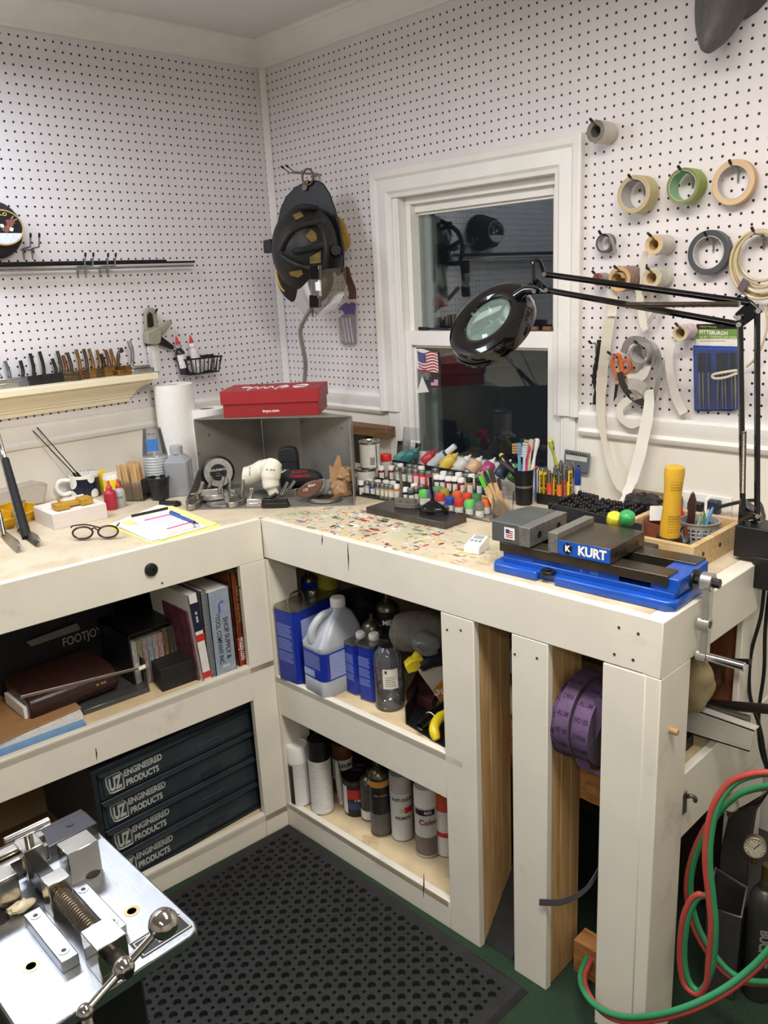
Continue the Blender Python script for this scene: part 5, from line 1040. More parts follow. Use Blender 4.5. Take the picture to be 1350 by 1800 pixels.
tp = onP(*c3_(703,530),P,(.8,-.6,0)); link('hosel',G().tube(smooth_path([P + V((0,0,.022)),P + V((.002,0,.04)),P.lerp(tp,.7),tp],4),[.007] * 4 + [.005] * 4 + [.0047] * 5,10),GLOSSB,t)
# ================================================================ VISE
VO,VX = onZ(860,1003,BT),onZ(1185,1080,BT); vx = (VX - VO).normalized(); vy = V((-vx.y,vx.x,0)); TV = basis(VO,vx,vy,(0,0,1))
VB = M('blue vise enamel',(22,78,172),.28,var=.12,scale=25,dirt=(20,50,110),dirtamt=.4,coat=.3); WAY = M('oiled brown way steel',(98,88,78),.3,.85,var=.25,scale=14); VG = M('ground jaw steel',(150,148,142),.4,.7,var=.2,scale=120)
vs_ = thing('machine_vise','blue machine vise with brown steel ways clamped on the right bench corner','vise',VO,(0,0,math.atan2(vx.y,vx.x)))
W_ = .172
g = G(TV); o = [(0,.02),(.012,.0),(.118,0),(.118,.018),(.160,.018),(.160,0),(.395,0),(.412,.012),(.414,W_ - .01),(.40,W_),(.16,W_),(.16,W_ - .018),(.118,W_ - .018),(.118,W_),(.012,W_),(0,W_ - .02)]
g.prism(o,.020); link('base_flange',g,VB,vs_,bev=.004)
g = G(TV); g.bb((.022,.020,.018),(.405,W_ - .016,.032)); g.bb((.022,.022,.03),(.245,.060,.045)); g.bb((.355,.022,.03),(.405,.060,.045)); g.bb((.022,W_ - .055,.03),(.405,W_ - .018,.045)); g.bb((.022,.02,.03),(.10,W_ - .018,.045)); g.bb((.360,.020,.03),(.412,W_ - .018,.060)); link('body',g,VB,vs_,bev=.003)
g = G(TV); g.bb((.016,.016,.044),(.392,.062,.064)); link('way',g,WAY,vs_,bev=.0012); g = G(TV); g.bb((.016,W_ - .062,.044),(.405,W_ - .014,.064)); link('way',g,WAY,vs_,bev=.0012)
g = G(TV); g.bb((.07,.060,.030),(.36,W_ - .060,.046)); link('screw_bed',g,M('dark oily casting',(40,42,40),.4,.3,var=.3),vs_)
g = G(TV); g.prism([(-.004,.016),(.068,.014),(.068,W_ - .014),(.0,W_ - .014),(-.014,.10)],.046,z0=.064); link('fixed_jaw',g,M('grey green jaw casting',(92,96,92),.45,.3,var=.1),vs_,bev=.003)
g = G(TV); g.bb((.068,.012,.066),(.095,W_ - .012,.108)); fj = link('jaw_plate',g,VG,vs_,bev=.001)
for yy in (.05,.125): link('bolt_socket',G(TV).cyl((.094,yy,.086),(.0955,yy,.086),.008,n=12),BLACK,fj)
g = G(TV); g.bb((.139,.012,.066),(.161,W_ - .012,.108)); link('jaw_plate',g,VG,vs_,bev=.001)
g = G(TV); g.bb((.161,.014,.065),(.277,W_ - .014,.096)); mj = link('moving_jaw',g,WAY,vs_,bev=.0012)
for yy in (.035,.075,.125): link('bolt_hole',G(TV).cyl((.2765,yy,.080),(.2778,yy,.080),.006,n=12),BLACK,mj)
g = G(TV); g.bb((.162,.0128,.066),(.276,.0141,.095)); npl = link('name_plate',g,M('blue name plate',(26,84,176),.35),vs_)
TF = TV @ basis((.238,.0126,.0805),(1,0,0),(0,0,1)); g = G(); g.text('KURT',.026,TF,bold=.045,maxw=.062); link('lettering',g,WINK,npl)
TK = TV @ basis((.184,.0126,.0805),(1,0,0),(0,0,1)); hx_ = [(.011 * cos(R_(60 * i + 30)),.0125 * sin(R_(60 * i + 30))) for i in range(6)]
link('emblem',G().prism(hx_,.0006,TK),BLACK,npl); g = G(); g.text('K',.017,TK @ TM((0,0,.0006)),bold=.05); link('emblem_letter',g,WINK,npl)
TS = TV @ basis((.044,.0137,.088),(1,0,0),(0,0,1)); fs_ = link('flag_label',G().patch(-.013,.013,-.013,.013,TS,lift=.0004),WHITEP,vs_)
g = G(); 
for k in range(4): g.patch(-.009,.009,-.009 + k * .0045,-.007 + k * .0045,TS,lift=.0008)
link('stripes',g,M('flag red',(178,36,52),.5),fs_); link('canton',G().patch(-.009,.0,.001,.009,TS,lift=.001),M('flag blue',(50,56,120),.5),fs_)
TD = TV @ basis((.245,.0195,.031),(1,0,0),(0,0,1)); pl_ = link('data_plate',G(TV).bb((.200,.0212,.020),(.292,.0222,.043)),VB,vs_); TD = TV @ basis((.245,.0210,.031),(1,0,0),(0,0,1))
g = G(); g.text('K',.008,TD @ TM((-.034,.006,0)),bold=.03); g.text('D675',.0075,TD @ TM((-.006,.006,0)),bold=.02); g.text('== = =',.0035,TD @ TM((-.004,-.001,0))); g.patch(.012,.036,-.009,-.006,TD,lift=.0004); link('lettering',g,M('pale blue print',(120,160,214),.5),pl_)
for q_ in ((.010,.085,.020),): pass
link('hold_down_bolt',G(TV).cyl((.139,.012,.018),(.139,.012,.026),.016,n=20).cyl((.139,.012,.024),(.139,.012,.030),.008,n=6),DSTEEL,vs_,bev=.001)
link('hold_down_bolt',G(TV).cyl((.139,W_ - .012,.018),(.139,W_ - .012,.026),.016,n=20),DSTEEL,vs_,bev=.001)
link('screw_collar',G(TV).cyl((.411,W_ / 2,.043),(.416,W_ / 2,.043),.019,n=24),DSTEEL,vs_,bev=.001)
link('screw',G(TV).cyl((.414,W_ / 2,.043),(.462,W_ / 2,.043),.0095,n=6),DSTEEL,vs_,bev=.001)
AL = M('satin aluminium',(190,188,182),.35,.85,var=.08,scale=60)
hd_ = link('handle_hub',G(TV).cyl((.428,W_ / 2,.043),(.449,W_ / 2,.043),.0175,n=28),AL,vs_,bev=.001)
cb = TV @ V((.438,W_ / 2,.043)); bot = cb + V((.0,0,-.152)); T2 = basis(cb,vy,(0,0,-1),vx * -1)
g = G(T2); g.prism([(-.013,.0),(.013,.0),(.0085,.06),(.011,.085),(.0085,.10),(.0095,.15),(-.0095,.15),(-.0085,.10),(-.011,.085),(-.0085,.06)],.014,z0=-.009); link('handle_bar',g,AL,vs_,bev=.001)
link('handle_boss',G().cyl(cb + V((0,0,-.085)) - vx * .012,cb + V((0,0,-.085)) + vx * .010,.0145,n=24),AL,vs_,bev=.001); link('boss_socket',G().cyl(cb + V((0,0,-.085)) + vx * .0098,cb + V((0,0,-.085)) + vx * .0106,.008,n=6),BLACK,vs_)
link('handle_eye',G().cyl(bot - vx * .012,bot + vx * .008,.0125,n=24),AL,vs_,bev=.001); link('grip',G().cyl(bot + vx * .006,bot + vx * .078,.0085,n=20),CHROME,vs_,bev=.001)
# ================================================================ RIGHT BENCH TOP
q = lambda x,y: (820 + x / 4.5,720 + y / 4.5)
# small white box on the bench front
a = onZ(814,972,BT); b_ = onZ(842,976,BT); d = (b_ - a).normalized(); n_ = V((-d.y,d.x,0)); T = basis(a,d,n_,(0,0,1)); t = thing('small_gauge_box','small white plastic gauge box on the bench front left of the vise','gauge',a)
L_ = (b_ - a).length; link('case',G(T).hexa([(0,0,0),(L_,0,0),(L_,.058,0),(0,.058,0),(.001,.002,.018),(L_ - .001,.002,.018),(L_ - .002,.056,.030),(.002,.056,.030)]),WHITEP,t,bev=.002); TG_ = T @ basis((L_ / 2,.002,.0182),(1,0,0),(0,.976,.217))
link('display',G(TG_).bb((-L_ * .30,.036,0),(L_ * .30,.050,.0012)),M('grey green display',(150,158,156),.3),t); bt_ = M('grey blue button',(130,140,152),.5)
for x_ in (-.25,0,.25): link('button',G(TG_).bb((L_ * x_ - .003,.022,0),(L_ * x_ + .003,.030,.0012)),bt_,t)
# coloured craft sticks holder
P = onZ(*c2(950,1395),BT); T = basis(P + V((-.020,.012,0)),(.82,.57,0),(-.57,.82,0),(0,0,1)); t = thing('stick_holder','clear plastic cup of paint dipped craft sticks left of the vise','holder',P)
g = G(T); w_ = .052; h_ = .062
for a,b_ in (((0,0,0),(w_,w_,.002)),((0,0,0),(w_,.0016,h_)),((0,w_ - .0016,0),(w_,w_,h_)),((0,0,0),(.0016,w_,h_)),((w_ - .0016,0,0),(w_,w_,h_))): g.bb(a,b_)
link('cup',g,CLEARP,t)
tips = [((705,735),(76,190,50),'lime'),((730,665),(196,160,120),'bare'),((770,662),(26,44,56),'navy'),((805,650),(130,200,70),'pale green'),((840,632),(40,90,52),'dark green'),((875,645),(60,44,50),'black'),((985,760),(54,40,44),'plum'),((810,890),(222,200,160),'cream'),((860,900),(226,206,170),'pale'),((930,915),(170,40,44),'red'),((985,940),(60,84,48),'moss'),((1060,885),(122,116,114),'grey')]
for i,(c_,rgb,cn) in enumerate(tips):
    bs = T @ V((.014 + .024 * ((i * 5) % 7) / 6,.012 + .028 * ((i * 3) % 5) / 4,.003)); tp = onP(*c2(*c_),bs + V((-.02,.005,0)),(.8,-.6,0)); d = (tp - bs).normalized(); L_ = .118
    T3 = basis(bs,(V((.8,.6,0)) - d * d.dot(V((.8,.6,0)))).normalized(),d); s_ = thing('craft_stick',f'craft stick with a {cn} painted tip leaning in the clear cup','stick',bs,group='paint dipped sticks')
    L_ = (tp - bs).length; link('stick',G().prism([(-.005,.004),(-.003,.0),(.003,0),(.005,.004),(.005,L_ - .034),(-.005,L_ - .034)],.0018,T3),BAM,s_); link('painted_tip',G().prism([(-.005,L_ - .034),(.005,L_ - .034),(.005,L_ - .004),(.003,L_),(-.003,L_),(-.005,L_ - .004)],.0020,T3),M(cn + ' dipped paint',rgb,.4),s_)
# toothbrush cup
P = onZ(*q(455,745),BT); r = sz(P,17); h = hz(P,*q(450,470)); t = thing('brush_cup','black cup holding worn toothbrushes under the window','cup',P); link('cup',G().lathe([(r * .85,0),(r,h),(r * .94,h),(r * .80,.004),(0,.004)],24),BLACK,t,world=0); link('band',G().lathe([(r * .925,h * .5),(r * .945,h * .56)],24,caps=False),M('silver band',(140,140,140),.4,.6),t,world=0)
BR = [((415,265),(480,540),(110,150,190),(176,140,96),'blue toothbrush with tan bristles, leaning left in the black cup'),((463,300),(495,540),(196,206,214),(210,210,206),'white and blue toothbrush without a visible head in the black cup'),((500,262),(535,560),(206,60,110),(200,190,190),'pink striped toothbrush in the middle of the black cup'),((512,235),(560,520),(190,200,150),(170,176,120),'pale green toothbrush behind the white one in the black cup'),((560,228),(605,520),(226,222,226),(150,110,130),'white toothbrush with mauve bristles standing tallest in the black cup'),((662,235),(640,560),(196,206,70),(40,90,150),'yellow green toothbrush with blue bristles right of the black cup')]
for k,(tp,bs,rgb,br,lab) in enumerate(BR):
    b0 = P + V((-.008 + .004 * k,-.006 + .003 * k,.01)) if k < 5 else onZ(*q(690,720),BT) + V((0,.05,.005)); tpp = onP(*q(*tp),P + V((0,.02,0)),(.8,-.6,0)); d = (tpp - b0).normalized(); L_ = (tpp - b0).length
    t = thing('toothbrush',lab,'toothbrush',b0,group='worn toothbrushes'); sd = V((.80,.6,0)); sd = (sd - d * sd.dot(d)).normalized(); T3 = basis(b0,sd,d)
    g = G(T3); g.tube([(0,0,0),(0,L_ * .45,.001),(0,L_ * .7,0),(0,L_ * .80,0),(0,L_ * .9,0),(0,L_ * .98,0),(0,L_,0)],[.005,.0068,.0040,.0050,.0082,.0076,.004],10); link('handle',g,M(f'toothbrush plastic {k}',rgb,.3,var=.1),t)
    g = G(T3); sgn = -1 if k != 5 else .3
    for i in range(4):
        for j in range(2): g.bb((sgn * .004,L_ * .83 + i * .007,-.007 + .008 * j),(sgn * .019,L_ * .83 + i * .007 + .005,-.001 + .008 * j))
    link('bristles',g,M(f'toothbrush bristle {k}',br,.8,var=.3,scale=200),t)
a,b_ = onZ(*q(548,725),BT),None; tp = onP(*q(548,462),a,(.8,-.6,0)); t = thing('ball_pen','thin blue rod with a red ball on top beside the paint markers','pen',a); link('rod',G().cyl(a,tp,.003,n=8),M('blue rod',(70,110,170),.4),t); link('ball',G().sph(tp,.0068),M('red ball',(206,50,40),.3),t)
# marker with yellow tip, flat file, green handle lying in the bottle ledge
a,b_ = onR(*q(405,535),.14),onR(*q(272,355),.11); t = thing('marker','black marker with a yellow end leaning across the tilted bottles','marker',a); d = b_ - a; link('barrel',G().cyl(a,a + d * .9,.0085,n=14),BLACK,t); link('end',G().cyl(a + d * .9,b_,.0085,.006,n=14),M('pale yellow plastic',(224,214,110),.4),t); link('stripe',G().cyl(a + d * .62 + V((0,-.0078,.002)),a + d * .82 + V((0,-.0078,.002)),.0022,n=6),M('pale yellow plastic',(224,214,110),.4),t)
a,b_ = onR(*q(445,540),.17),onR(*q(270,412),.145); one('flat_rod',G().tube([a,a.lerp(b_,.5),a.lerp(b_,.9),b_],[.0045,.0055,.0075,.006],10),M('dark grey plastic',(62,60,60),.5),'dark grey brush handle crossing below the black and yellow marker','brush',a)
a,b_ = onR(*q(430,540),.135),onR(*q(405,432),.12); one('green_knife',G().hexa([a + V((-.006,-.008,0)),a + V((.010,-.008,0)),a + V((.010,.006,0)),a + V((-.006,.006,0)),b_ + V((-.010,-.008,0)),b_ + V((.013,-.008,.004)),b_ + V((.013,.006,.004)),b_ + V((-.010,.006,0))]),M('bright green plastic',(76,180,70),.35),'bright green plastic handle sticking up left of the toothbrush cup','handle',bev=.003)
# paint markers
P0 = onZ(*q(640,745),BT); t = thing('marker_tray','black tray holding the paint markers under the window','tray',P0); dR = (onZ(*q(840,760),BT) - onZ(*q(590,720),BT)).normalized(); nR2 = V((-dR.y,dR.x,0)); T = basis(onZ(*q(575,735),BT),dR,nR2,(0,0,1))
g = G(T); g.bb((0,-.01,0),(.125,.06,.003)); g.bb((0,-.012,0),(.125,-.010,.03)); g.bb((0,.06,0),(.125,.062,.03)); g.bb((0,-.01,0),(-.002,.06,.03)); g.bb((.125,-.01,0),(.127,.06,.03)); link('tray',g,BLACK,t)
MK = [(585,460,0,'blue',(60,90,180),1),(618,470,1,'blue',(54,84,176),1),(655,480,0,'red',(206,66,36),0),(696,488,1,'orange',(210,110,40),1),(735,495,0,'orange',(214,104,36),0),(630,455,2,'white',(206,206,200),0),(705,440,2,'silver',(170,170,168),0),(748,400,3,'silver',(176,176,172),0),(778,445,1,'brown',(150,70,40),0),(790,420,3,'gold',(176,140,70),0),(815,455,0,'yellow',(214,170,40),1),(832,420,2,'grey',(150,150,150),0)]
YL = M('yellow marker label',(224,190,50),.5); MKR = {}
for i,(x,y,dp,cn,rgb,lb) in enumerate(MK):
    b0 = onZ(*q(x,770),BT) if dp == 0 else onZ(*q(x,770),BT); loc = T.inverted() @ b0; b0 = T @ V((max(.006,min(.119,loc.x + .010 * dp * .3)),-.001 + .0145 * dp,.004)); b0 = onP(x / 4.5 + 820,860,b0,nR2); b0.z = BT + .004
    h = hz(b0,*q(x,y)); r = .0072; t = thing('paint_marker',f'{cn} paint marker with a silver cap, {nth(sum(1 for m_ in MK if m_[0] < x), len(MK))} of the bundle','marker',b0,(0,0,R_(-35)),'paint markers')
    link('barrel',G().lathe([(r,0),(r,h * .62),(r * .92,h * .63)],18),M(cn + ' marker barrel',rgb,.3),t,world=0)
    link('cap',G().lathe([(r * .96,h * .62),(r * .96,h * .93),(r * .6,h * .95),(r * .6,h),(0,h)],18),STEEL,t,world=0)
    Tm = basis((r,0,h * .42),(0,1,0),(0,0,1),(1,0,0))
    if lb: lab_ = link('label',G().patch(-r * .9,r * .9,-h * .36,h * (.50 if i != 3 else .4),Tm,bend=r,lift=.0004),YL,t,world=0); g = G(); g.text('VALUE PAINT MARKER' if cn == 'yellow' else 'PAINT MARKER',.0095,Tm @ TM((0,h * .06,0),(0,0,pi / 2)) @ TM((0,0,.0006)),maxw=h * .80,bold=.03); link('lettering',g,BLACK,t,world=0)
    else: link('label',G().patch(-r * .6,r * .6,-h * .3,h * .1,Tm,bend=r,lift=.0003),M(cn + ' marker label',tuple(min(255,int(v * .8 + 50)) for v in rgb),.5,var=.3,scale=200),t,world=0)
a = onZ(*q(878,745),BT) + V((-.01,.02,0)); a = onP(*q(878,745),T @ V((.13,.03,0)),nR2); a.z = BT; h = hz(a,*q(880,458)); t = thing('marker','whiteboard marker with a blue cap right of the paint markers','marker',a); link('barrel',G().lathe([(.0075,0),(.008,h * .6)],16),WHITEP,t,world=0); link('cap',G().lathe([(.0088,h * .55),(.0092,h * .9),(.006,h)],16),M('blue marker cap',(36,60,140),.35),t,world=0)
# grey slide gauge leaning on the wall
P = onR(*q(880,495),.012); a,b_,c_,d_ = [onR(*q(x,y),.012) for x,y in ((775,478),(968,500),(985,345),(785,312))]; t = thing('gauge_plate','grey metal slide gauge plate leaning on the wall behind the markers','gauge',a)
GM = M('blue grey cast metal',(126,136,140),.45,.5,var=.1); n_ = V((0,-.006,0)); link('plate',G().hexa([d_,a,b_,c_][::1] + [v + n_ for v in (d_,a,b_,c_)]),GM,t,bev=.002)
def on4(u,v): return a.lerp(b_,u).lerp(d_.lerp(c_,u),v) + n_
g = G(); g.hexa([on4(.08,.55),on4(.92,.55),on4(.92,.80),on4(.08,.80)] + [on4(u,v) + V((0,-.0012,0)) for u,v in ((.08,.55),(.92,.55),(.92,.80),(.08,.80))]); link('window',g,M('pale gauge window',(206,206,196),.4),t)
g = G(); g.hexa([on4(.06,.84),on4(.94,.84),on4(.94,.95),on4(.06,.95)] + [on4(u,v) + V((0,-.003,0)) for u,v in ((.06,.84),(.94,.84),(.94,.95),(.06,.95))]); link('rail',g,GM,t,bev=.001)
g = G()
for k in range(9): c0 = on4(.14 + .09 * k,.895) + V((0,-.0032,0)); g.box(c0,(.002,.0008,.010))
link('ticks',g,DSTEEL,t); link('pin',G().cyl(on4(.62,.3),on4(.62,.3) + V((0,-.004,0)),.003,n=10),DSTEEL,t)
# letter punches in a block and drill index behind the vise
a = onZ(*q(760,800),BT); e = onZ(*q(1290,800),BT); PB = thing('punch_block','black block standing full of letter punches behind the vise','holder',a); dP = (e - onZ(*q(770,770),BT)).normalized(); dP = V((1,.06,0)).normalized(); nP = V((-dP.y,dP.x,0))
o_ = V((1.418,-.318,BT)); T = basis(o_,dP,nP,(0,0,1)); Lx,Ly = .200,.165
link('block',G(T).bb((0,0,0),(Lx,Ly,.024)),BLACK,PB,bev=.002)
pr = None; PK = M('black oxide punch',(30,29,29),.38,.5,var=.3)
for i in range(12):
    for j in range(10):
        P = T @ V((.010 + i * .0163,.009 + j * .0162,.024)); hh = random.choice((.028,.030,.032,.035)) + .006 * (i + j < 12)
        lab = 'black steel letter punch standing in the punch block'
        if pr is None: pr = one('letter_punch',G().lathe([(.0052,0),(.0056,.001),(.0056,.034),(.0045,.040),(.0026,.042),(0,.042)],8),PK,lab,'punch',P,group='letter punches in the block',world=0)
        else: o = dup(pr,P); o.scale = (1,1,hh / .042)
# drill index: bent black sheet
a,b_ = onZ(*q(310,880),BT),onZ(*q(960,900),BT); t = thing('drill_index','open dark steel drill index full of small bits behind the vise jaws','drill index',a)
p_,s_ = VO + vx * -.012 + vy * (W_ + .022),VO + vx * .215 + vy * (W_ + .022); T = basis(p_,vx,vy,(0,0,1)); L_ = (s_ - p_).length; DI = M('dark painted sheet steel',(48,50,50),.4,.4,var=.15)
link('back_plate',G(T).hexa([(0,.070,0),(L_,.070,0),(L_,.073,0),(0,.073,0),(0,.080,.085),(L_,.080,.072),(L_,.083,.072),(0,.083,.085)]),DI,t,bev=.001); link('side_plate',G(T).hexa([(0,.0,0),(.003,.0,0),(.003,.073,0),(0,.073,0),(0,.02,.03),(.003,.02,.03),(.003,.083,.085),(0,.083,.085)]),DI,t); link('bit_rack',G(T).bb((.004,.01,0),(L_,.066,.030)),DI,t,bev=.001); link('inner_box',G(T).bb((.0,-.03,0),(.05,.008,.055)),M('brown card',(120,90,66),.8),t)
db = None
for i in range(14):
    for j in range(2):
        P = T @ V((.016 + i * .0145,.026 + .024 * j,.030)); lab = 'small dark drill bit standing in the steel drill index'
        if db is None: db = one('drill_bit',G().lathe([(.0036,0),(.0036,.022),(.0030,.026),(.0012,.032),(0,.032)],8),DSTEEL,lab,'drill bit',P,group='drill bits in the index',world=0)
        else: dup(db,P)
# yellow and green soft jaws
for x,y,rgb,lab in ((1170,868,(214,206,60),'yellow rounded soft block lying behind the vise'),(1270,858,(60,160,86),'green rounded soft block lying behind the vise, right of the yellow one')):
    P = onZ(*q(x,y + 45),BT + .05); r = .0185; P = VO + vx * (.215 + (.036 if rgb[0] < 100 else 0)) + vy * (W_ + .055); P = onP(*q(x,y),P,(.8,-.6,0))
    one('soft_block',G().lathe([(.010,-.018),(.0165,-.010),(.0185,.0),(.017,.010),(.011,.016),(0,.017)],8,TM(P,(.3,.25,.2))),M(('yellow' if rgb[0] > 100 else 'green') + ' knob plastic',rgb,.35),lab,'block',ang=20,sub=1,bev=.003)
one('rubber_sheet',G().hexa([VO + vx * x + vy * y + V((0,0,z)) for z in (0,.048) for x,y in ((.19,W_ + .03),(.275,W_ + .03),(.275,W_ + .09),(.19,W_ + .09))]),M('dark tool case',(58,52,46),.6),'low dark tool case under the yellow and green knobs','case',bev=.002)
# crumpled black glove / tape heap
P = onZ(1135,905,BT) + V((.0,.03,0)); one('black_glove',crumple(onR(1132,884,.095),.052,.030,.024,9,16,10),M('crumpled black rubber',(44,43,42),.6,var=.3),'crumpled black rubber glove heap behind the hammer handle','glove',ang=20)
a = onR(1110,880,.03); one('paper_bundle',G().bb((a.x,-.055,BT + .001),(a.x + .14,-.018,BT + .052)),wood('layered brown paper',(150,124,90),(104,80,54),(1,1,16),8),'old bundle of layered brown paper lying against the wall','paper',bev=.006)
# hammer
P = onZ(1175,964,BT + .006); hT = hz(P,1176,818); r = sz(P,16)
t = thing('hammer','yellow handled mallet standing upright on its black head behind the vise','hammer',P); YH = M('worn yellow handle',(212,166,50),.45,var=.06,scale=18,dirt=(70,52,30),dirtamt=.55)
tt = Matrix.Rotation(R_(2),4,'Y'); link('head',G(tt).lathe([(r * 1.35,0),(r * 1.4,.003),(r * 1.4,.026),(r * 1.3,.030)],24),BLACK,t,world=0)
link('handle',G(tt).lathe([(r * 1.06,.028),(r * 1.06,hT * .30),(r * .92,hT * .5),(r * .95,hT * .75),(r * 1.08,hT * .92),(r * 1.0,hT * .985),(r * .6,hT),(0,hT)],24),YH,t,world=0)
g = G(tt)
for i in range(8):
    for j in range(7):
        a_ = R_(-75 + i * 10); g.sph((r * 1.04 * cos(a_),r * 1.04 * sin(a_),.045 + j * .006),.0012,n=5,k=3)
        if j < 6: g.sph((r * 1.0 * cos(a_),r * 1.0 * sin(a_),hT * .74 + j * .006),.0010,n=5,k=3)
link('grip_dots',g,M('dark grip dots',(120,88,30),.6),t,world=0)
# wooden tray
zt_ = .036; WT = wood('light birch ply',(212,184,140),(190,156,108),(2,14,14),5)
A1,A2,A3 = onZ(1213,988,BT),onZ(1287,955,BT),onZ(1080,918,BT)
dW = V((0,1,0)); dX = V((1,0,0)); x1,y0 = 1.845,-.405; y1,x0 = -.150,1.636
t = thing('wooden_tray','shallow light plywood tray of tools at the bench end under the lamp','tray',(x1,y0,BT)); W2 = .014
link('side',G().bb((x1 - W2,y0,BT),(x1,y1,BT + .056)),WT,t,bev=.001); link('side',G().bb((x0,y0,BT),(x0 + W2,y1,BT + .056)),WT,t,bev=.001); link('side',G().bb((x0 + W2,y0,BT),(x1 - W2,y0 + W2,BT + .056)),WT,t,bev=.001); link('side',G().bb((x0 + W2,y1 - W2,BT),(x1 - W2,y1,BT + .056)),WT,t,bev=.001); link('bottom',G().bb((x0 + W2,y0 + W2,BT),(x1 - W2,y1 - W2,BT + .005)),WT,t)
for yy in (-.36,-.28,-.20): link('screw_hole',G().cyl((x1 - .001,yy,BT + .03),(x1 + .0008,yy,BT + .03),.005,n=12),BLACK,t)
ZB_ = BT + .006
P = V((1.765,-.212,ZB_)); r = .044; h = .050; t = thing('basket','small grey plastic lattice basket holding pens in the wooden tray','basket',P); BG = M('grey basket plastic',(150,154,156),.45)
g = G(); g.lathe([(r * .8,0),(r * .82,.002),(0,.002)],28); g.lathe([(r * .8,0),(r * .86,.010),(r * .84,.010),(r * .78,.003)],28,caps=False); g.lathe([(r * .95,h * .72),(r,h * .96),(r * 1.06,h * .97),(r * 1.06,h),(r * .96,h),(r * .92,h * .72),(r * .95,h * .72)],28,caps=False)
for k in range(20):
    a_ = 2 * pi * k / 20; g.cyl((r * .84 * cos(a_),r * .84 * sin(a_),.009),(r * .94 * cos(a_),r * .94 * sin(a_),h * .74),.0022,n=6)
for zz in (.019,.028): g.tube([(r * (.86 + zz * .9) * cos(2 * pi * i / 28),r * (.86 + zz * .9) * sin(2 * pi * i / 28),zz) for i in range(28)],.0018,6,closed=True)
link('lattice',g,BG,t,world=0)
for k,(px,py,rgb,lab,rr,L2) in enumerate(((1218,868,(70,40,36),'dark brown wooden tool handle standing in the grey basket',.009,.05),(1232,905,(150,190,150),'pale green pen in the grey basket',.0035,0),(1246,895,(200,204,196),'white pen in the grey basket',.0035,0),(1253,892,(90,140,190),'blue pen leaning right in the grey basket',.0042,0),(1238,900,(60,130,90),'dark green pen in the grey basket',.003,0))):
    b0 = P + V((-.015 + .008 * k,-.012 + .006 * (k % 3),.006)); tp = onP(px,py,P + V((.0,.0,0)),(.8,-.6,0)); d = (tp - b0).normalized(); o_ = thing('pen' if k else 'chisel',lab,'pen' if k else 'chisel',b0); link('barrel',G().tube([b0,b0.lerp(tp,.5),b0.lerp(tp,.85),tp],[rr * .8,rr,rr,rr * .5],10),M(f'pen plastic {k}',rgb,.35),o_); link('tip',G().cyl(tp,tp + d * .004,rr * .5,rr * .2,n=8),DSTEEL,o_)
c_ = V((1.705,-.235,ZB_)); one('leather_strap',G().ribbon([c_ + V((.055 * cos(a),.050 * sin(a),.022)) for a in [R_(-30 + 330 * i / 30) for i in range(31)]],V((0,0,.022)),.003),M('reddish brown leather',(116,62,44),.5,var=.15),'coiled reddish brown leather strap in the wooden tray','strap')
P = onP(1272 - 80,945,(1.76,-.31,0),(.8,-.6,0)); P = onZ(1199,958,ZB_); t = thing('tape_measure','small black and chrome oval tool leaning in the wooden tray','tool',P); T = basis(P + V((0,.01,.020)),(.85,.52,0),(-.2,.3,.93)); link('body',G().lathe([(.016,-.005),(.018,0),(.016,.005),(.004,.006)],24,T @ Matrix.Diagonal((.75,1.35,1,1))),GLOSSB,t); link('face',G().lathe([(.013,.0062),(0,.0064)],24,T @ Matrix.Diagonal((.75,1.35,1,1))),M('dark smoked face',(60,60,60),.15),t)
T = basis(onP(1153,915,(1.68,-.20,0),(.8,-.6,0)),(.8,.6,0),(-.1,.2,.97)); one('white_card',G(T).bb((-.015,0,0),(.04,.035,.002)),PAPER,'white card standing behind the yellow hammer handle','card'); T = basis(onP(1192,910,(1.70,-.19,0),(.8,-.6,0)),(.8,.6,0),(-.1,.2,.97)); one('red_triangle',G(T).prism([(-.008,0),(.018,-.004),(-.004,.055),(-.010,.05)],.003),M('red card',(196,44,44),.5),'red pointed card standing right behind the yellow hammer handle','card')
# socket plate and plugs
a,b_ = onR(1197,862,.002),onR(1284,935,.002); t = thing('outlet_plate','wide white wall outlet plate behind the wooden tray','outlet',(a.x,0,b_.z)); link('plate',G().bb((a.x,-.0005,b_.z),(b_.x,-.007,a.z)),WHITEP,t,bev=.002)
for x in (.3,.72): xx = a.x + (b_.x - a.x) * x; link('socket',G().bb((xx - .016,-.009,b_.z + .03),(xx + .016,-.0065,a.z - .02)),M('outlet insert',(226,222,214),.4),t,bev=.002)
p = onR(1254,893,.03); t = thing('power_plug','white and navy power plug in the wall outlet','plug',p); link('body',G().bb((p.x - .016,-.034,p.z - .018),(p.x + .012,-.009,p.z + .018)),M('navy plug',(34,44,62),.4),t,bev=.004); link('shell',G().bb((p.x - .024,-.030,p.z - .02),(p.x - .014,-.009,p.z + .022)),WHITEP,t,bev=.002)
p = onR(1222,890,.02); one('black_plug',G().bb((p.x - .018,-.03,p.z - .012),(p.x + .02,-.007,p.z + .012)),BLACK,'black power plug in the wall outlet behind the wooden handle','plug',bev=.004)
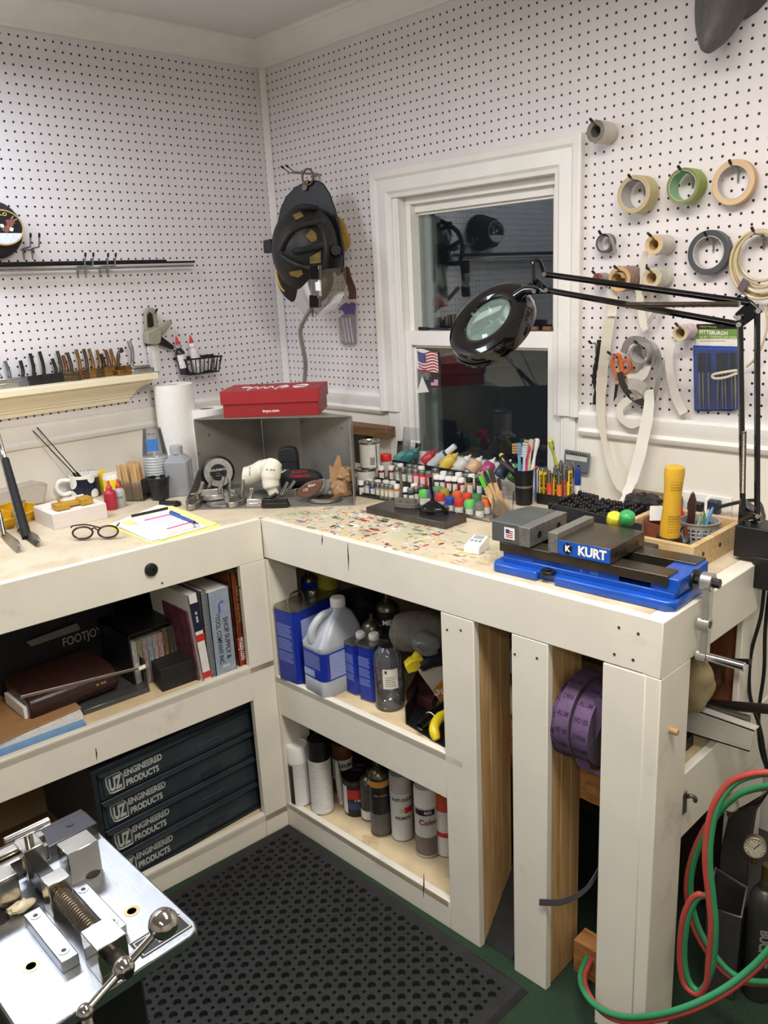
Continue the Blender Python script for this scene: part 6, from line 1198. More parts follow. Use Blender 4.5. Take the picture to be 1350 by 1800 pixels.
# ================================================================ MAGNIFIER LAMP
lm = thing('magnifier_lamp','black swing arm magnifier lamp clamped to the right bench end','lamp',(1.905,-.22,BT)); AX = 1.905
BQ = lambda x,y,xx=AX: onP(x,y,(xx,0,0),(1,0,0))
b0 = BQ(1318,955,1.93); 
CB = (1.80,1.95); c0 = onP(1290,975,(1.90,-.27,0),(0,1,0)); c1_ = onP(1350,920,(1.90,-.27,0),(0,1,0))
yB = -.275; g = G(); x0_ = onR(1288,975,-yB).x; x1_ = x0_ + .105; zt2 = onR(1300,924,-yB).z; zb2 = onR(1290,978,-yB).z
g.bb((x0_,yB,zb2),(x1_,yB + .075,zt2)); link('clamp_body',g,BLACK,lm,bev=.003)
zlo = onR(1320,1032,-yB).z; xl = onR(1322,1000,-yB).x; link('clamp_jaw',G().bb((xl,yB - .004,zlo),(x1_ + .02,yB + .05,zb2 + .01)),BLACK,lm,bev=.003)
yA = yB + .030; AR = lambda x,y,o=0: onR(x,y,-yA + o)
link('base_bracket',G().hexa([AR(1296,922),AR(1335,926),AR(1335,926) + V((0,.03,0)),AR(1296,922) + V((0,.03,0)),AR(1299,880),AR(1322,898),AR(1322,898) + V((0,.03,0)),AR(1299,880) + V((0,.03,0))]),GLOSSB,lm,bev=.002)
def bar(a,b_,w_=.0065,nm='arm_bar'): link(nm,G().tube([a,b_],w_ * 1.25,4),GLOSSB,lm,bev=.001)
bar(AR(1306,905),AR(1301,562),.0055); bar(AR(1331,915),AR(1331,545),.0055)
E1,E2 = AR(1297,568),AR(1329,545)
# elbow plate and upper arm reaching out over the bench
HD = at(858,562,2.02)      # lamp head centre
J1,J2 = at(957,482,1.93),at(960,510,1.93)
link('elbow_plate',G().hexa([AR(1290,552),AR(1300,578),AR(1300,578) + V((0,.008,0)),AR(1290,552) + V((0,.008,0)),AR(1318,526),AR(1340,548),AR(1340,548) + V((0,.008,0)),AR(1318,526) + V((0,.008,0))]),GLOSSB,lm,bev=.003)
bar(J1,AR(1318,532),.0058); bar(J2,AR(1296,570),.0058)
link('elbow_bow',G().tube(smooth_path([AR(1291,530),AR(1298,521),AR(1310,522),AR(1318,535)],5),.003,8),GLOSSB,lm)
for c_ in (AR(1297,558),AR(1331,546),AR(1297,570),AR(1330,905),AR(1301,925),AR(1314,918),J1,J2,at(939,512,1.93),AR(1296,533)): link('joint_screw',G().cyl(c_ + V((.006,-.010,0)),c_ + V((-.004,.004,0)),.0052,n=10),CHROME,lm)
def spring(a,b_,r,n): 
    a,b_ = V(a),V(b_); T = frame(b_ - a).to_4x4(); T.translation = a; L_ = (b_ - a).length
    return G().tube([T @ V((r * cos(2 * pi * i / 8),r * sin(2 * pi * i / 8),L_ * i / (8 * n))) for i in range(8 * n + 1)],.0011,4)
SPR = M('bronzed spring steel',(120,110,96),.35,.9,var=.1); of = V((.012,-.02,0))
sa,sb_ = J2.lerp(AR(1296,570),.45),AR(1296,534); link('spring',spring(sa + of,sb_ + of,.0052,90),SPR,lm); link('spring',spring(AR(1305,755) + of,AR(1303,862) + of,.0045,60),SPR,lm)
# head bracket
link('head_bracket',G().tube(smooth_path([J1,at(948,458,1.93),at(938,462,1.935),at(938,485,1.94),at(936,500,1.95),at(925,505,1.96)],5),.0042,8),GLOSSB,lm)
link('bracket_plate',G().hexa([at(925,500,1.955),at(945,505,1.94),at(962,517,1.93),at(935,518,1.95),at(938,490,1.96),at(945,488,1.95),at(962,503,1.94),at(945,505,1.96)]),GLOSSB,lm,bev=.002)
link('tilt_knuckle',G().tube([at(942,510,1.93),at(925,510,1.95),at(908,522,1.97)],[.010,.012,.014],10),GLOSSB,lm)
# ring head: normal points towards the camera and downwards left
view = (CAM - HD).normalized(); rgt = _RM @ V((1,0,0)); upv = _RM @ V((0,1,0)); th_ = R_(56)
mj_ = (rgt * .74 + upv * .67).normalized()           # long axis of the seen ellipse
mn_ = (view.cross(mj_)).normalized()
nrm = (view * cos(th_) + mn_ * sin(th_) * (1 if mn_.dot(rgt * -1 + upv) > 0 else -1)).normalized()
rH = sz(HD,82); TH2 = frame(nrm,mj_).to_4x4(); TH2.translation = HD
link('head_housing',G().lathe([(rH * .56,-.004),(rH * .58,.006),(rH * .66,.012),(rH * .85,.012),(rH * .97,.006),(rH,-.006),(rH,-.030),(rH * .96,-.042),(rH * .80,-.050),(rH * .62,-.05),(rH * .58,-.04),(rH * .56,-.004)],56,TH2,caps=False),GLOSSB,lm)
m,nt,N,L,b = nodes('magnifier glass'); b.inputs['Base Color'].default_value = (*lin((196,222,212)),1); b.inputs['Transmission Weight'].default_value = .85; b.inputs['Roughness'].default_value = .03; b.inputs['IOR'].default_value = 1.45
nz = N.new('ShaderNodeTexNoise'); nz.inputs['Scale'].default_value = 8; rr_ = N.new('ShaderNodeMapRange'); rr_.inputs[3].default_value = .02; rr_.inputs[4].default_value = .05; L.new(nz.outputs['Fac'],rr_.inputs[0]); L.new(rr_.outputs[0],b.inputs['Roughness'])
ln = [(rH * .565 * i / 8,.004 + .012 * (1 - (i / 8) ** 2)) for i in range(9)]; link('lens',G().lathe([(1e-5,-.012)] + [(r_,-z_ + .008 - .012) for r_,z_ in ln[1:]] + [(r_,z_ - .004) for r_,z_ in ln[::-1][:-1]] + [(1e-5,.012)],40,TH2,caps=False),m,lm)
link('rim_handle',G().tube([TH2 @ V((rH * 1.02 * cos(a),rH * 1.02 * sin(a),-.03)) for a in [R_(160 + 6 * i) for i in range(12)]],.004,8),GLOSSB,lm)
link('power_cord',G().tube(smooth_path([(1.885,-.16,BT + .06),(1.87,-.12,BT + .066),(1.82,-.05,BT + .075),onR(1256,893,.03)],6),.0045,8),BLACK,lm)
# ================================================================ RIGHT WALL: TAPES AND TOOLS
u1 = lambda x,y: (1000 + x / 3.857,180 + y / 3.857); u2 = lambda x,y: (1000 + x / 3.857,540 + y / 3.857)
GAUZE = M('cream tape side',(214,200,168),.6,var=.08,scale=60); 
def tape(fc,rpx,D,side,face,core,label,inner=.78,off=.012,px=u1,tilt=0,name='tape_roll',rings=False):
    c = onR(*px(*fc),off + D); r = sz(c,rpx / 3.857); back = V((c.x,-off,c.z)); t = thing(name,label,'tape',c,group='tape rolls on pegboard hooks')
    T = basis(back,(1,0,0),(0,0,1),(0,-1,0)) @ Matrix.Rotation(tilt,4,'X')
    ri = r * inner
    link('tape',G().lathe([(ri,0),(r,0),(r,D),(r * .98,D + .0005)],40,T,caps=False),side,t)
    link('edge',G().lathe([(r * .985,D + .0004),(ri,D)],40,T,caps=False),face,t)
    link('core',G().lathe([(ri * 1.0,D),(ri * .999,D + .0006),(ri * .95,D + .0006),(ri * .95,0),(ri,0)],36,T,caps=False),core,t)
    hp_ = V((c.x,-.001,c.z + ri * .80)); out = off + D + .020
    hk = peghook(hp_,out,RY,'wire hook holding ' + label.split(' hung')[0].split(' on its')[0].split(' hanging')[0][:60],.012)
    return t,T,r,c
CRD = M('grey card core',(190,186,182),.8,var=.08); CRT = M('tan card core',(196,168,124),.8,var=.08)
tape((182,196),72,.055,M('grey white tape',(206,198,186),.5),M('grey tape edge',(128,118,108),.7,var=.15,scale=80),M('dark tape core',(110,102,94),.8),'grey white tape roll on the hook nearest the window top corner',.55)
tape((437,622),122,.045,M('olive masking tape',(196,184,136),.5,var=.05),M('masking edge',(190,166,124),.7),CRD,'wide masking tape roll at the left of the top tape row',.80)
tape((770,566),116,.042,M('green masking tape',(146,168,84),.5,var=.05),M('green tape edge',(136,124,90),.7),M('pale green core',(150,190,150),.7),'green masking tape roll in the middle of the top tape row',.84)
tape((1112,542),146,.018,M('tan tape',(206,170,128),.5,var=.04),M('tan tape edge',(214,180,140),.6,var=.04),CRD,'tan flat tape ring at the right of the top tape row',.76)
t,T,r,c = tape((238,955),64,.018,M('dark grey tape',(92,82,78),.5),M('dark tape edge',(84,74,70),.6),CRD,'small dark grey tape roll with a loose end by the window casing',.74)
link('loose_end',G().ribbon(smooth_path([c + V((-.006,0,r * 1.0)),c + V((r * .7,-.004,r * .8)),c + V((r * 1.2,-.006,r * .0)),c + V((r * 1.5,-.004,-r * 1.0))],5),V((.0,.008,0)),.0006),M('grey tape strip',(160,152,146),.5),t)
t,T,r,c = tape((575,965),66,.062,M('cream label tape',(208,202,192),.5,var=.1),M('cream edge',(208,178,130),.7),CRT,'small cream tape roll with a tail hanging on the second tape row',.55)
TS_ = M('cream tape strip',(222,214,198),.45,var=.04,scale=12)
def strip(pts,w_,mat,label,px,d,th=.0005,name='tape_strip',par=None):
    P = [onR(*px(x,y),dd) for (x,y),dd in zip(pts,d if isinstance(d,list) else [d] * len(pts))]; P = smooth_path(P,6); ws = []
    n = len(P)
    for i in range(n):
        a = w_[min(len(w_) - 1,int(i / n * len(w_)))] if isinstance(w_,list) else w_; tt_ = (P[min(i + 1,n - 1)] - P[max(i - 1,0)]).normalized(); o = tt_.cross(V((0,-1,0))); o = o.normalized() if o.length > .05 else V((1,0,0)); ws.append(o * a)
    for i in range(1,n):
        if ws[i].dot(ws[i - 1]) < 0: ws[i] = -ws[i]
    g = G().ribbon(P,ws,th)
    return link(name,g,mat,par) if par else one(name,g,mat,label,'tape strip')
strip([(522,1010),(510,1060),(500,1130),(497,1200),(490,1280)],[.008,.007,.006],TS_,'',u1,[.055,.05,.045,.04,.04],par=t,name='tail')
tape((945,1018),146,.018,M('slate tape',(74,78,82),.45,var=.05),M('slate tape edge',(72,74,76),.5),CRD,'slate grey tape ring at the right of the second tape row',.74)
tape((195,1200),42,.035,M('silver red tape',(150,144,144),.4,var=.3,scale=60),M('red tape face',(172,64,62),.6),CRD,'small red faced tape roll behind the lamp arm by the casing',.5)
t,T,r,c = tape((342,1198),84,.062,M('banded brown label',(150,122,110),.5,var=.5,scale=40,stretch=(1,8,1)),M('amber edge',(206,164,112),.7),CRT,'tan tape roll with a striped side behind the lamp arm',.70)
strip([(290,1270),(300,1330),(295,1400),(292,1450)],.013,TS_,'',u1,[.06,.055,.05,.05],par=t,name='tail')
link('curl',G().ribbon(smooth_path([c + V((r * .5 * cos(a),-.002,r * .5 * sin(a))) for a in [R_(200 - 24 * i) for i in range(9)]],3),V((0,.012,0)),.001),CRT,t)
t,T,r,c = tape((560,1190),68,.060,M('cream tape with print',(206,200,188),.5,var=.2,scale=70),M('beige edge',(196,182,150),.7),CRT,'beige tape roll with two tails, right of the striped one',.56)
strip([(470,1270),(480,1330),(490,1400),(505,1500),(520,1545)],[.008,.010,.010,.010,.008],TS_,'',u1,[.05,.045,.04,.04,.04],par=t,name='tail')
strip([(660,1260),(650,1310),(620,1370),(575,1440),(535,1500)],[.008,.007,.006,.006],M('grey tape strip',(188,182,174),.5),'',u1,[.03,.03,.03,.035,.04],par=t,name='tail')
t,T,r,c = tape((755,175),55,.050,M('printed tape side',(196,176,186),.5,var=.3,scale=70),M('beige edge',(206,192,164),.7),CRT,'small printed tape roll with a long tail left of the needle files',.62,px=u2)
strip([(712,215),(682,300),(680,400),(700,510),(730,620),(780,720)],[.009,.010,.010,.011,.012,.012],M('pale tape tail',(226,220,212),.4,var=.04),'',u2,[.05,.045,.04,.035,.03,.03],par=t,name='tail')
# coil of clear tubing at the right edge
t = thing('tubing_coil','coil of translucent amber tubing on a hook at the right edge','tubing',onR(*u1(1300,1260),.03)); TUB = M('amber tubing',(196,178,140),.25,var=.12); g = G()
for k,(cx,cy,rx_,ry_) in enumerate(((1300,1040,150,170),(1295,1060,165,195),(1305,1090,190,225),(1300,1100,205,232),(1310,1085,180,205))):
    g.tube([onR(*u1(cx + rx_ * cos(a),cy + ry_ * sin(a)),.022 + .006 * k) for a in [2 * pi * i / 36 for i in range(36)]],.0034,8,closed=True)
link('coil',g,TUB,t); link('tie',G().hexa([onR(*u1(x,y),d_) for d_,l in ((.02,0),(.058,0)) for x,y in ((1140,1260),(1180,1290),(1225,1215),(1180,1190))]),M('smoky purple tie',(96,82,84),.6),t)
peghook(onR(*u1(1330,905),0),.07,RY,'wire hook carrying the coil of amber tubing',.014)
# scissors
t = thing('scissors','orange handled scissors hanging point down on the pegboard','scissors',onR(*u2(330,640),.02)); OR = M('orange scissor plastic',(224,116,58),.4)
def loop(pts,r,d): return G().tube(smooth_path([onR(*u2(x,y),d) for x,y in pts],4,True),r,8,closed=True)
link('handle',loop([(330,320),(300,350),(300,410),(325,460),(350,470),(350,400),(348,340)],.0045,.022),OR,t); link('handle',loop([(375,360),(358,390),(362,440),(390,445),(420,410),(410,370)],.0045,.026),OR,t)
link('shank',G().tube([onR(*u2(332,455),.023),onR(*u2(330,525),.023)],[.007,.005],8).tube([onR(*u2(375,445),.026),onR(*u2(335,520),.025)],[.006,.005],8),OR,t)
g = G(); a = [onR(*u2(x,y),.023) for x,y in ((318,520),(338,525),(322,610),(306,638))]; g.hexa(a + [v - V((0,.003,0)) for v in a]); link('blades',g,DSTEEL,t); link('pivot',G().cyl(onR(*u2(328,510),.026),onR(*u2(328,510),.032),.004,n=10),STEEL,t)
peghook(onR(*u2(345,322),0),.055,RY,'black tipped hook carrying the orange scissors',.010)
# black rough stick
one('black_stick',G().tube(smooth_path([onR(*u2(207,222),.02),onR(*u2(200,300),.02),onR(*u2(187,370),.02),onR(*u2(172,460),.02),onR(*u2(172,510),.02),onR(*u2(186,560),.02),onR(*u2(172,658),.02)],4),[.0058 + .0012 * math.sin(i * 2.1) for i in range(25)],8),M('black bark',(28,28,28),.7,var=.3),'crooked black stick hanging beside the window casing','stick')
peghook(onR(*u2(190,250),0),.035,RY,'short hook carrying the crooked black stick',.008)
# duct tape roll with hanging loops
t,T,r,c = tape((478,315),72,.050,M('silver duct tape',(168,164,160),.35,.3,var=.08),M('duct edge',(150,146,140),.6),CRD,'silver duct tape roll trailing long white loops',.86,px=u2)
WSP = M('white backing strip',(236,232,222),.35,var=.03,scale=10)
strip([(600,290),(620,380),(610,480),(580,600),(560,680)],.006,M('silver edge strip',(170,168,164),.3,.4),'',u2,.03,par=t,name='loop')
strip([(370,310),(400,240),(460,222),(530,250),(560,330),(545,400)],.010,M('violet grey strip',(150,140,140),.35,.3),'',u2,.045,par=t,name='loop')
strip([(345,440),(365,520),(410,590),(470,635),(510,650)],.009,M('dark liner strip',(50,50,50),.3),'',u2,.035,par=t,name='loop')
strip([(540,345),(520,430),(470,480),(400,495)],[.010,.012,.014],WSP,'',u2,.045,par=t,name='loop')
strip([(400,520),(440,520),(480,535),(515,560)],.014,M('silver strip',(200,200,198),.2,.6),'',u2,.055,par=t,name='loop')
strip([(490,590),(420,615),(350,680),(355,750),(420,795),(480,775)],.010,M('pale tape tail',(226,220,212),.4,var=.04),'',u2,.035,par=t,name='loop')
strip([(540,560),(545,640),(530,760),(505,880),(480,1000),(440,1140),(400,1240),(320,1365)],[.013,.014,.016,.016,.016,.015,.012,.005],WSP,'',u2,[.05,.05,.05,.05,.055,.06,.07,.09],par=t,name='tail')
# long cream strip from the roll above
strip([(290,-60),(290,0),(270,120),(245,300),(225,480),(215,640),(225,800),(250,960),(300,1110),(345,1200),(385,1250)],[.014,.014,.015,.015,.016,.014,.011,.009,.013,.016,.012],TS_,'long cream tape strip hanging from the wall to the bench, left of the scissors',u2,[.05,.045,.04,.035,.03,.03,.03,.03,.035,.04,.05])
# needle file set
pk = thing('needle_file_set','blue pouch of black handled needle files on a green card','file set',onR(*u2(1000,700),.006)); K2 = lambda x,y,d: onR(*u2(x,y),d)
def polyW(px,d,th,g=None):
    g = g or G(); a = [K2(x,y,d) for x,y in px]; k = len(a); o = [v - V((0,th,0)) for v in a]; ar = sum(a[i - 1].x * a[i].z - a[i].x * a[i - 1].z for i in range(k)); fs = [tuple(range(k))[::-1],tuple(range(k,2 * k))] + [(i,(i + 1) % k,k + (i + 1) % k,k + i) for i in range(k)]
    g.add(a + o,fs if ar > 0 else [f[::-1] for f in fs]); return g
link('pouch',polyW([(848,258),(1150,265),(1150,690),(1100,705),(1000,700),(930,705),(855,700)],.004,.005),M('blue vinyl pouch',(26,64,158),.3,var=.1),pk,bev=.001)
cd = link('card',polyW([(865,112),(1150,110),(1150,268),(865,258)],.005,.003),M('white card face',(226,222,210),.6),pk)
link('header',polyW([(865,114),(1150,112),(1150,148),(865,148)],.0082,.0003),BLACK,cd); link('green_band',polyW([(865,148),(1150,148),(1150,212),(865,216)],.0082,.0003),M('leaf green print',(108,142,62),.5),cd)
def txtW(t_,x,y,s_,g,mw=None,b=.02): g.text(t_,s_,basis(K2(x,y,.0088),(1,0,-.03),(.03,0,1)),bold=b,maxw=mw); return g
w1 = K2(1075,172,0).x - K2(885,172,0).x; link('lettering',txtW('PITTSBURGH',980,174,.013,G(),w1),WINK,cd); g = txtW('10 PC.',915,206,.010,G(),w1 * .30); txtW('/ DIAMOND GRIT NEEDLE',1050,206,.009,g,w1 * 1.02); link('subtitle',g,M('pale green print',(206,212,160),.6),cd)
link('header_print',txtW('Lifetime Warranty',945,132,.006,G(),w1 * .62),M('gold print',(170,150,90),.6),cd); link('small_print',polyW([(885,228),(1060,226),(1060,230),(885,232)],.0082,.0003),M('grey small print',(130,126,120),.7),cd)
for i,x in enumerate((885,910,948,1015,1040,1062,1105,1125)):
    link('file_handle',G().cyl(K2(x - 2,310,.012),K2(x,440,.012),.0048,.0042,n=8),BLACK,pk); link('file',G().tube([K2(x,440,.012),K2(x + 2 - 6 * (i == 3),560,.012),K2(x + 4 - 10 * (i == 3),690,.012)],[.0022,.0030,.0012],6),STEEL,pk)
link('clear_front',polyW([(850,270),(1150,275),(1150,690),(855,695)],.0175,.0006),clear('clear vinyl',(200,210,230),.03,.15),pk)
one('white_loop',G().tube(smooth_path([K2(1140,428,.03),K2(1060,440,.03),K2(985,455,.03),K2(972,472,.03),K2(1000,484,.03),K2(1070,474,.03),K2(1140,448,.03)],5),.0032,8),M('cream cord',(226,214,192),.5),'flattened cream band hanging across the needle file pouch','band')
peghook(K2(1058,130,0),.03,RY,'hook through the green card of the needle files',.008)
one('tubing_tail',G().tube(smooth_path([onR(*u2(1330,0),.03),onR(*u2(1345,120),.03),onR(*u2(1310,260),.03),onR(*u2(1260,350),.025),onR(*u2(1205,405),.02)],6),.0026,8),TUB,'loose tail of clear tubing right of the lamp post','tubing')
# grey cap at the top right
def K3(x,y,d): return onR(x,y,d)
t = thing('visor_cap','dark grey cap hung high at the top right, its brim curving down','cap',K3(1270,60,.02)); GC = M('charcoal cap cloth',(92,88,86),.6,var=.15,scale=60)
rows = [[(1222,-40),(1218,10),(1219,45),(1224,72),(1231,90)],[(1262,-40),(1250,10),(1240,45),(1234,75),(1235,93)],[(1300,-40),(1290,10),(1275,48),(1258,80),(1243,97)],[(1345,-40),(1322,6),(1300,45),(1278,75),(1250,94)]]; D_ = [[.06,.08,.10,.11,.11],[.115,.13,.14,.14,.13],[.10,.11,.12,.12,.115],[.02,.03,.045,.06,.08]]
vs = [K3(x,y,d) for rw,dr in zip(rows,D_) for (x,y),d in zip(rw,dr)]; n_ = V((.1,.006,0)); 
g = G(); g.add(vs + [v + V((0,.006,.002)) for v in vs],[(i * 5 + j,i * 5 + j + 1,i * 5 + 6 + j,i * 5 + 5 + j) for i in range(3) for j in range(4)] + [(20 + i * 5 + j,20 + i * 5 + 5 + j,20 + i * 5 + 6 + j,20 + i * 5 + j + 1) for i in range(3) for j in range(4)] + [(i * 5 + 4,20 + i * 5 + 4,25 + i * 5 + 4,i * 5 + 9) for i in range(3)] + [(j + 1,j,20 + j,20 + j + 1) for j in range(4)] + [(15 + j,16 + j,36 + j,35 + j) for j in range(4)])
link('brim',g,GC,t,sub=2,ang=60); c0 = K3(1300,-20,.0); link('crown',G().lathe([(.085 * cos(a),.10 * sin(a)) for a in [i * pi / 16 for i in range(8)]] + [(1e-4,.10)],24,basis(c0 + V((0,-.004,.02)),(1,0,0),(0,0,1),(0,-1,0))),GC,t)
# ================================================================ LEFT CUBBY, UPPER SHELF
ZL = .556; PX = lambda x,y,xx=.69: onP(x,y,(xx,0,0),(1,0,0))
def book(tl,trr,br,bl,depth,xs,mat,label,z0=ZL,pages=True,lean=0,name='book'):
    a,b_ = PX(*bl,xs),PX(*br,xs); y0,y1 = a.y,b_.y; top = (PX(*tl,xs).z + PX(*trr,xs).z) / 2; h = top - z0
    ly = (PX(*tl,xs).y - a.y) if lean else 0
    t = thing(name,label,'book',(xs,(y0 + y1) / 2,z0)); th = y1 - y0; x1 = xs - depth
    def pr(x0,x1_,ya,yb,za,zb): return [V((x,y + ly * (z - z0) / h,z)) for z in (za,zb) for x,y in ((x0,ya),(x1_,ya),(x1_,yb),(x0,yb))]
    link('cover',G().hexa(pr(x1,xs,y0,y0 + .002,z0,top)).hexa(pr(x1,xs,y1 - .002,y1,z0,top)).hexa(pr(xs - .002,xs,y0,y1,z0,top)),mat,t)
    link('pages',G().hexa(pr(x1 + .003,xs - .002,y0 + .002,y1 - .002,z0 + .002,top - .003)),PAPER,t)
    return t,(y0,y1,z0,top,xs,ly,h)
def spine(t,inf,s_,size,mat,u=.5,v=.5,rot=-pi / 2,maxw=None,bold=.02,nm='lettering'):
    y0,y1,z0,top,xs,ly,h = inf; g = G(); T = basis((xs + .0002,y0 + (y1 - y0) * u + ly * v,z0 + h * v),(0,1,0),(0,ly / h,1),(1,0,0)); g.text(s_,size,T @ TM((0,0,0),(0,0,rot)),bold=bold,maxw=maxw); return link(nm,g,mat,t)
DP = M('dark print',(44,46,54),.6); BP_ = M('blue print',(34,74,170),.5)
BRC = M('brown patterned cover',(112,58,30),.5,var=.5,scale=90)
t,inf = book((398,1009),(419,1003),(437,1163),(421,1168),.20,.705,BRC,'brown patterned catalogue at the right end of the book row'); spine(t,inf,'grizzly.com',.026,WINK,.5,.18,maxw=.07); y0,y1,z0,top,xs,*_ = inf
link('gold_title',G().text('=== = == ===',.018,basis((xs + .0002,(y0 + y1) / 2,z0 + (top - z0) * .66),(0,0,-1),(0,1,0)),maxw=.13),M('gold print',(190,150,70),.5),t); link('red_band',G().bb((xs,y0 + .001,z0 + .004),(xs + .0004,y1 - .001,z0 + (top - z0) * .31)),M('red brown print',(150,54,34),.5),t)
GBK = M('silver blue cover',(148,158,170),.45,var=.12,scale=40)
t,inf = book((374,1041),(404,1029),(416,1168),(380,1181),.22,.715,GBK,'thick silver grey catalogue with a blue emblem in the book row'); spine(t,inf,'SHOP SUPPLY &',.020,DP,.68,.42,maxw=.125); spine(t,inf,'TOOL COMPANY INC.',.020,DP,.32,.42,maxw=.145,nm='subtitle'); y0,y1,z0,top,xs,*_ = inf; spine(t,inf,'2015',.012,WINK,.5,.10,rot=0,nm='year')
T = basis((xs + .0003,(y0 + y1) / 2,z0 + (top - z0) * .80),(0,1,0),(0,0,1),(1,0,0)); g = G()
for o in ((0,.009),(.0035,.013)): g.tube(smooth_path([T @ V(q_) for q_ in ((-.014 + o[0],-.020,0),(-.006 + o[0],-.018,0),(-.004 + o[0],-.008,0),(-.004 + o[0],o[1],0),(.012,o[1] + .002,0))],3),.0013,4)
link('emblem',g,BP_,t)
t,inf = book((352,1040),(364,1036),(377,1180),(368,1184),.20,.700,M('ringed grey binding',(120,118,116),.5,var=.5,scale=120,stretch=(.1,.1,2)),'thin comb bound booklet between the silver and the white catalogues')
t,inf = book((330,1048),(350,1040),(372,1182),(357,1188),.22,.705,M('white glossy cover',(226,222,216),.35,var=.05),'white catalogue with blue and red bands leaning on the booklet',lean=1,name='catalogue'); y0,y1,z0,top,xs,ly,h = inf
def sp_band(v0,v1,mat,nm): 
    g = G(); g.hexa([V((xs + e,(y0 if k in (0,3) else y1) + ly * v_,z0 + h * v_)) for e in (0,.0005) for k,v_ in ((0,v0),(1,v0),(2,v1),(3,v1))]); link(nm,g,mat,t)
sp_band(.58,.90,M('navy print',(34,52,110),.5),'navy_band'); sp_band(.03,.10,M('red print',(190,40,40),.5),'red_band'); sp_band(.46,.54,M('red print',(190,40,40),.5),'red_stripe'); spine(t,inf,'= ==',.016,WINK,.5,.74,maxw=.06)
g = G(); fy = y0 - .0006
for v0,v1,m_ in ((.30,.42,'navy print'),(.20,.26,'red print')): g2 = G(); g2.hexa([V((xs - dx,fy + ly * v_ - e,z0 + h * v_)) for e in (0,.0004) for dx,v_ in ((.15,v0 + .06),(.02,v0),(.02,v1),(.15,v1 + .06))]); link('cover_band',g2,_mc[m_],t)
# leaning magazine between
ym_ = PX(352,1184,.69).y; one('magazine',G().hexa([V((x,ym_ + dy_ + (-.012 if z > .6 else 0),z)) for z in (ZL,.765) for x,dy_ in ((.56,-.008),(.69,-.008),(.69,-.003),(.56,-.003))]),M('red and navy magazine cover',(96,52,62),.5,var=.6,scale=30),'red and navy magazine standing left of the white catalogue','magazine')
# row of small cased books in a black sleeve
xs = .60; y0,y1 = PX(238,1170,xs).y - .004,PX(318,1150,xs).y; z1 = ZL + .150
t = thing('book_sleeve','black open sleeve holding a row of small cased volumes','sleeve',(xs,y0,ZL)); link('sleeve',G().bb((xs - .20,y0 - .006,ZL),(xs - .0,y0 - .002,z1 + .01)).bb((xs - .20,y0 - .006,z1 + .006),(xs + .004,y1 + .006,z1 + .010)).bb((xs - .20,y1 + .002,ZL),(xs,y1 + .006,z1 + .01)),BLACK,t)
n = 9
for k in range(n):
    a,b_ = y0 + (y1 - y0) * k / n + .0006,y0 + (y1 - y0) * (k + 1) / n - .0006; rgb = ((150,148,140),(120,112,90),(140,120,116),(120,132,140),(146,130,122),(150,120,116),(96,78,50),(60,56,50),(84,66,46))[k]; hh = .135 + .008 * (k > 5)
    t = thing('cased_volume',f'small dark spined cased volume, {nth(k, n)} in the black sleeve','book',(xs - .002,a,ZL),group='cased volumes in the sleeve'); link('case',G().bb((xs - .12,a,ZL + .001),(xs - .002,b_,ZL + hh)),M(f'volume spine {k}',rgb,.5,var=.45,scale=160,stretch=(1,1,.35)),t,bev=.0006)
    link('spine_title',G().text(('=== ==','== =','= ==')[k % 3],.008,basis((xs - .0018,(a + b_) / 2,ZL + hh * .45),(0,0,-1),(0,1,0)),bold=.02,maxw=.07),M('ochre print',(170,140,60),.6) if k > 5 or k == 1 else WINK,t)
# black box in front
q_ = [onZ(x,y,ZL) for x,y in ((286,1217),(355,1192),(338,1172),(268,1196))]; h = hz(q_[0],284,1178); one('small_black_box',G().hexa([V(v) for v in q_] + [v + V((0,0,h)) for v in q_]),M('worn black card box',(30,28,27),.6,var=.35,scale=60,dirt=(120,110,100),dirtamt=.35),'worn small black box in front of the cased volumes','box',bev=.001)
# clear dark acrylic stand
aa = onZ(264,1216,ZL); bb2 = onZ(148,1258,ZL); t = thing('acrylic_stand','dark clear acrylic desk stand with a grey base beside the black box','stand',aa); AS = M('smoked acrylic',(70,70,68),.12,var=.1)
d = (bb2 - aa).normalized(); n_ = V((-1,-.05,0)); link('base',G().hexa([v + V((0,0,z)) for z in (0,.014) for v in (aa,aa + n_ * .13,bb2 + n_ * .13,bb2)][::1]),AS,t,bev=.002)
h = hz(aa,262,1165); link('end_plate',G().hexa([aa + d * e + n_ * x + V((0,0,z)) for z,xx in ((0,.13),(h * 1.15,.05)) for e,x in ((0,0),(.003,0),(.003,xx),(0,xx))]),clear('smoked sheet',(110,110,106),.35),t)
# binder, shoe bag box, ruler
bA,bB = PX(32,1190,.56),PX(188,1140,.56); bA.z = bB.z = 0; r = .052; t = thing('leather_binder','dark brown leather binder with curved spine lying on the upper left shelf','binder',(bA.x,bA.y,ZL)); LB = M('dark brown leather',(50,28,24),.35,var=.15,scale=40,bump=.2)
yA_,yB_ = bA.y,bB.y; T = basis((.535,yA_,ZL + .012),(1,0,0),(0,0,1),(0,-1,0)); T = Matrix(((0,1,0,0),(0,0,0,0),(0,0,0,0),(0,0,0,1)))
g = G(); o = [(-.10,0),(.04,0),(.056,.012),(.062,.032),(.054,.056),(.03,.070),(-.10,.080)]; vs = [V((.545 + x,y,ZL + .018 + z)) for y in (yA_,yB_) for x,z in o]; k = len(o); g.add(vs,[(i,k + i,k + (i + 1) % k,(i + 1) % k) for i in range(k)] + [tuple(range(k)),tuple(range(k,2 * k))[::-1]]); link('cover',g,LB,t,bev=.006)
